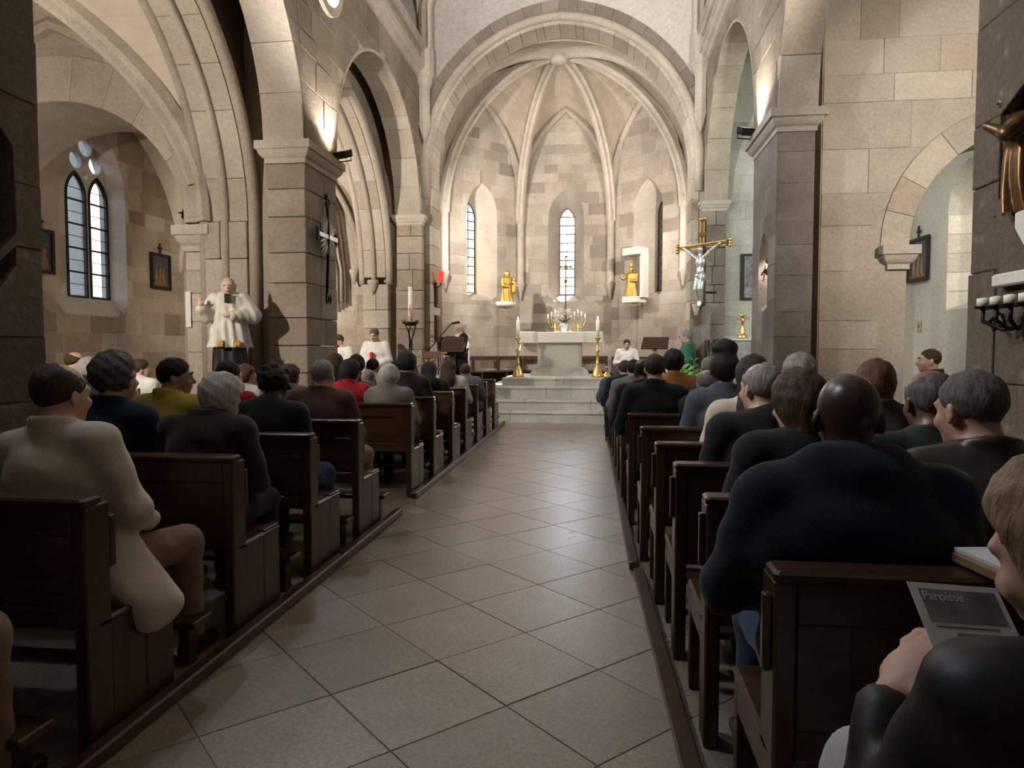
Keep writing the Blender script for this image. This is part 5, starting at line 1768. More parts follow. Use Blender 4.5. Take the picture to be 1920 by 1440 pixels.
# sunburst cross on the left pier
q = atX(603, 445, XL)
cs = thing('sunburst_cross', 'black iron cross with a pale sunburst hung on the left pier', 'cross', (XL + 0.06, q.y, q.z))
zt, zb = atX(603, 378, XL).z - q.z, atX(603, 568, XL).z - q.z
MB().tube([(0, 0, zb + 0.1), (0.03, 0, 0), (0.02, 0, zt)], 0.018, 8).build('shaft', 'iron', cs, True)
hw = 0.30
MB().box(0.01, 0.04, -hw, hw, -0.03, 0.03, 0.006).build('crossbar', 'silver_white', cs)
for y, z in ((-hw, 0), (hw, 0), (0, zt)):
    m = MB()
    for a in (0, 2.1, 4.2):
        m.ball((0.02, y + 0.05 * math.cos(a), z + 0.05 * math.sin(a)), (0.02, 0.045, 0.045), 8, 6)
    m.build('finial', 'iron', cs, True)
rr = random.Random(4)
for k in range(28):
    a = 2 * math.pi * (k + 0.5) / 28
    l = 0.30 * (0.75 + 0.3 * abs(math.sin(2 * a))) * rr.uniform(0.85, 1.1)
    c, s_ = math.cos(a), math.sin(a)
    w_ = 0.014
    m = MB().add([(0.03, 0.05 * c, 0.05 * s_), (0.035, l * 0.6 * c - w_ * s_, l * 0.6 * s_ + w_ * c), (0.03, l * c, l * s_), (0.035, l * 0.6 * c + w_ * s_, l * 0.6 * s_ - w_ * c), (0.02, l * 0.6 * c, l * 0.6 * s_)], [(0, 1, 2, 3), (0, 4, 1), (1, 4, 2), (2, 4, 3), (3, 4, 0)])
    m.build('ray', 'silver_white', cs)
for t in (-1, 1):
    MB().sweep([(0.02, t * 0.035 + 0.035 * math.cos(a), zb + 0.05 + 0.06 * math.sin(a)) for a in [2 * math.pi * i / 12 for i in range(13)]], [(-0.01, -0.008), (0.01, -0.008), (0.01, 0.008), (-0.01, 0.008)], ex).build('scroll', 'iron', cs)

# ---------------------------------------------------------------- statue of the priest on its pedestal
q = at(432, 660, 7.62)
cy_ = 7.62
zb = at(432, 712, cy_).z
zt = at(430, 522, cy_).z
pd = thing('pedestal', 'stone pedestal under the statue of a priest', 'pedestal', (q.x, cy_, 0))
MB().box(-0.24, 0.24, -0.2, 0.22, 0, zb - 0.06, 0.012).build('block', 'ashlar_pale', pd)
MB().box(-0.27, 0.27, -0.23, 0.25, zb - 0.06, zb, 0.012).build('top', 'trim_stone', pd)
cu = thing('priest_statue', 'painted statue of an old priest in white surplice with one hand raised', 'statue', (q.x, cy_, zb), math.radians(22))
k = (zt - zb) / 1.0
def z_(v):
    return v * k
plain('statue_white', (0.66, 0.62, 0.56), 0.5, 0, 0.06)
plain('statue_skin', (0.62, 0.44, 0.33), 0.5, 0, 0.1)
plain('statue_black', (0.015, 0.014, 0.014), 0.5)
s = SDF()
robe(s, z_(0.52), 0.20, 0.17, 0.0, 7, 0.08)
s.mesh('cassock', 0.011, 'statue_black', cu)
s = SDF()
robe(s, z_(0.79), 0.235, 0.15, z_(0.32), 11, 0.10)
s.ell((0, 0, z_(0.77)), (0.17, 0.12, 0.13), 0.05)
s.cone((0.16, 0, z_(0.80)), (0.25, -0.02, z_(0.64)), 0.075, 0.095, 0.04)
s.cone((0.25, -0.02, z_(0.63)), (0.06, -0.17, z_(0.63)), 0.085, 0.06, 0.04)
s.cone((-0.16, 0, z_(0.80)), (-0.25, -0.04, z_(0.63)), 0.07, 0.08, 0.04)
s.cone((-0.25, -0.04, z_(0.62)), (-0.28, -0.13, z_(0.69)), 0.075, 0.06, 0.03)
s.warp(lambda X, Y, Z: 0.006 * np.sin(60 * X + 25 * Z) * np.sin(40 * Y))
s.mesh('surplice', 0.011, 'statue_white', cu)
s = SDF()
simple_head(s, (0, -0.05, z_(0.92)), 0.098)
s.cone((0, -0.02, z_(0.86)), (0, -0.01, z_(0.80)), 0.05, 0.055, 0.02)
s.cone((-0.28, -0.14, z_(0.69)), (-0.285, -0.16, z_(0.735)), 0.035, 0.03, 0.02)
s.cone((-0.285, -0.16, z_(0.73)), (-0.30, -0.18, z_(0.80)), 0.013, 0.01, 0.01)
s.cone((-0.28, -0.16, z_(0.73)), (-0.275, -0.18, z_(0.79)), 0.013, 0.01, 0.01)
s.cone((-0.27, -0.16, z_(0.73)), (-0.245, -0.18, z_(0.765)), 0.013, 0.01, 0.01)
s.ell((0.0, -0.2, z_(0.635)), (0.055, 0.035, 0.035), 0.01)
s.mesh('head_and_hands', 0.009, 'statue_skin', cu)
s = SDF()
hz = z_(0.92)
s.ell((0, -0.042, hz + 0.0), (0.083, 0.098, 0.102), 0.0)
s.fn(lambda X, Y, Z: np.maximum(Z - (hz + 0.02), 0.55 * (Z - hz) * 0 - (Y + 0.075)) * -1 + 0 * X, (-1, -1, -1), (1, 1, 3), 0.0, 'x')
s.ops.pop()
s.fn(lambda X, Y, Z: np.maximum(Z - (hz + 0.035) + 0.5 * np.minimum(Y + 0.04, 0) * -1, -(Y + 0.07)) + 0 * X, (-0.2, -0.3, hz - 0.3), (0.2, 0.3, hz + 0.3), 0.0, 'i')
s.mesh('hair', 0.008, 'statue_white', cu)
for x in (-0.033, 0.033):
    MB().ball((x, -0.142, hz + 0.002), (0.011, 0.008, 0.006), 8, 6).build('eye', 'statue_black', cu, True)
MB().ball((0, -0.146, hz - 0.062), (0.024, 0.006, 0.005), 8, 6).build('mouth', 'red_cloth', cu, True)
MB().box(-0.035, -0.006, -0.155, -0.13, z_(0.755), z_(0.84)).box(0.006, 0.035, -0.155, -0.13, z_(0.755), z_(0.84)).build('clerical_bands', 'statue_black', cu)
for x in (-0.09, 0.09):
    m = MB()
    for t in range(6):
        m.box(x - 0.035, x + 0.035, -0.20 - 0.004 * (5 - t), -0.165, z_(0.33) + 0.012 * t, z_(0.33) + 0.012 * t + 0.009)
    m.build('gold_hem', 'gold', cu)
# notice on the left aisle jamb
q = at(352, 580, 8.2)
nt_ = MB().box(-0.035, 0.035, -0.006, 0.0, -0.22, 0.22).build('notice', 'paper', None, loc=(q.x, 8.215, q.z))
tag(nt_, 'tall narrow white notice on the left aisle pier', 'notice')
# statue in the lit niche of the right pier
sx = XR + 0.10
sj = thing('niche_statue', 'dark wooden figure carrying a cross in the lit niche of the right pier', 'statue', (sx, NICHE[0] - 0.02, NICHE[2] + 0.07), math.radians(-90))
s = SDF()
robe(s, 0.42, 0.07, 0.075, 0.0, 6, 0.12)
s.ell((0, 0, 0.40), (0.075, 0.05, 0.08), 0.03)
simple_head(s, (0.0, -0.03, 0.53), 0.048)
s.ell((0, 0.0, 0.55), (0.055, 0.055, 0.055), 0.01)
s.cone((0.07, 0, 0.44), (0.08, -0.08, 0.36), 0.03, 0.02, 0.02)
s.cone((-0.07, 0, 0.44), (-0.06, -0.09, 0.38), 0.03, 0.02, 0.02)
s.mesh('figure', 0.009, 'bronze', sj)
MB().tube([(0.02, -0.11, 0.28), (-0.03, -0.08, 0.46)], 0.012, 6).tube([(-0.05, -0.11, 0.36), (0.05, -0.09, 0.41)], 0.012, 6).build('cross', 'bronze', sj)
nb = thing('stepped_plinth', 'small stepped stone plinth in the lit niche', 'plinth', (sx, NICHE[0] - 0.02, NICHE[2]))
MB().box(-0.1, 0.1, -0.1, 0.1, -0.0, 0.035, 0.004).box(-0.075, 0.075, -0.075, 0.075, 0.035, 0.07, 0.004).build('block', 'trim_stone', nb)
# bronze figure and candle sconce in the near right pier
q = atX(1905, 335, XR + 0.08)
bz = thing('bronze_statue', 'dark glossy bronze saint in the near right pier niche', 'statue', (XR + 0.07, q.y - 0.04, 1.98), math.radians(-100))
s = SDF()
robe(s, 0.40, 0.11, 0.10, 0.0, 7, 0.2)
s.ell((0, 0, 0.40), (0.11, 0.08, 0.1), 0.03)
simple_head(s, (0, -0.03, 0.56), 0.06)
s.cone((0.1, 0, 0.44), (0.14, -0.1, 0.36), 0.04, 0.03, 0.02)
s.cone((0.14, -0.1, 0.36), (0.07, -0.16, 0.42), 0.03, 0.02, 0.02)
s.cone((-0.1, 0, 0.44), (-0.14, -0.08, 0.3), 0.04, 0.03, 0.02)
s.mesh('figure', 0.009, 'bronze', bz)
sb = thing('statue_shelf', 'white stone shelf under the bronze saint', 'shelf', (XR + 0.05, 3.40, 1.64))
MB().box(-0.12, 0.16, -0.16, 0.2, 0.0, 0.06, 0.008).box(-0.06, 0.16, -0.1, 0.14, 0.06, 0.34, 0.008).build('block', 'altar_stone', sb)
q = atX(1880, 575, XR - 0.12)
sk = thing('candle_sconce', 'wrought iron sconce with short white candles on the near right pier', 'candle sconce', (XR - 0.03, q.y, q.z))
m = MB()
for k in range(4):
    y = 0.14 - 0.11 * k
    m.tube([(0.02, -0.05, -0.08), (-0.05, y * 0.5, -0.10), (-0.10, y, -0.06), (-0.10, y, 0.0)], 0.010, 6)
m.tube([(-0.10, 0.16, 0.0), (-0.10, -0.22, 0.0)], 0.009, 6)
m.tube([(-0.04, 0.12, -0.02), (-0.06, 0.16, -0.06), (-0.06, 0.12, -0.10), (-0.05, 0.06, -0.07), (-0.05, 0.08, -0.03)], 0.009, 6)
m.build('scrollwork', 'iron', sk, True)
for k in range(4):
    y = 0.14 - 0.11 * k
    MB().lathe([(0.035, 0.0), (0.04, 0.01), (0.02, 0.012)], (-0.10, y, 0), 10).build('candle_cup', 'iron', sk, True)
    MB().lathe([(0.027, 0.01), (0.027, 0.045), (0.006, 0.05)], (-0.10, y, 0), 12).build('candle', 'white_wax', sk, True)
# switch plate
q = atX(1725, 612, 5.3)
sw = thing('switch_plate', 'small brown square plate on the right aisle wall', 'switch', (5.29, q.y, q.z))
MB().box(-0.01, 0.0, -0.07, 0.07, -0.09, 0.09, 0.003).build('plate', 'light_wood', sw)
MB().box(-0.014, -0.008, -0.02, 0.02, -0.03, 0.03, 0.002).build('button', 'bronze', sw)
# side chairs in the left aisle
for k, (px, Y) in enumerate(((284, 7.2), (299, 7.2))):
    q = at(px, 690, Y)
    chair((q.x, Y, 0), 0.0 + math.pi, 'dark chair with a striped back in the left aisle, %s of two' % ('left one' if k == 0 else 'right one'), 'bronze', 'iron')
bench('side_bench', 'brown wooden bench in the left aisle beyond the chairs', (-4.95, 7.0, 0), math.pi, 1.0)
# papers
def sheet(name, label, c, w, h, rx, ry, rz, mat='paper'):
    r = thing(name, label, 'leaflet', c)
    r.rotation_euler = (rx, ry, rz)
    MB().box(-w / 2, w / 2, -h / 2, h / 2, -0.0008, 0.0008).build('page', mat, r)
    return r
sheet('leaflet', 'white leaflet left lying on a right pew seat', (0.41, 3.98, 0.437), 0.12, 0.16, 0, 0, 0.3)
bag = thing('blue_bag', 'blue cloth bag on the right pew behind the grey-haired man', 'bag', (at(1385, 860, 3.3).x, 3.32, 0.435))
s = SDF()
s.ell((0, 0, 0.16), (0.15, 0.1, 0.17), 0.03)
s.box((0, 0, 0.06), (0.14, 0.09, 0.06), 0.05, rnd=0.03)
s.warp(lambda X, Y, Z: 0.006 * np.sin(35 * X + 20 * Z))
plain('denim', (0.03, 0.07, 0.17), 0.85, 0, 0.25, 60)
s.mesh('body', 0.014, 'denim', bag)
MB().tube([(-0.08, 0, 0.28), (-0.05, 0, 0.36), (0.05, 0, 0.36), (0.08, 0, 0.28)], 0.012, 6).build('handle', 'denim', bag, True)
# ================================================================== people
def cloth(name, col, rough=0.85, weave=90, sheen=0.15, bstr=0.25, spec=0.2):
    m, n, b = _mat(name)
    co = objco(n)
    n1 = noise(n, co, 5, 4)
    r = ramp(n, [(0.3, tuple(c * 0.8 for c in col)), (0.7, tuple(min(1, c * 1.15) for c in col))])
    L(n, n1, r.inputs[0])
    L(n, r.outputs[0], b.inputs['Base Color'])
    b.inputs['Roughness'].default_value = rough
    b.inputs['Specular IOR Level'].default_value = spec
    b.inputs['Sheen Weight'].default_value = sheen
    b.inputs['Sheen Roughness'].default_value = 0.5
    hmix = mixc(n, 0.06, noise(n, co, 4.5, 2, 0.45), noise(n, co, weave, 3))
    bump(n, b, hmix, 0.6, 0.035)
    MATS[name] = m
def skin(name, col, rough=0.5):
    m, n, b = _mat(name)
    n1 = noise(n, objco(n), 9, 4)
    r = ramp(n, [(0.3, tuple(c * 0.82 for c in col)), (0.7, tuple(min(1, c * 1.1) for c in col))])
    L(n, n1, r.inputs[0])
    L(n, r.outputs[0], b.inputs['Base Color'])
    b.inputs['Roughness'].default_value = rough
    MATS[name] = m
def hairm(name, c1, c2, rough=0.55):
    m, n, b = _mat(name)
    mp = N(n, 'ShaderNodeMapping')
    mp.inputs['Scale'].default_value = (60, 60, 14)
    L(n, objco(n), mp.inputs['Vector'])
    n1 = noise(n, mp.outputs[0], 1.5, 5, 0.65)
    r = ramp(n, [(0.3, c1), (0.72, c2)])
    L(n, n1, r.inputs[0])
    L(n, r.outputs[0], b.inputs['Base Color'])
    b.inputs['Roughness'].default_value = rough
    b.inputs['Specular IOR Level'].default_value = 0.3
    bump(n, b, n1, 0.8, 0.012)
    MATS[name] = m
skin('skin_light', (0.60, 0.36, 0.26))
skin('skin_tan', (0.48, 0.28, 0.19))
skin('skin_brown', (0.15, 0.075, 0.045), 0.4)
skin('skin_dark', (0.055, 0.028, 0.018), 0.34)
hairm('hair_black', (0.006, 0.005, 0.005), (0.02, 0.016, 0.014))
hairm('hair_brown', (0.03, 0.016, 0.009), (0.085, 0.048, 0.028))
hairm('hair_chestnut', (0.06, 0.022, 0.012), (0.15, 0.065, 0.035))
hairm('hair_grey', (0.16, 0.145, 0.13), (0.38, 0.35, 0.32))
hairm('hair_dark_grey', (0.05, 0.045, 0.042), (0.17, 0.155, 0.14))
hairm('hair_white', (0.42, 0.40, 0.37), (0.72, 0.69, 0.65))
hairm('hair_blond', (0.20, 0.12, 0.055), (0.42, 0.28, 0.15))
cloth('c_beige', (0.62, 0.53, 0.43), weave=140, bstr=0.4)
cloth('c_black', (0.012, 0.012, 0.013))
cloth('c_navy', (0.010, 0.015, 0.028))
cloth('c_darkbrown', (0.030, 0.022, 0.017))
cloth('c_brownred', (0.095, 0.045, 0.036))
cloth('c_yellow', (0.48, 0.36, 0.055), weave=160, bstr=0.5)
cloth('c_red', (0.42, 0.018, 0.02))
cloth('c_tweed', (0.21, 0.185, 0.155), weave=200, bstr=0.7)
cloth('c_olive', (0.06, 0.055, 0.038))
cloth('c_darkgreen', (0.016, 0.024, 0.019))
cloth('c_grey', (0.15, 0.15, 0.155))
cloth('c_lightgrey', (0.42, 0.42, 0.41))
cloth('c_bluegrey', (0.085, 0.10, 0.12))
cloth('c_orange', (0.36, 0.13, 0.03))
cloth('c_white', (0.70, 0.68, 0.64))
cloth('c_green', (0.012, 0.11, 0.06), 0.6, 60, 0.3)
cloth('c_purple', (0.05, 0.03, 0.04))
cloth('c_jeans', (0.03, 0.06, 0.12), weave=220)
cloth('c_tan', (0.27, 0.165, 0.115))
cloth('c_offwhite', (0.55, 0.52, 0.47))
cloth('c_leather', (0.028, 0.021, 0.015), 0.38, 30, 0.0, 0.35, 0.5)
cloth('c_leather_black', (0.010, 0.011, 0.010), 0.5, 26, 0.0, 0.35, 0.35)
plain('shoe_leather', (0.02, 0.014, 0.01), 0.4)
plain('eye_white', (0.75, 0.73, 0.70), 0.25, 0, 0.03, bstr=0)
plain('eye_dark', (0.02, 0.014, 0.01), 0.2, bstr=0)

def rot(ax, deg):
    return Matrix.Rotation(math.radians(deg), 3, ax)
def person(label, x, y, top, face=0.0, pose='sit', base=0.0, seat=0.435, lean=6, head=(0, 0, 0), hair=('short', 'hair_brown'), skin_='skin_light', coat='c_black', legs='c_black', vox=0.016, arms='lap', sw=1.0, girth=1.0, collar='coat', beard=None, robe_=None, cat='person', group=None, side_lean=0, legs_out=0.0, hvox=None, hands=True, eyes=False, hem=None, glasses=False, knees=None, neck=0.0):
    """one figure. head = (turn left, look down, tilt) in degrees; the body is one continuous mesh, clothes and hair are its children"""
    sit = pose == 'sit'
    # ---- skeleton in local space, facing +y, origin on the floor under the hips
    if sit:
        up = (top - base - seat) / 0.90
        hipz = seat + 0.10
        piv = V((0, 0, hipz))
        lo = {'hip': V((0, 0, hipz)), 'hj': 0.095, 'knee': V((0.13, 0.45, seat + 0.08)), 'ank': V((0.13, 0.47, 0.085))}
        T = lambda xx, yy, zz: V((xx, yy, hipz + (zz - 0.535) * up))
    else:
        up = (top - base) / 1.75
        hipz = 0.93 * up
        piv = V((0, 0, hipz))
        lo = {'hip': V((0, 0, hipz)), 'hj': 0.09, 'knee': V((0.10, 0.02, 0.50 * up)), 'ank': V((0.10, -0.01, 0.085))}
        T = lambda xx, yy, zz: V((xx, yy, hipz + (zz - 0.535) * up * 1.03))
    Rl = rot('Y', side_lean) @ rot('X', -lean)
    def U(xx, yy, zz):
        p = T(xx, yy, zz) - piv
        return piv + Rl @ p
    g = girth
    sh = [U(q * 0.175 * sw, -0.01, 0.985) for q in (-1, 1)]
    nb = U(0, -0.015, 1.04)
    np_ = U(0, 0.0, 1.11)
    hc = U(0, 0.02, 1.185)
    Rh = rot('Z', head[0]) @ rot('X', -head[1] - lean * 0.25) @ rot('Y', head[2])
    hc = np_ + Rh @ (hc - np_)
    def Hd(a, b, c):
        return hc + Rh @ (V((a, b, c)) * up ** 0.4)
    hs = up ** 0.4
    if arms == 'lap':
        el = [U(q * 0.25 * sw, 0.05, 0.72) for q in (-1, 1)]
        wr_ = [V((q * 0.13, 0.30, (seat + 0.20) if sit else hipz + 0.10)) for q in (-1, 1)]
        hd = [V((q * 0.06, 0.37, (seat + 0.19) if sit else hipz + 0.11)) for q in (-1, 1)]
    elif arms == 'pray':
        el = [U(q * 0.23 * sw, 0.08, 0.73) for q in (-1, 1)]
        wr_ = [U(q * 0.07, 0.27, 0.80) for q in (-1, 1)]
        hd = [U(q * 0.02, 0.33, 0.87) for q in (-1, 1)]
    elif arms == 'wide':
        el = [U(q * 0.29 * sw, 0.03, 0.72) for q in (-1, 1)]
        wr_ = [V((q * 0.19, 0.28, (seat + 0.20) if sit else hipz + 0.1)) for q in (-1, 1)]
        hd = [V((q * 0.15, 0.37, (seat + 0.18) if sit else hipz + 0.11)) for q in (-1, 1)]
    elif arms[0] == 'raw':
        el, wr_, hd = [[V(q_) for q_ in arms[i_]] for i_ in (1, 2, 3)]
    else:
        el = [U(*arms[0][k]) for k in (0, 1)]
        wr_ = [U(*arms[1][k]) for k in (0, 1)]
        hd = [U(*arms[2][k]) for k in (0, 1)]
    kn = [V((q * lo['knee'].x + (legs_out if q > 0 else 0), lo['knee'].y, lo['knee'].z)) for q in (-1, 1)]
    ak = [V((q * lo['ank'].x + (legs_out * 1.1 if q > 0 else 0), lo['ank'].y, lo['ank'].z)) for q in (-1, 1)]
    hj = [V((q * lo['hj'], 0.02, hipz - 0.01)) for q in (-1, 1)]
    if knees:
        kn = [V(k_) for k_ in knees[:2]]
        ak = [V(k_) for k_ in knees[2:]]
    # ---- body
    b = SDF()
    rh = lambda *r: tuple(v * hs for v in r)
    b.ell(Hd(0, -0.012, 0.03), rh(0.074, 0.094, 0.086), 0.0, R=Rh)
    b.ell(Hd(0, 0.028, -0.035), rh(0.058, 0.070, 0.082), 0.03, R=Rh)
    b.ell(Hd(0, 0.07, -0.092), rh(0.026, 0.022, 0.02), 0.025, R=Rh)
    b.ell(Hd(0, 0.078, 0.024), rh(0.05, 0.018, 0.014), 0.02, R=Rh)
    b.cone(Hd(0, 0.09, 0.012), Hd(0, 0.112, -0.026), 0.008 * hs, 0.015 * hs, 0.012)
    for q in (-1, 1):
        b.ell(Hd(q * 0.031, 0.1, 0.006), rh(0.017, 0.014, 0.011), 0.008, 's', R=Rh)
        b.ell(Hd(q * 0.038, 0.07, -0.03), rh(0.02, 0.02, 0.018), 0.02, R=Rh)
        b.ell(Hd(q * 0.078, -0.006, -0.012), rh(0.011, 0.021, 0.032), 0.006, R=Rh @ rot('Z', q * 25))
        b.ell(Hd(q * 0.086, 0.0, -0.008), rh(0.007, 0.012, 0.018), 0.004, 's', R=Rh @ rot('Z', q * 25))
    b.ell(Hd(0, 0.094, -0.052), rh(0.026, 0.012, 0.006), 0.006, R=Rh)
    b.ell(Hd(0, 0.091, -0.064), rh(0.022, 0.012, 0.007), 0.006, R=Rh)
    b.cone(Hd(0, -0.018, -0.055), nb, 0.056 * hs, 0.062, 0.025)
    b.ell(U(0, 0.005, 0.84), (0.155 * g, 0.105 * g, 0.20), 0.05)
    b.ell(U(0, 0.015, 0.66), (0.145 * g, 0.11 * g, 0.16), 0.05)
    b.ell(V((0, 0.01, hipz + 0.02)), (0.155, 0.115, 0.11), 0.05)
    for k, q in enumerate((-1, 1)):
        b.cone(nb, sh[k], 0.05, 0.05, 0.04)
        b.cone(sh[k], el[k], 0.052, 0.040, 0.03)
        b.cone(el[k], wr_[k], 0.040, 0.027, 0.02)
        b.cone(hj[k], kn[k], 0.075, 0.052, 0.04)
        b.cone(kn[k], ak[k], 0.05, 0.035, 0.02)
        b.cone(ak[k] - V((0, 0.03, 0.03)), ak[k] + V((0.01 * q, 0.12, -0.05)), 0.03, 0.022, 0.02)
        # hand: palm, four fingers, thumb
        d = (hd[k] - wr_[k]).normalized()
        upv = V((0, 0, 1))
        sd = d.cross(upv)
        sd = (sd.normalized() if sd.length > 0.1 else V((1, 0, 0)))
        nn = sd.cross(d)
        pc_ = wr_[k] + d * 0.055
        M3 = Matrix((sd, d, nn)).transposed()
        b.ell(pc_, (0.040, 0.048, 0.018), 0.012, R=M3)
        if hands:
            for i in range(4):
                o_ = sd * (-0.029 + 0.0195 * i)
                l = (0.068, 0.078, 0.074, 0.058)[i if q < 0 else 3 - i]
                k1 = wr_[k] + d * 0.095 + o_
                k2 = k1 + d * l * 0.5 - nn * 0.012
                k3 = k2 + d * l * 0.32 - nn * 0.028
                b.cone(k1, k2, 0.0098, 0.009, 0.006)
                b.cone(k2, k3, 0.009, 0.0078, 0.004)
            t1 = wr_[k] + d * 0.03 - sd * q * 0.034 * -1 * (-1)
            t2 = t1 + d * 0.035 - sd * q * 0.022
            b.cone(t1, t2, 0.014, 0.011, 0.008)
            b.cone(t2, t2 + d * 0.032 - nn * 0.01, 0.0105, 0.0085, 0.004)
    root = b.mesh('person', vox, skin_, None, (x, y, base), math.radians(face))
    tag(root, label, cat, group)
    nv_ = max(vox, 0.013)
    # ---- jacket or robe
    c = SDF()
    if robe_ is None:
        c.ell(U(0, -0.005, 0.86), (0.188 * g * sw, 0.138 * g, 0.20), 0.05)
        c.cone(sh[0].lerp(sh[1], 0.08) + V((0, 0, -0.01)), sh[0].lerp(sh[1], 0.92) + V((0, 0, -0.01)), 0.076, 0.076, 0.04)
        c.ell(U(0, 0.01, 0.70), (0.178 * g, 0.142 * g, 0.18), 0.06)
        c.ell(V((0, 0.01, hipz + 0.06)), (0.185 * g, 0.15 * g, 0.15), 0.06)
        if hem:
            c.cone(V((hem * 0.18, 0.06, hipz + 0.02)), V((hem * 0.335, 0.11, hipz - 0.16)), 0.09, 0.05, 0.05)
            c.cone(V((hem * 0.18, 0.02, hipz + 0.02)), V((hem * 0.335, 0.05, hipz - 0.17)), 0.08, 0.05, 0.06)
            c.cone(V((hem * 0.18, -0.04, hipz + 0.02)), V((hem * 0.335, -0.01, hipz - 0.17)), 0.08, 0.05, 0.06)
        for k, q in enumerate((-1, 1)):
            c.cone(nb + Rl @ V((0, -0.004, -0.01)), sh[k] + V((0, 0, 0.004)), 0.072, 0.062, 0.045)
            c.cone(sh[k], el[k], 0.074, 0.060, 0.03)
            c.cone(el[k], wr_[k].lerp(el[k], 0.08), 0.060, 0.044, 0.03)
        if collar == 'coat':
            cz = U(0, -0.01, 1.055)
            def ringf(X, Y, Z, cz=cz):
                px, py, pz = X - cz.x, Y - cz.y, Z - cz.z - 0.25 * (Y - cz.y) * -1
                rr_ = np.sqrt((px / 0.98) ** 2 + py ** 2)
                return np.sqrt(np.maximum(np.abs(rr_ - 0.080) - 0.004, 0) ** 2 + np.maximum(np.abs(pz) - 0.026, 0) ** 2) - 0.011
            c.fn(ringf, cz - V((0.1, 0.1, 0.06)), cz + V((0.1, 0.1, 0.06)), 0.012)
        elif collar == 'hood':
            c.ell(U(0, -0.06, 1.02), (0.125, 0.06, 0.07), 0.03)
            c.cone(U(-0.085, -0.03, 1.07), U(0.085, -0.03, 1.07), 0.05, 0.05, 0.04)
        elif collar == 'shirt':
            c.cone(U(0, -0.012, 1.03), U(0, -0.008, 1.066), 0.067, 0.06, 0.015)
        s1 = random.Random(label).uniform(0, 6)
        c.warp(lambda X, Y, Z: 0.005 * np.sin(19 * X + 31 * Z + s1) * np.sin(23 * Y - 17 * Z + s1) + 0.0045 * np.sin(47 * Z + 30 * np.abs(X) + s1) * np.clip((0.95 - Z) * 4, 0, 1))
    else:
        z1 = sh[0].z + 0.06
        w1, w0, zb_, fo = robe_
        def gown(X, Y, Z):
            t = np.clip((Z - zb_) / (z1 - zb_), 0, 1)
            r = w0 + (w1 - w0) * t
            r = r * np.sqrt(np.clip((1.0 - t) / 0.16, 0.0, 1.0) * 0.75 + 0.25)
            ang = np.arctan2(Y, X)
            r = r * (1 + 0.045 * (1 - 0.8 * t) * np.cos(fo * ang + 1.5 * np.sin(4 * t)))
            d = np.sqrt(X ** 2 + ((Y - 0.03) / 0.74) ** 2) - r
            return np.maximum(d * 0.75, np.maximum(zb_ - Z, Z - z1))
        wm = max(w0, w1) * 1.1
        c.fn(gown, (-wm, -wm, zb_), (wm, wm, z1), 0.02)
        for k, q in enumerate((-1, 1)):
            c.cone(sh[k], el[k], 0.085, 0.085, 0.05)
            c.cone(el[k], wr_[k].lerp(el[k], 0.15), 0.085, 0.06, 0.04)
        c.cone(nb, nb + V((0, 0, 0.02)), 0.075, 0.068, 0.03)
    c.mesh('coat' if robe_ is None else 'robe', nv_, coat, root)
    # ---- trousers and shoes
    if legs:
        t = SDF()
        t.ell(V((0, 0.01, hipz - 0.01)), (0.172, 0.135, 0.10), 0.04)
        for k in (0, 1):
            t.cone(hj[k], kn[k], 0.098, 0.074, 0.04)
            t.cone(kn[k], ak[k] + V((0, 0, 0.03)), 0.072, 0.052, 0.03)
        t.warp(lambda X, Y, Z: 0.004 * np.sin(40 * Y + 30 * Z) * np.sin(25 * X + 21 * Z))
        t.mesh('trousers', max(vox, 0.016), legs, root)
        for k, q in enumerate((-1, 1)):
            s_ = SDF()
            s_.cone(ak[k] + V((0, -0.03, -0.045)), ak[k] + V((0.01 * q, 0.15, -0.055)), 0.042, 0.032, 0.02)
            s_.cone(ak[k], ak[k] + V((0, 0.03, -0.03)), 0.048, 0.042, 0.02)
            s_.mesh('shoe', max(vox, 0.014), 'shoe_leather', root)
    # ---- hair
    st_, hm = hair
    hv = hvox or max(vox * 0.8, 0.009)
    if st_ != 'bald':
        h = SDF()
        Ri = np.array(Rh.transposed())
        hcn = np.array(hc)
        def loc(X, Y, Z):
            px, py, pz = X - hcn[0], Y - hcn[1], Z - hcn[2]
            return ((Ri[0, 0] * px + Ri[0, 1] * py + Ri[0, 2] * pz) / hs, (Ri[1, 0] * px + Ri[1, 1] * py + Ri[1, 2] * pz) / hs, (Ri[2, 0] * px + Ri[2, 1] * py + Ri[2, 2] * pz) / hs)
        th = {'short': 0.009, 'buzz': 0.004, 'curly': 0.026, 'puffy': 0.03, 'long': 0.016, 'bun': 0.014, 'dread': 0.016, 'balding': 0.008, 'thin': 0.007, 'wave': 0.018, 'bob': 0.022, 'topbun': 0.014, 'tonsure': 0.007}[st_]
        def cap(X, Y, Z):
            a, bb_, cc = loc(X, Y, Z)
            r = np.array((0.074, 0.094, 0.086)) + 0.0015
            q0 = np.sqrt((a / r[0]) ** 2 + ((bb_ + 0.014) / r[1]) ** 2 + ((cc - 0.03) / r[2]) ** 2)
            q1 = np.sqrt((a / r[0] ** 2) ** 2 + ((bb_ + 0.014) / r[1] ** 2) ** 2 + ((cc - 0.03) / r[2] ** 2) ** 2) + 1e-6
            d = q0 * (q0 - 1) / q1
            lowb = {'long': -0.10, 'bob': -0.085}.get(st_, -0.02)
            line = np.maximum(lowb * 0 - 0.012 + 0.86 * bb_, np.where(np.abs(a) > 0.05, -0.03 + 0.9 * np.maximum(bb_, -0.05), -0.12))
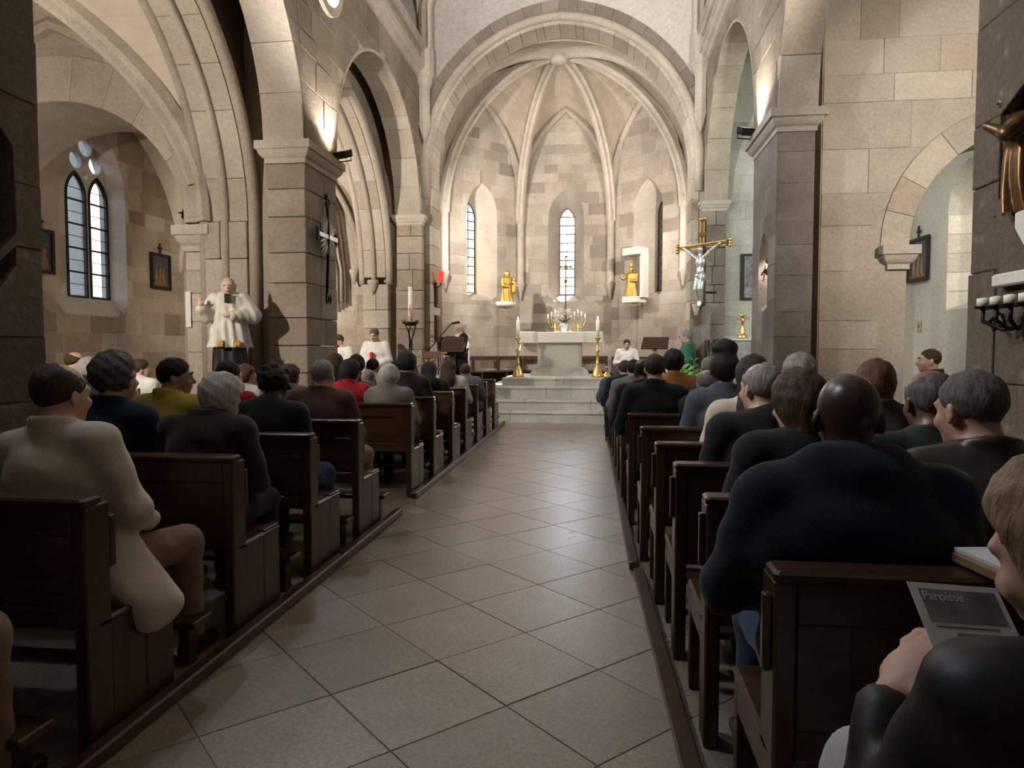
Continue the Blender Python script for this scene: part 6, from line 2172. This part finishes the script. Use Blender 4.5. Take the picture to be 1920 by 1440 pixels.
            if st_ in ('long', 'bob', 'puffy', 'curly'):
                line = np.where(bb_ < 0.03, -0.13, 0.0 + 1.0 * (bb_ - 0.03) + 0.02)
            line = line + 0.006 * np.sin(55 * a + 30 * bb_) 
            d = d - th * np.clip((cc - line) / 0.035, 0, 1) ** 0.6
            d = np.maximum(d, (line - cc) * 0.7)
            if st_ == 'balding':
                d = np.maximum(d, -(np.sqrt((a / 0.075) ** 2 + ((bb_ - 0.035) / 0.075) ** 2 + ((cc - 0.10) / 0.055) ** 2) - 1) * 0.055)
            if st_ == 'tonsure':
                d = np.maximum(d, -(np.sqrt((a / 0.085) ** 2 + ((bb_ - 0.02) / 0.105) ** 2 + ((cc - 0.11) / 0.075) ** 2) - 1) * 0.075)
            return d * hs
        R_ = 0.14
        h.fn(cap, hcn - R_, hcn + R_, 0.0)
        if st_ == 'long':
            h.cone(Hd(0, -0.06, 0.0), U(0, -0.11, 1.0), 0.09, 0.10, 0.04)
            h.cone(U(0, -0.11, 1.0), U(0, -0.12, 0.84), 0.10, 0.05, 0.05)
        elif st_ == 'bob':
            h.cone(Hd(0, -0.05, -0.02), Hd(0, -0.055, -0.10), 0.088, 0.075, 0.03)
        elif st_ == 'bun':
            h.ell(Hd(0, -0.10, 0.05), (0.05, 0.05, 0.05), 0.015)
        elif st_ == 'topbun':
            h.ell(Hd(0, -0.03, 0.14), (0.085, 0.085, 0.065), 0.02)
            h.ell(Hd(0, -0.06, 0.02), (0.09, 0.09, 0.10), 0.03)
        elif st_ in ('dread', 'curly'):
            rr_ = random.Random(label)
            for i in range(46 if st_ == 'dread' else 60):
                a_, e_ = rr_.uniform(0, 2 * math.pi), rr_.uniform(-0.5, 1.5)
                d = V((math.cos(a_) * math.cos(e_) * 0.082, math.sin(a_) * math.cos(e_) * 0.10 - 0.012, math.sin(e_) * 0.094 + 0.03))
                if d.y > 0.05 and d.z < 0.07 or d.z < -0.05:
                    continue
                r_ = rr_.uniform(0.016, 0.026) if st_ == 'dread' else rr_.uniform(0.012, 0.02)
                h.ell(Hd(*(d * 1.08)), (r_, r_, r_), 0.006)
        elif st_ == 'wave':
            h.ell(Hd(0, 0.045, 0.105), (0.055, 0.05, 0.03), 0.02)
        s2 = random.Random(label + 'h').uniform(0, 6)
        amp = {'curly': 0.006, 'puffy': 0.005, 'wave': 0.004, 'bob': 0.003, 'long': 0.003}.get(st_, 0.0022)
        h.warp(lambda X, Y, Z: amp * np.sin(70 * X + 40 * Z + s2) * np.sin(55 * Y + 60 * Z - s2) + amp * 0.6 * np.sin(130 * X - 90 * Y + 60 * Z))
        h.mesh('hair', hv, hm, root)
    if beard:
        h = SDF()
        h.ell(Hd(0, 0.055, -0.088), rh(0.052, 0.05, 0.042), 0.0, R=Rh)
        h.ell(Hd(0, 0.098, -0.04), rh(0.03, 0.012, 0.008), 0.01, R=Rh)
        h.ell(Hd(0, 0.092, -0.058), rh(0.02, 0.03, 0.006), 0.004, 's', R=Rh)
        h.mesh('beard', 0.009, beard, root)
    if eyes:
        for q in (-1, 1):
            e = Hd(q * 0.031, 0.0835, 0.006)
            o_ = MB().ball(e, 0.0095 * hs, 10, 8).build('eye', 'eye_white', root, True)
            e2 = Hd(q * 0.031, 0.0905, 0.005)
            MB().ball(e2, 0.0062 * hs, 8, 6).build('iris', 'eye_dark', root, True)
            MB().tube([Hd(q * 0.014, 0.098, 0.03), Hd(q * 0.032, 0.098, 0.036), Hd(q * 0.05, 0.086, 0.03)], 0.004 * hs, 6).build('eyebrow', hm, root, True)
    if glasses:
        m = MB()
        for q in (-1, 1):
            cc_ = Hd(q * 0.033, 0.108, 0.004)
            m.tube([Hd(q * 0.033 + 0.021 * math.cos(a), 0.106, 0.004 + 0.016 * math.sin(a)) for a in [2 * math.pi * i / 12 for i in range(13)]], 0.0022, 5)
            m.tube([Hd(q * 0.054, 0.104, 0.008), Hd(q * 0.078, 0.02, 0.008)], 0.002, 5)
        m.tube([Hd(-0.012, 0.108, 0.008), Hd(0.012, 0.108, 0.008)], 0.002, 5)
        m.build('glasses', 'iron', root)
    return root
CONG = 'congregation seated in the pews'
def seated(label, px, ytop, Y, **k):
    """head top at pixel (px, ytop) at depth Y; hips a little behind the head when leaning"""
    p = at(px, ytop, Y)
    p.x += k.pop('dx', 0.0)
    lean = k.get('lean', 6)
    hy = Y - 0.62 * math.sin(math.radians(lean)) - 0.02
    k.setdefault('group', CONG)
    if 'chairs in' in k['group']:
        k['seat'] = 0.475
        f_ = math.radians(k.get('face', 0.0))
        chair((p.x, hy, 0), f_ + math.pi, 'plain wooden chair under the ' + ' '.join(label.split()[:8]), 'bench_wood', 'bench_wood', 'plain chairs in the aisles')
    return person(label, p.x, hy, p.z, **k)
# ---- left side
seated('balding man in a beige corduroy jacket at the aisle end of the nearest left pew', 97, 663, 2.44, hair=('balding', 'hair_brown'), coat='c_beige', legs='c_tan', vox=0.011, sw=1.02, girth=1.08, arms='lap', head=(-14, 4, 0), lean=4, hem=1, legs_out=0.06, dx=0.09, side_lean=-6)
seated('man with curly grey hair in a navy coat in the second left pew', 212, 652, 3.36, hair=('curly', 'hair_dark_grey'), coat='c_navy', vox=0.013, girth=1.12, sw=1.08, head=(-20, 0, 0), lean=5)
seated('white-haired man bowing his head in a dark brown jacket, second left pew at the aisle', 402, 684, 3.42, hair=('puffy', 'hair_white'), coat='c_darkbrown', vox=0.012, lean=15, head=(-28, 22, 0), sw=1.05)
seated('man in a yellow jacket turning his face to the right', 322, 661, 4.22, hair=('short', 'hair_black'), skin_='skin_tan', coat='c_yellow', vox=0.012, head=(-62, 3, 0), lean=6, eyes=True)
seated('person with black knotted hair in a black sweater, third left pew at the aisle', 513, 677, 4.22, hair=('dread', 'hair_black'), skin_='skin_dark', coat='c_black', legs='c_jeans', vox=0.013, lean=10, head=(5, 14, 0), collar='shirt', legs_out=0.06)
seated('older man with short grey hair in a reddish brown coat, fourth left pew', 605, 667, 5.02, hair=('buzz', 'hair_grey'), coat='c_brownred', legs='c_tan', vox=0.013, girth=1.12, sw=1.08, lean=5, head=(-6, 0, 0), legs_out=0.05)
seated('woman with short black hair in a red jacket', 655, 671, 6.55, hair=('bob', 'hair_black'), skin_='skin_tan', coat='c_red', vox=0.017, lean=7, head=(-20, 4, 0))
seated('white-haired woman in a grey tweed jacket, fifth left pew at the aisle', 730, 684, 6.55, hair=('puffy', 'hair_white'), coat='c_tweed', legs='c_black', vox=0.016, lean=7, head=(0, 6, 0))
seated('stooped old man in a dark green coat with a high collar', 690, 688, 7.45, hair=('buzz', 'hair_grey'), coat='c_darkgreen', vox=0.018, girth=1.2, lean=16, head=(-10, 10, 0))
seated('tall dark-haired man in black, sixth left pew at the aisle', 763, 656, 7.40, hair=('puffy', 'hair_black'), skin_='skin_tan', coat='c_black', vox=0.017, lean=4, sw=1.08)
seated('woman with long black hair, seventh left pew at the aisle', 806, 678, 8.35, hair=('long', 'hair_black'), coat='c_black', vox=0.018, lean=5)
seated('young woman with long dark brown hair, eighth left pew at the aisle', 843, 674, 9.15, hair=('long', 'hair_brown'), coat='c_offwhite', vox=0.018, lean=5)
seated('girl with pinned-up brown hair, ninth left pew at the aisle', 873, 684, 10.0, hair=('bun', 'hair_chestnut'), coat='c_grey', vox=0.018, lean=5)
seated('dark-haired person half hidden behind the woman in red', 628, 659, 7.42, hair=('bob', 'hair_brown'), coat='c_black', vox=0.02, lean=5)
seated('black-haired person before the seated priests', 669, 664, 8.4, hair=('puffy', 'hair_black'), coat='c_black', vox=0.02, lean=5)
seated('dark-haired child in a pale top before the priests', 699, 671, 9.15, hair=('short', 'hair_black'), skin_='skin_tan', coat='c_lightgrey', vox=0.02, lean=5, head=(-25, 0, 0))
seated('dark-haired person low behind the tall man in black', 741, 677, 9.15, hair=('short', 'hair_black'), coat='c_black', vox=0.02, lean=6)
seated('short-haired dark man behind the white-haired man', 428, 671, 5.02, hair=('short', 'hair_black'), skin_='skin_tan', coat='c_red', vox=0.018, lean=6, head=(-20, 0, 0))
seated('woman with reddish hair in a pale grey jacket by the left pier', 458, 683, 6.55, hair=('bob', 'hair_chestnut'), coat='c_lightgrey', vox=0.018, lean=7, head=(-60, 5, 0))
seated('brown-haired woman beside the person with knotted hair', 541, 680, 6.55, hair=('bob', 'hair_brown'), skin_='skin_tan', coat='c_brownred', vox=0.018, lean=10, head=(-20, 12, 0))
seated('bald old man far left in front of the inner arch', 137, 654, 7.3, hair=('tonsure', 'hair_brown'), coat='c_black', vox=0.018, lean=6, head=(-40, 5, 0), group='people on chairs in the left aisle')
seated('grey-haired woman in a patterned black top far left', 166, 668, 6.6, hair=('bob', 'hair_grey'), coat='c_black', vox=0.018, lean=6, head=(-35, 5, 0), group='people on chairs in the left aisle')
seated('dark-haired person in a white shirt in the left aisle', 262, 672, 7.0, hair=('short', 'hair_brown'), coat='c_white', vox=0.018, lean=6, head=(-50, 0, 0), group='people on chairs in the left aisle')
person('person at the left edge showing only a brown trouser leg and shoe', -1.98, 1.36, 1.30, lean=5, hair=('short', 'hair_brown'), coat='c_darkbrown', legs='c_tan', vox=0.016, legs_out=0.06, group=CONG)
# ---- right side
seated('bald dark-skinned man in a dark navy pullover, nearest right pew', 1592, 672, 1.90, hair=('bald', None), skin_='skin_dark', coat='c_navy', legs='c_jeans', vox=0.009, sw=1.22, girth=1.22, lean=5, head=(-4, 6, 0), collar='hood', arms='lap')
seated('man with cropped grey hair in a brown leather jacket, nearest right pew', 1836, 664, 2.22, hair=('buzz', 'hair_dark_grey'), skin_='skin_tan', coat='c_leather', vox=0.010, sw=1.1, girth=1.18, lean=9, head=(20, 6, 0))
seated('woman with straight brown hair beside the bald man', 1503, 682, 2.72, hair=('bob', 'hair_brown'), coat='c_black', vox=0.012, lean=6, head=(18, 6, 0), collar='shirt')
seated('balding grey-haired man in a black sweater, third right pew', 1432, 667, 3.38, hair=('balding', 'hair_grey'), coat='c_black', vox=0.012, lean=5, head=(28, 2, 0), sw=1.05, collar='shirt')
seated('bald brown-skinned man with tight grey hair in a striped green jacket', 1748, 673, 2.72, hair=('tonsure', 'hair_dark_grey'), skin_='skin_brown', coat='c_darkgreen', vox=0.012, lean=8, head=(6, 4, 0), girth=1.1)
seated('brown-haired woman in a plum coat behind the bald man', 1640, 666, 3.9, hair=('bob', 'hair_chestnut'), coat='c_purple', vox=0.014, lean=6, head=(-20, 0, 0))
seated('grey-haired person behind the brown-haired woman', 1500, 657, 4.75, hair=('puffy', 'hair_grey'), coat='c_grey', vox=0.016, lean=5)
seated('woman with long dark hair in a beige coat, right pews', 1412, 655, 4.05, hair=('long', 'hair_black'), coat='c_beige', vox=0.014, lean=5)
seated('woman with a high black topknot in a blue-grey jacket, right pews', 1358, 646, 4.82, hair=('topbun', 'hair_black'), skin_='skin_dark', coat='c_bluegrey', vox=0.014, lean=5)
seated('man with thinning brown hair in a black suit, sixth right pew at the aisle', 1228, 655, 5.75, hair=('thin', 'hair_brown'), coat='c_black', vox=0.014, lean=5, sw=1.05)
seated('black-haired man in an orange jacket, right pews', 1263, 650, 7.3, hair=('puffy', 'hair_black'), skin_='skin_brown', coat='c_orange', vox=0.017, lean=5)
seated('balding man in an olive jacket beside the woman with the topknot', 1326, 688, 5.75, hair=('tonsure', 'hair_grey'), coat='c_olive', vox=0.017, lean=10, head=(10, 8, 0))
seated('grey-haired person before the fern, right pews', 1330, 664, 7.3, hair=('short', 'hair_grey'), coat='c_grey', vox=0.018, lean=6)
seated('brown-skinned man with a bald crown left of the man in orange', 1207, 666, 6.5, hair=('tonsure', 'hair_black'), skin_='skin_brown', coat='c_black', vox=0.018, lean=6, head=(20, 0, 0))
seated('dark-haired man in a grey jacket, ninth right pew', 1188, 671, 8.15, hair=('short', 'hair_black'), skin_='skin_tan', coat='c_grey', vox=0.02, lean=6)
seated('person in a dark blue coat, tenth right pew at the aisle', 1172, 674, 9.0, hair=('short', 'hair_brown'), coat='c_navy', vox=0.02, lean=6)
seated('person with grey hair in the eleventh right pew at the aisle', 1160, 684, 9.85, hair=('bob', 'hair_dark_grey'), coat='c_bluegrey', vox=0.02, lean=6)
seated('man in profile with short dark hair sitting under the right aisle arch', 1751, 647, 7.6, hair=('buzz', 'hair_brown'), skin_='skin_light', coat='c_darkbrown', vox=0.016, face=40, head=(40, 0, 0), lean=4, eyes=True, group='people on chairs in the right aisle')
# ---- the woman with the leaflet beside the viewer
lw_ = person('woman in a black leather jacket reading a leaflet beside the viewer', 0.615, 0.76, 1.275, lean=13, head=(26, 20, 0), hair=('bob', 'hair_blond'), coat='c_leather_black', legs='c_offwhite', vox=0.0075, seat=0.42, group=CONG, sw=0.95,
             arms=('raw', ((-0.245, 0.19, 0.68), (0.24, 0.12, 0.72)), ((-0.20, 0.29, 0.845), (0.05, 0.30, 0.80)), ((-0.145, 0.325, 0.895), (-0.02, 0.36, 0.86))),
             knees=((-0.16, 0.46, 0.63), (0.08, 0.45, 0.52), (-0.02, 0.62, 0.30), (0.1, 0.47, 0.085)))
# ---- clergy
def standing(label, px, ytop, Y, base, **k):
    p = at(px, ytop, Y)
    return person(label, p.x, Y, p.z, pose='stand', base=base, **k)
CL = 'clergy in the sanctuary'
pr = standing('grey-haired priest in a wide white cape with a red cross, standing by the left wall', 705, 611, 12.9, 0.0, face=180, lean=3, head=(-8, 22, 0), hair=('short', 'hair_dark_grey'), coat='c_white', legs='c_black', robe_=(0.24, 0.40, 0.25, 11), vox=0.012, arms='lap', group=CL, eyes=True)
h = pr.dimensions.z
for z0, z1, w_ in ((1.20, 1.36, 0.03), (1.15, 1.19, 0.05)):
    MB().box(-w_, w_, 0.25, 0.31, z0 - 0.06, z1 - 0.06, 0.01).build('red_emblem', 'red_cloth', pr)
pr2 = standing('bearded younger cleric with glasses in white with a red cross, beside the pier', 640, 624, 12.95, 0.0, face=165, lean=3, head=(-28, 14, 0), hair=('short', 'hair_brown'), beard='hair_brown', coat='c_white', legs='c_black', robe_=(0.22, 0.34, 0.25, 10), vox=0.012, arms='lap', group=CL, eyes=True, glasses=True)
MB().box(-0.02, 0.02, 0.24, 0.29, 0.90, 1.16, 0.01).box(-0.07, 0.07, 0.24, 0.29, 1.02, 1.06, 0.01).build('red_emblem', 'red_cloth', pr2)
rd = standing('reader in a long black cloak with a white collar, speaking at the lectern', 866, 603, 13.35, ZF, face=115, lean=3, head=(10, 8, 0), hair=('tonsure', 'hair_white'), coat='c_black', legs='c_black', robe_=(0.21, 0.27, 0.03, 9), vox=0.013, arms='lap', group=CL, eyes=True)
RSH = (at(866, 603, 13.35).z - ZF) / 1.75 * (0.93 + 0.45 * 1.03)
s = SDF()
s.ell((0, 0.0, RSH + 0.0), (0.20, 0.16, 0.085), 0.02)
s.ell((0, 0.0, RSH - 0.09), (0.32, 0.32, 0.06), 0.01, 's')
s.mesh('white_collar', 0.013, 'c_white', rd)
MB().box(-0.27, -0.18, -0.08, 0.16, RSH - 0.24, RSH - 0.18, 0.02).build('red_band', 'red_cloth', rd)
gp = person('priest with grey hair and glasses in a green chasuble, seated facing left', at(1290, 616, 13.25).x, 13.25, at(1290, 616, 13.25).z, face=90, base=ZF, seat=0.46, lean=2, head=(0, 6, 0), hair=('short', 'hair_grey'), coat='c_green', legs='c_white', vox=0.013, arms='wide', girth=1.15, sw=1.05, group=CL, eyes=True, glasses=True)
bp = at(1176, 635, 16.2)
by = person('altar boy in a red cassock and white surplice, seated right of the altar', bp.x, 16.25, bp.z, face=170, base=ZF, seat=0.40, lean=5, head=(10, 10, 0), hair=('short', 'hair_black'), skin_='skin_tan', coat='c_white', legs='red_cloth', vox=0.014, arms='lap', group=CL, eyes=True, collar='shirt')
s = SDF()
s.cone((0, 0.0, 0.93), (0, -0.005, 0.985), 0.075, 0.065, 0.01)
s.mesh('red_collar', 0.013, 'red_cloth', by)
s = SDF()
s.cone((-0.08, 0.05, 0.47), (-0.13, 0.42, 0.46), 0.12, 0.14, 0.05)
s.cone((0.08, 0.05, 0.47), (0.13, 0.42, 0.46), 0.12, 0.14, 0.05)
s.cone((-0.13, 0.44, 0.44), (-0.14, 0.46, 0.12), 0.12, 0.13, 0.05)
s.cone((0.13, 0.44, 0.44), (0.14, 0.46, 0.12), 0.12, 0.13, 0.05)
s.mesh('cassock_skirt', 0.016, 'red_cloth', by)
# leaflet in the woman's hand
c0 = [at(1700, 1090, 1.14), at(1868, 1103, 1.18), at(1905, 1200, 1.10), at(1757, 1235, 1.06)]
lf_ = thing('leaflet', 'printed parish leaflet held by the woman beside the viewer', 'leaflet', c0[3])
u = (c0[1] - c0[0]).normalized()
v_ = (c0[0] - c0[3])
v_ = (v_ - u * v_.dot(u)).normalized()
fl_ = Fr(c0[0] * 1 - c0[3] * 1, u, -v_, u.cross(-v_))
fl_ = Fr(V(c0[0]) - V(c0[3]), u, v_, u.cross(v_))
W_, H_ = (c0[1] - c0[0]).length, 0.205
def quad(name, a0, a1, b0, b1, n0, n1, mat):
    prism(name, fl_, [(a0, b0), (a1, b0), (a1, b1), (a0, b1)], n0, n1, mat, lf_)
quad('page', 0, W_, -H_, 0, -0.0006, 0.0006, 'paper')
sg = 1 if fl_.n.dot(V((0, 0, EYE)) - V(c0[0])) > 0 else -1
def lay(a, b):
    return (min(sg * a, sg * b), max(sg * a, sg * b))
quad('photo_print', 0.014, W_ - 0.010, -0.062, -0.010, *lay(0.0006, 0.0012), 'print_grey')
quad('photo_print', 0.050, W_ - 0.03, -0.125, -0.078, *lay(0.0006, 0.0012), 'print_grey')
quad('text_line', 0.020, W_ - 0.03, -0.070, -0.0687, *lay(0.0006, 0.0012), 'ink')
fc = bpy.data.curves.new('title_text', 'FONT')
fc.body = 'Paroisse'
fc.size = 0.021
fc.extrude = 0.0003
_t = bpy.data.objects.new('title_tmp', fc)
C.objects.link(_t)
_me = bpy.data.meshes.new_from_object(_t.evaluated_get(bpy.context.evaluated_depsgraph_get()))
bpy.data.objects.remove(_t)
ft = bpy.data.objects.new('title_text', _me)
C.objects.link(ft)
ft.parent = lf_
ft.data.materials.append(MATS['paper'])
X_, Y_ = u, v_
Mx = Matrix((X_, Y_, X_.cross(Y_))).transposed().to_4x4()
Mx.translation = fl_.P(0.016, -0.028, sg * 0.0014)
ft.matrix_local = Mx
# hymn book at the right edge
hb = thing('hymn_book', 'brown hymn book with a white page on the rail of the nearest right pew', 'book', (at(1890, 1050, 1.6).x, 1.62, 0.896))
hb.rotation_euler = (0, 0, 0.15)
MB().box(-0.055, 0.17, -0.07, 0.09, -0.033, -0.004, 0.006).build('cover', 'light_wood', hb)
MB().box(-0.05, 0.165, -0.065, 0.085, -0.004, 0.004).build('pages', 'paper', hb)
# ================================================================== lamps
def light(name, kind, loc, power, col=(1, 0.86, 0.68), tgt=None, size=0.15, angle=120, blend=0.6, parent=None):
    l = bpy.data.lights.new(name, kind)
    l.energy = power
    l.color = col
    if kind == 'SPOT':
        l.spot_size = math.radians(angle)
        l.spot_blend = blend
        l.shadow_soft_size = size
    elif kind == 'POINT':
        l.shadow_soft_size = size
    else:
        l.size = size
    o = bpy.data.objects.new(name, l)
    C.objects.link(o)
    o.location = loc
    if tgt is not None:
        o.rotation_euler = (V(tgt) - V(loc)).to_track_quat('-Z', 'Y').to_euler()
    return o
def floodlight(loc, tgt, power, label, col=(1, 0.84, 0.62), angle=120, size=0.06, blend=0.6, sc=1.0):
    loc, tgt = V(loc), V(tgt)
    r = empty('floodlight', loc)
    r.rotation_euler = (tgt - loc).to_track_quat('-Z', 'Y').to_euler()
    tag(r, label, 'floodlight', 'black floodlights of the church')
    s = sc
    m = MB().box(-0.10 * s, 0.10 * s, -0.07 * s, 0.07 * s, 0.01 * s, 0.05 * s, 0.008 * s)
    for x0, x1, y0, y1 in ((-0.10, -0.09, -0.07, 0.07), (0.09, 0.10, -0.07, 0.07), (-0.09, 0.09, -0.07, -0.06), (-0.09, 0.09, 0.06, 0.07)):
        m.box(x0 * s, x1 * s, y0 * s, y1 * s, -0.04 * s, 0.012 * s)
    m.build('housing', 'black_plastic', r)
    MB().box(-0.085 * s, 0.085 * s, -0.055 * s, 0.055 * s, 0.0, 0.009 * s).build('lens', 'lamp_lens', r)
    MB().tube([(-0.11 * s, 0, 0.02), (-0.11 * s, 0, 0.09 * s), (0.11 * s, 0, 0.09 * s), (0.11 * s, 0, 0.02)], 0.008 * s, 6).build('bracket', 'black_plastic', r)
    o = light('floodlight_lamp', 'SPOT', (0, 0, -0.05 * s), power, col, None, size, angle, blend)
    o.parent = r
    return r
WARM, COOL = (1.0, 0.92, 0.81), (1.0, 0.96, 0.91)
floodlight((XL + 0.17, 8.86, 3.86), (XL + 0.02, 8.45, 4.9), 45, 'small black floodlight on the left pier impost shining up the wall', WARM, 110)
floodlight((XR - 0.15, 8.95, 3.99), (XR - 0.02, 8.55, 5.0), 45, 'small black floodlight on the right pier impost shining up the wall', WARM, 110)
floodlight((XL + 0.25, 3.6, 4.0), (0.2, 13.6, 8.4), 620, 'added fill floodlight on the near left pier out of view, aimed at the vault', COOL, 62, blend=0.8)  # added lamp, bounces ambient fill off the nave vault
floodlight((XR - 0.25, 3.6, 4.0), (-1.8, 13.6, 8.4), 620, 'added fill floodlight on the near right pier out of view, aimed at the vault', COOL, 62, blend=0.8)  # its added counterpart, more ambient fill for the nave
floodlight((-5.45, 4.15, 2.8), (-5.0, 8.3, 2.9), 150, 'floodlight in the left aisle behind the near pier', WARM, 140)
floodlight((4.4, 3.95, 3.6), (4.3, 8.4, 3.3), 250, 'floodlight in the right aisle behind the near pier', WARM, 78, blend=0.9)
floodlight((-5.9, 9.62, 3.3), (-4.6, 13.6, 2.6), 195, 'floodlight on the back of the left inner arch', WARM, 140)
floodlight((3.6, 9.3, 3.6), (3.2, 13.6, 2.8), 95, 'added greenish lamp on the back of the right cross wall, standing in for daylight', (0.88, 1.0, 0.92), 130)  # added lamp, imitates greenish daylight on the end wall
floodlight((-3.52, 14.5, 4.2), (0.6, 18, 3.4), 190, 'floodlight behind the left jamb of the chancel arch', COOL, 140)
floodlight((1.80, 14.5, 4.2), (-2.4, 18, 3.4), 120, 'floodlight behind the right jamb of the chancel arch', COOL, 140)
floodlight((XR + 0.2, NICHE[0] + 0.12, NICHE[2] + 0.75), (XR + 0.2, NICHE[0] - 0.05, NICHE[2]), 12, 'tiny lamp hidden in the head of the pier niche', WARM, 140, size=0.03, sc=0.25)
floodlight((XL + 0.2, 3.1, 4.1), (XR, 3.7, 2.3), 130, 'added fill floodlight on the near left pier out of view, aimed across at the right pier', WARM, 60, blend=0.9)  # added lamp to brighten and warm the near right pier
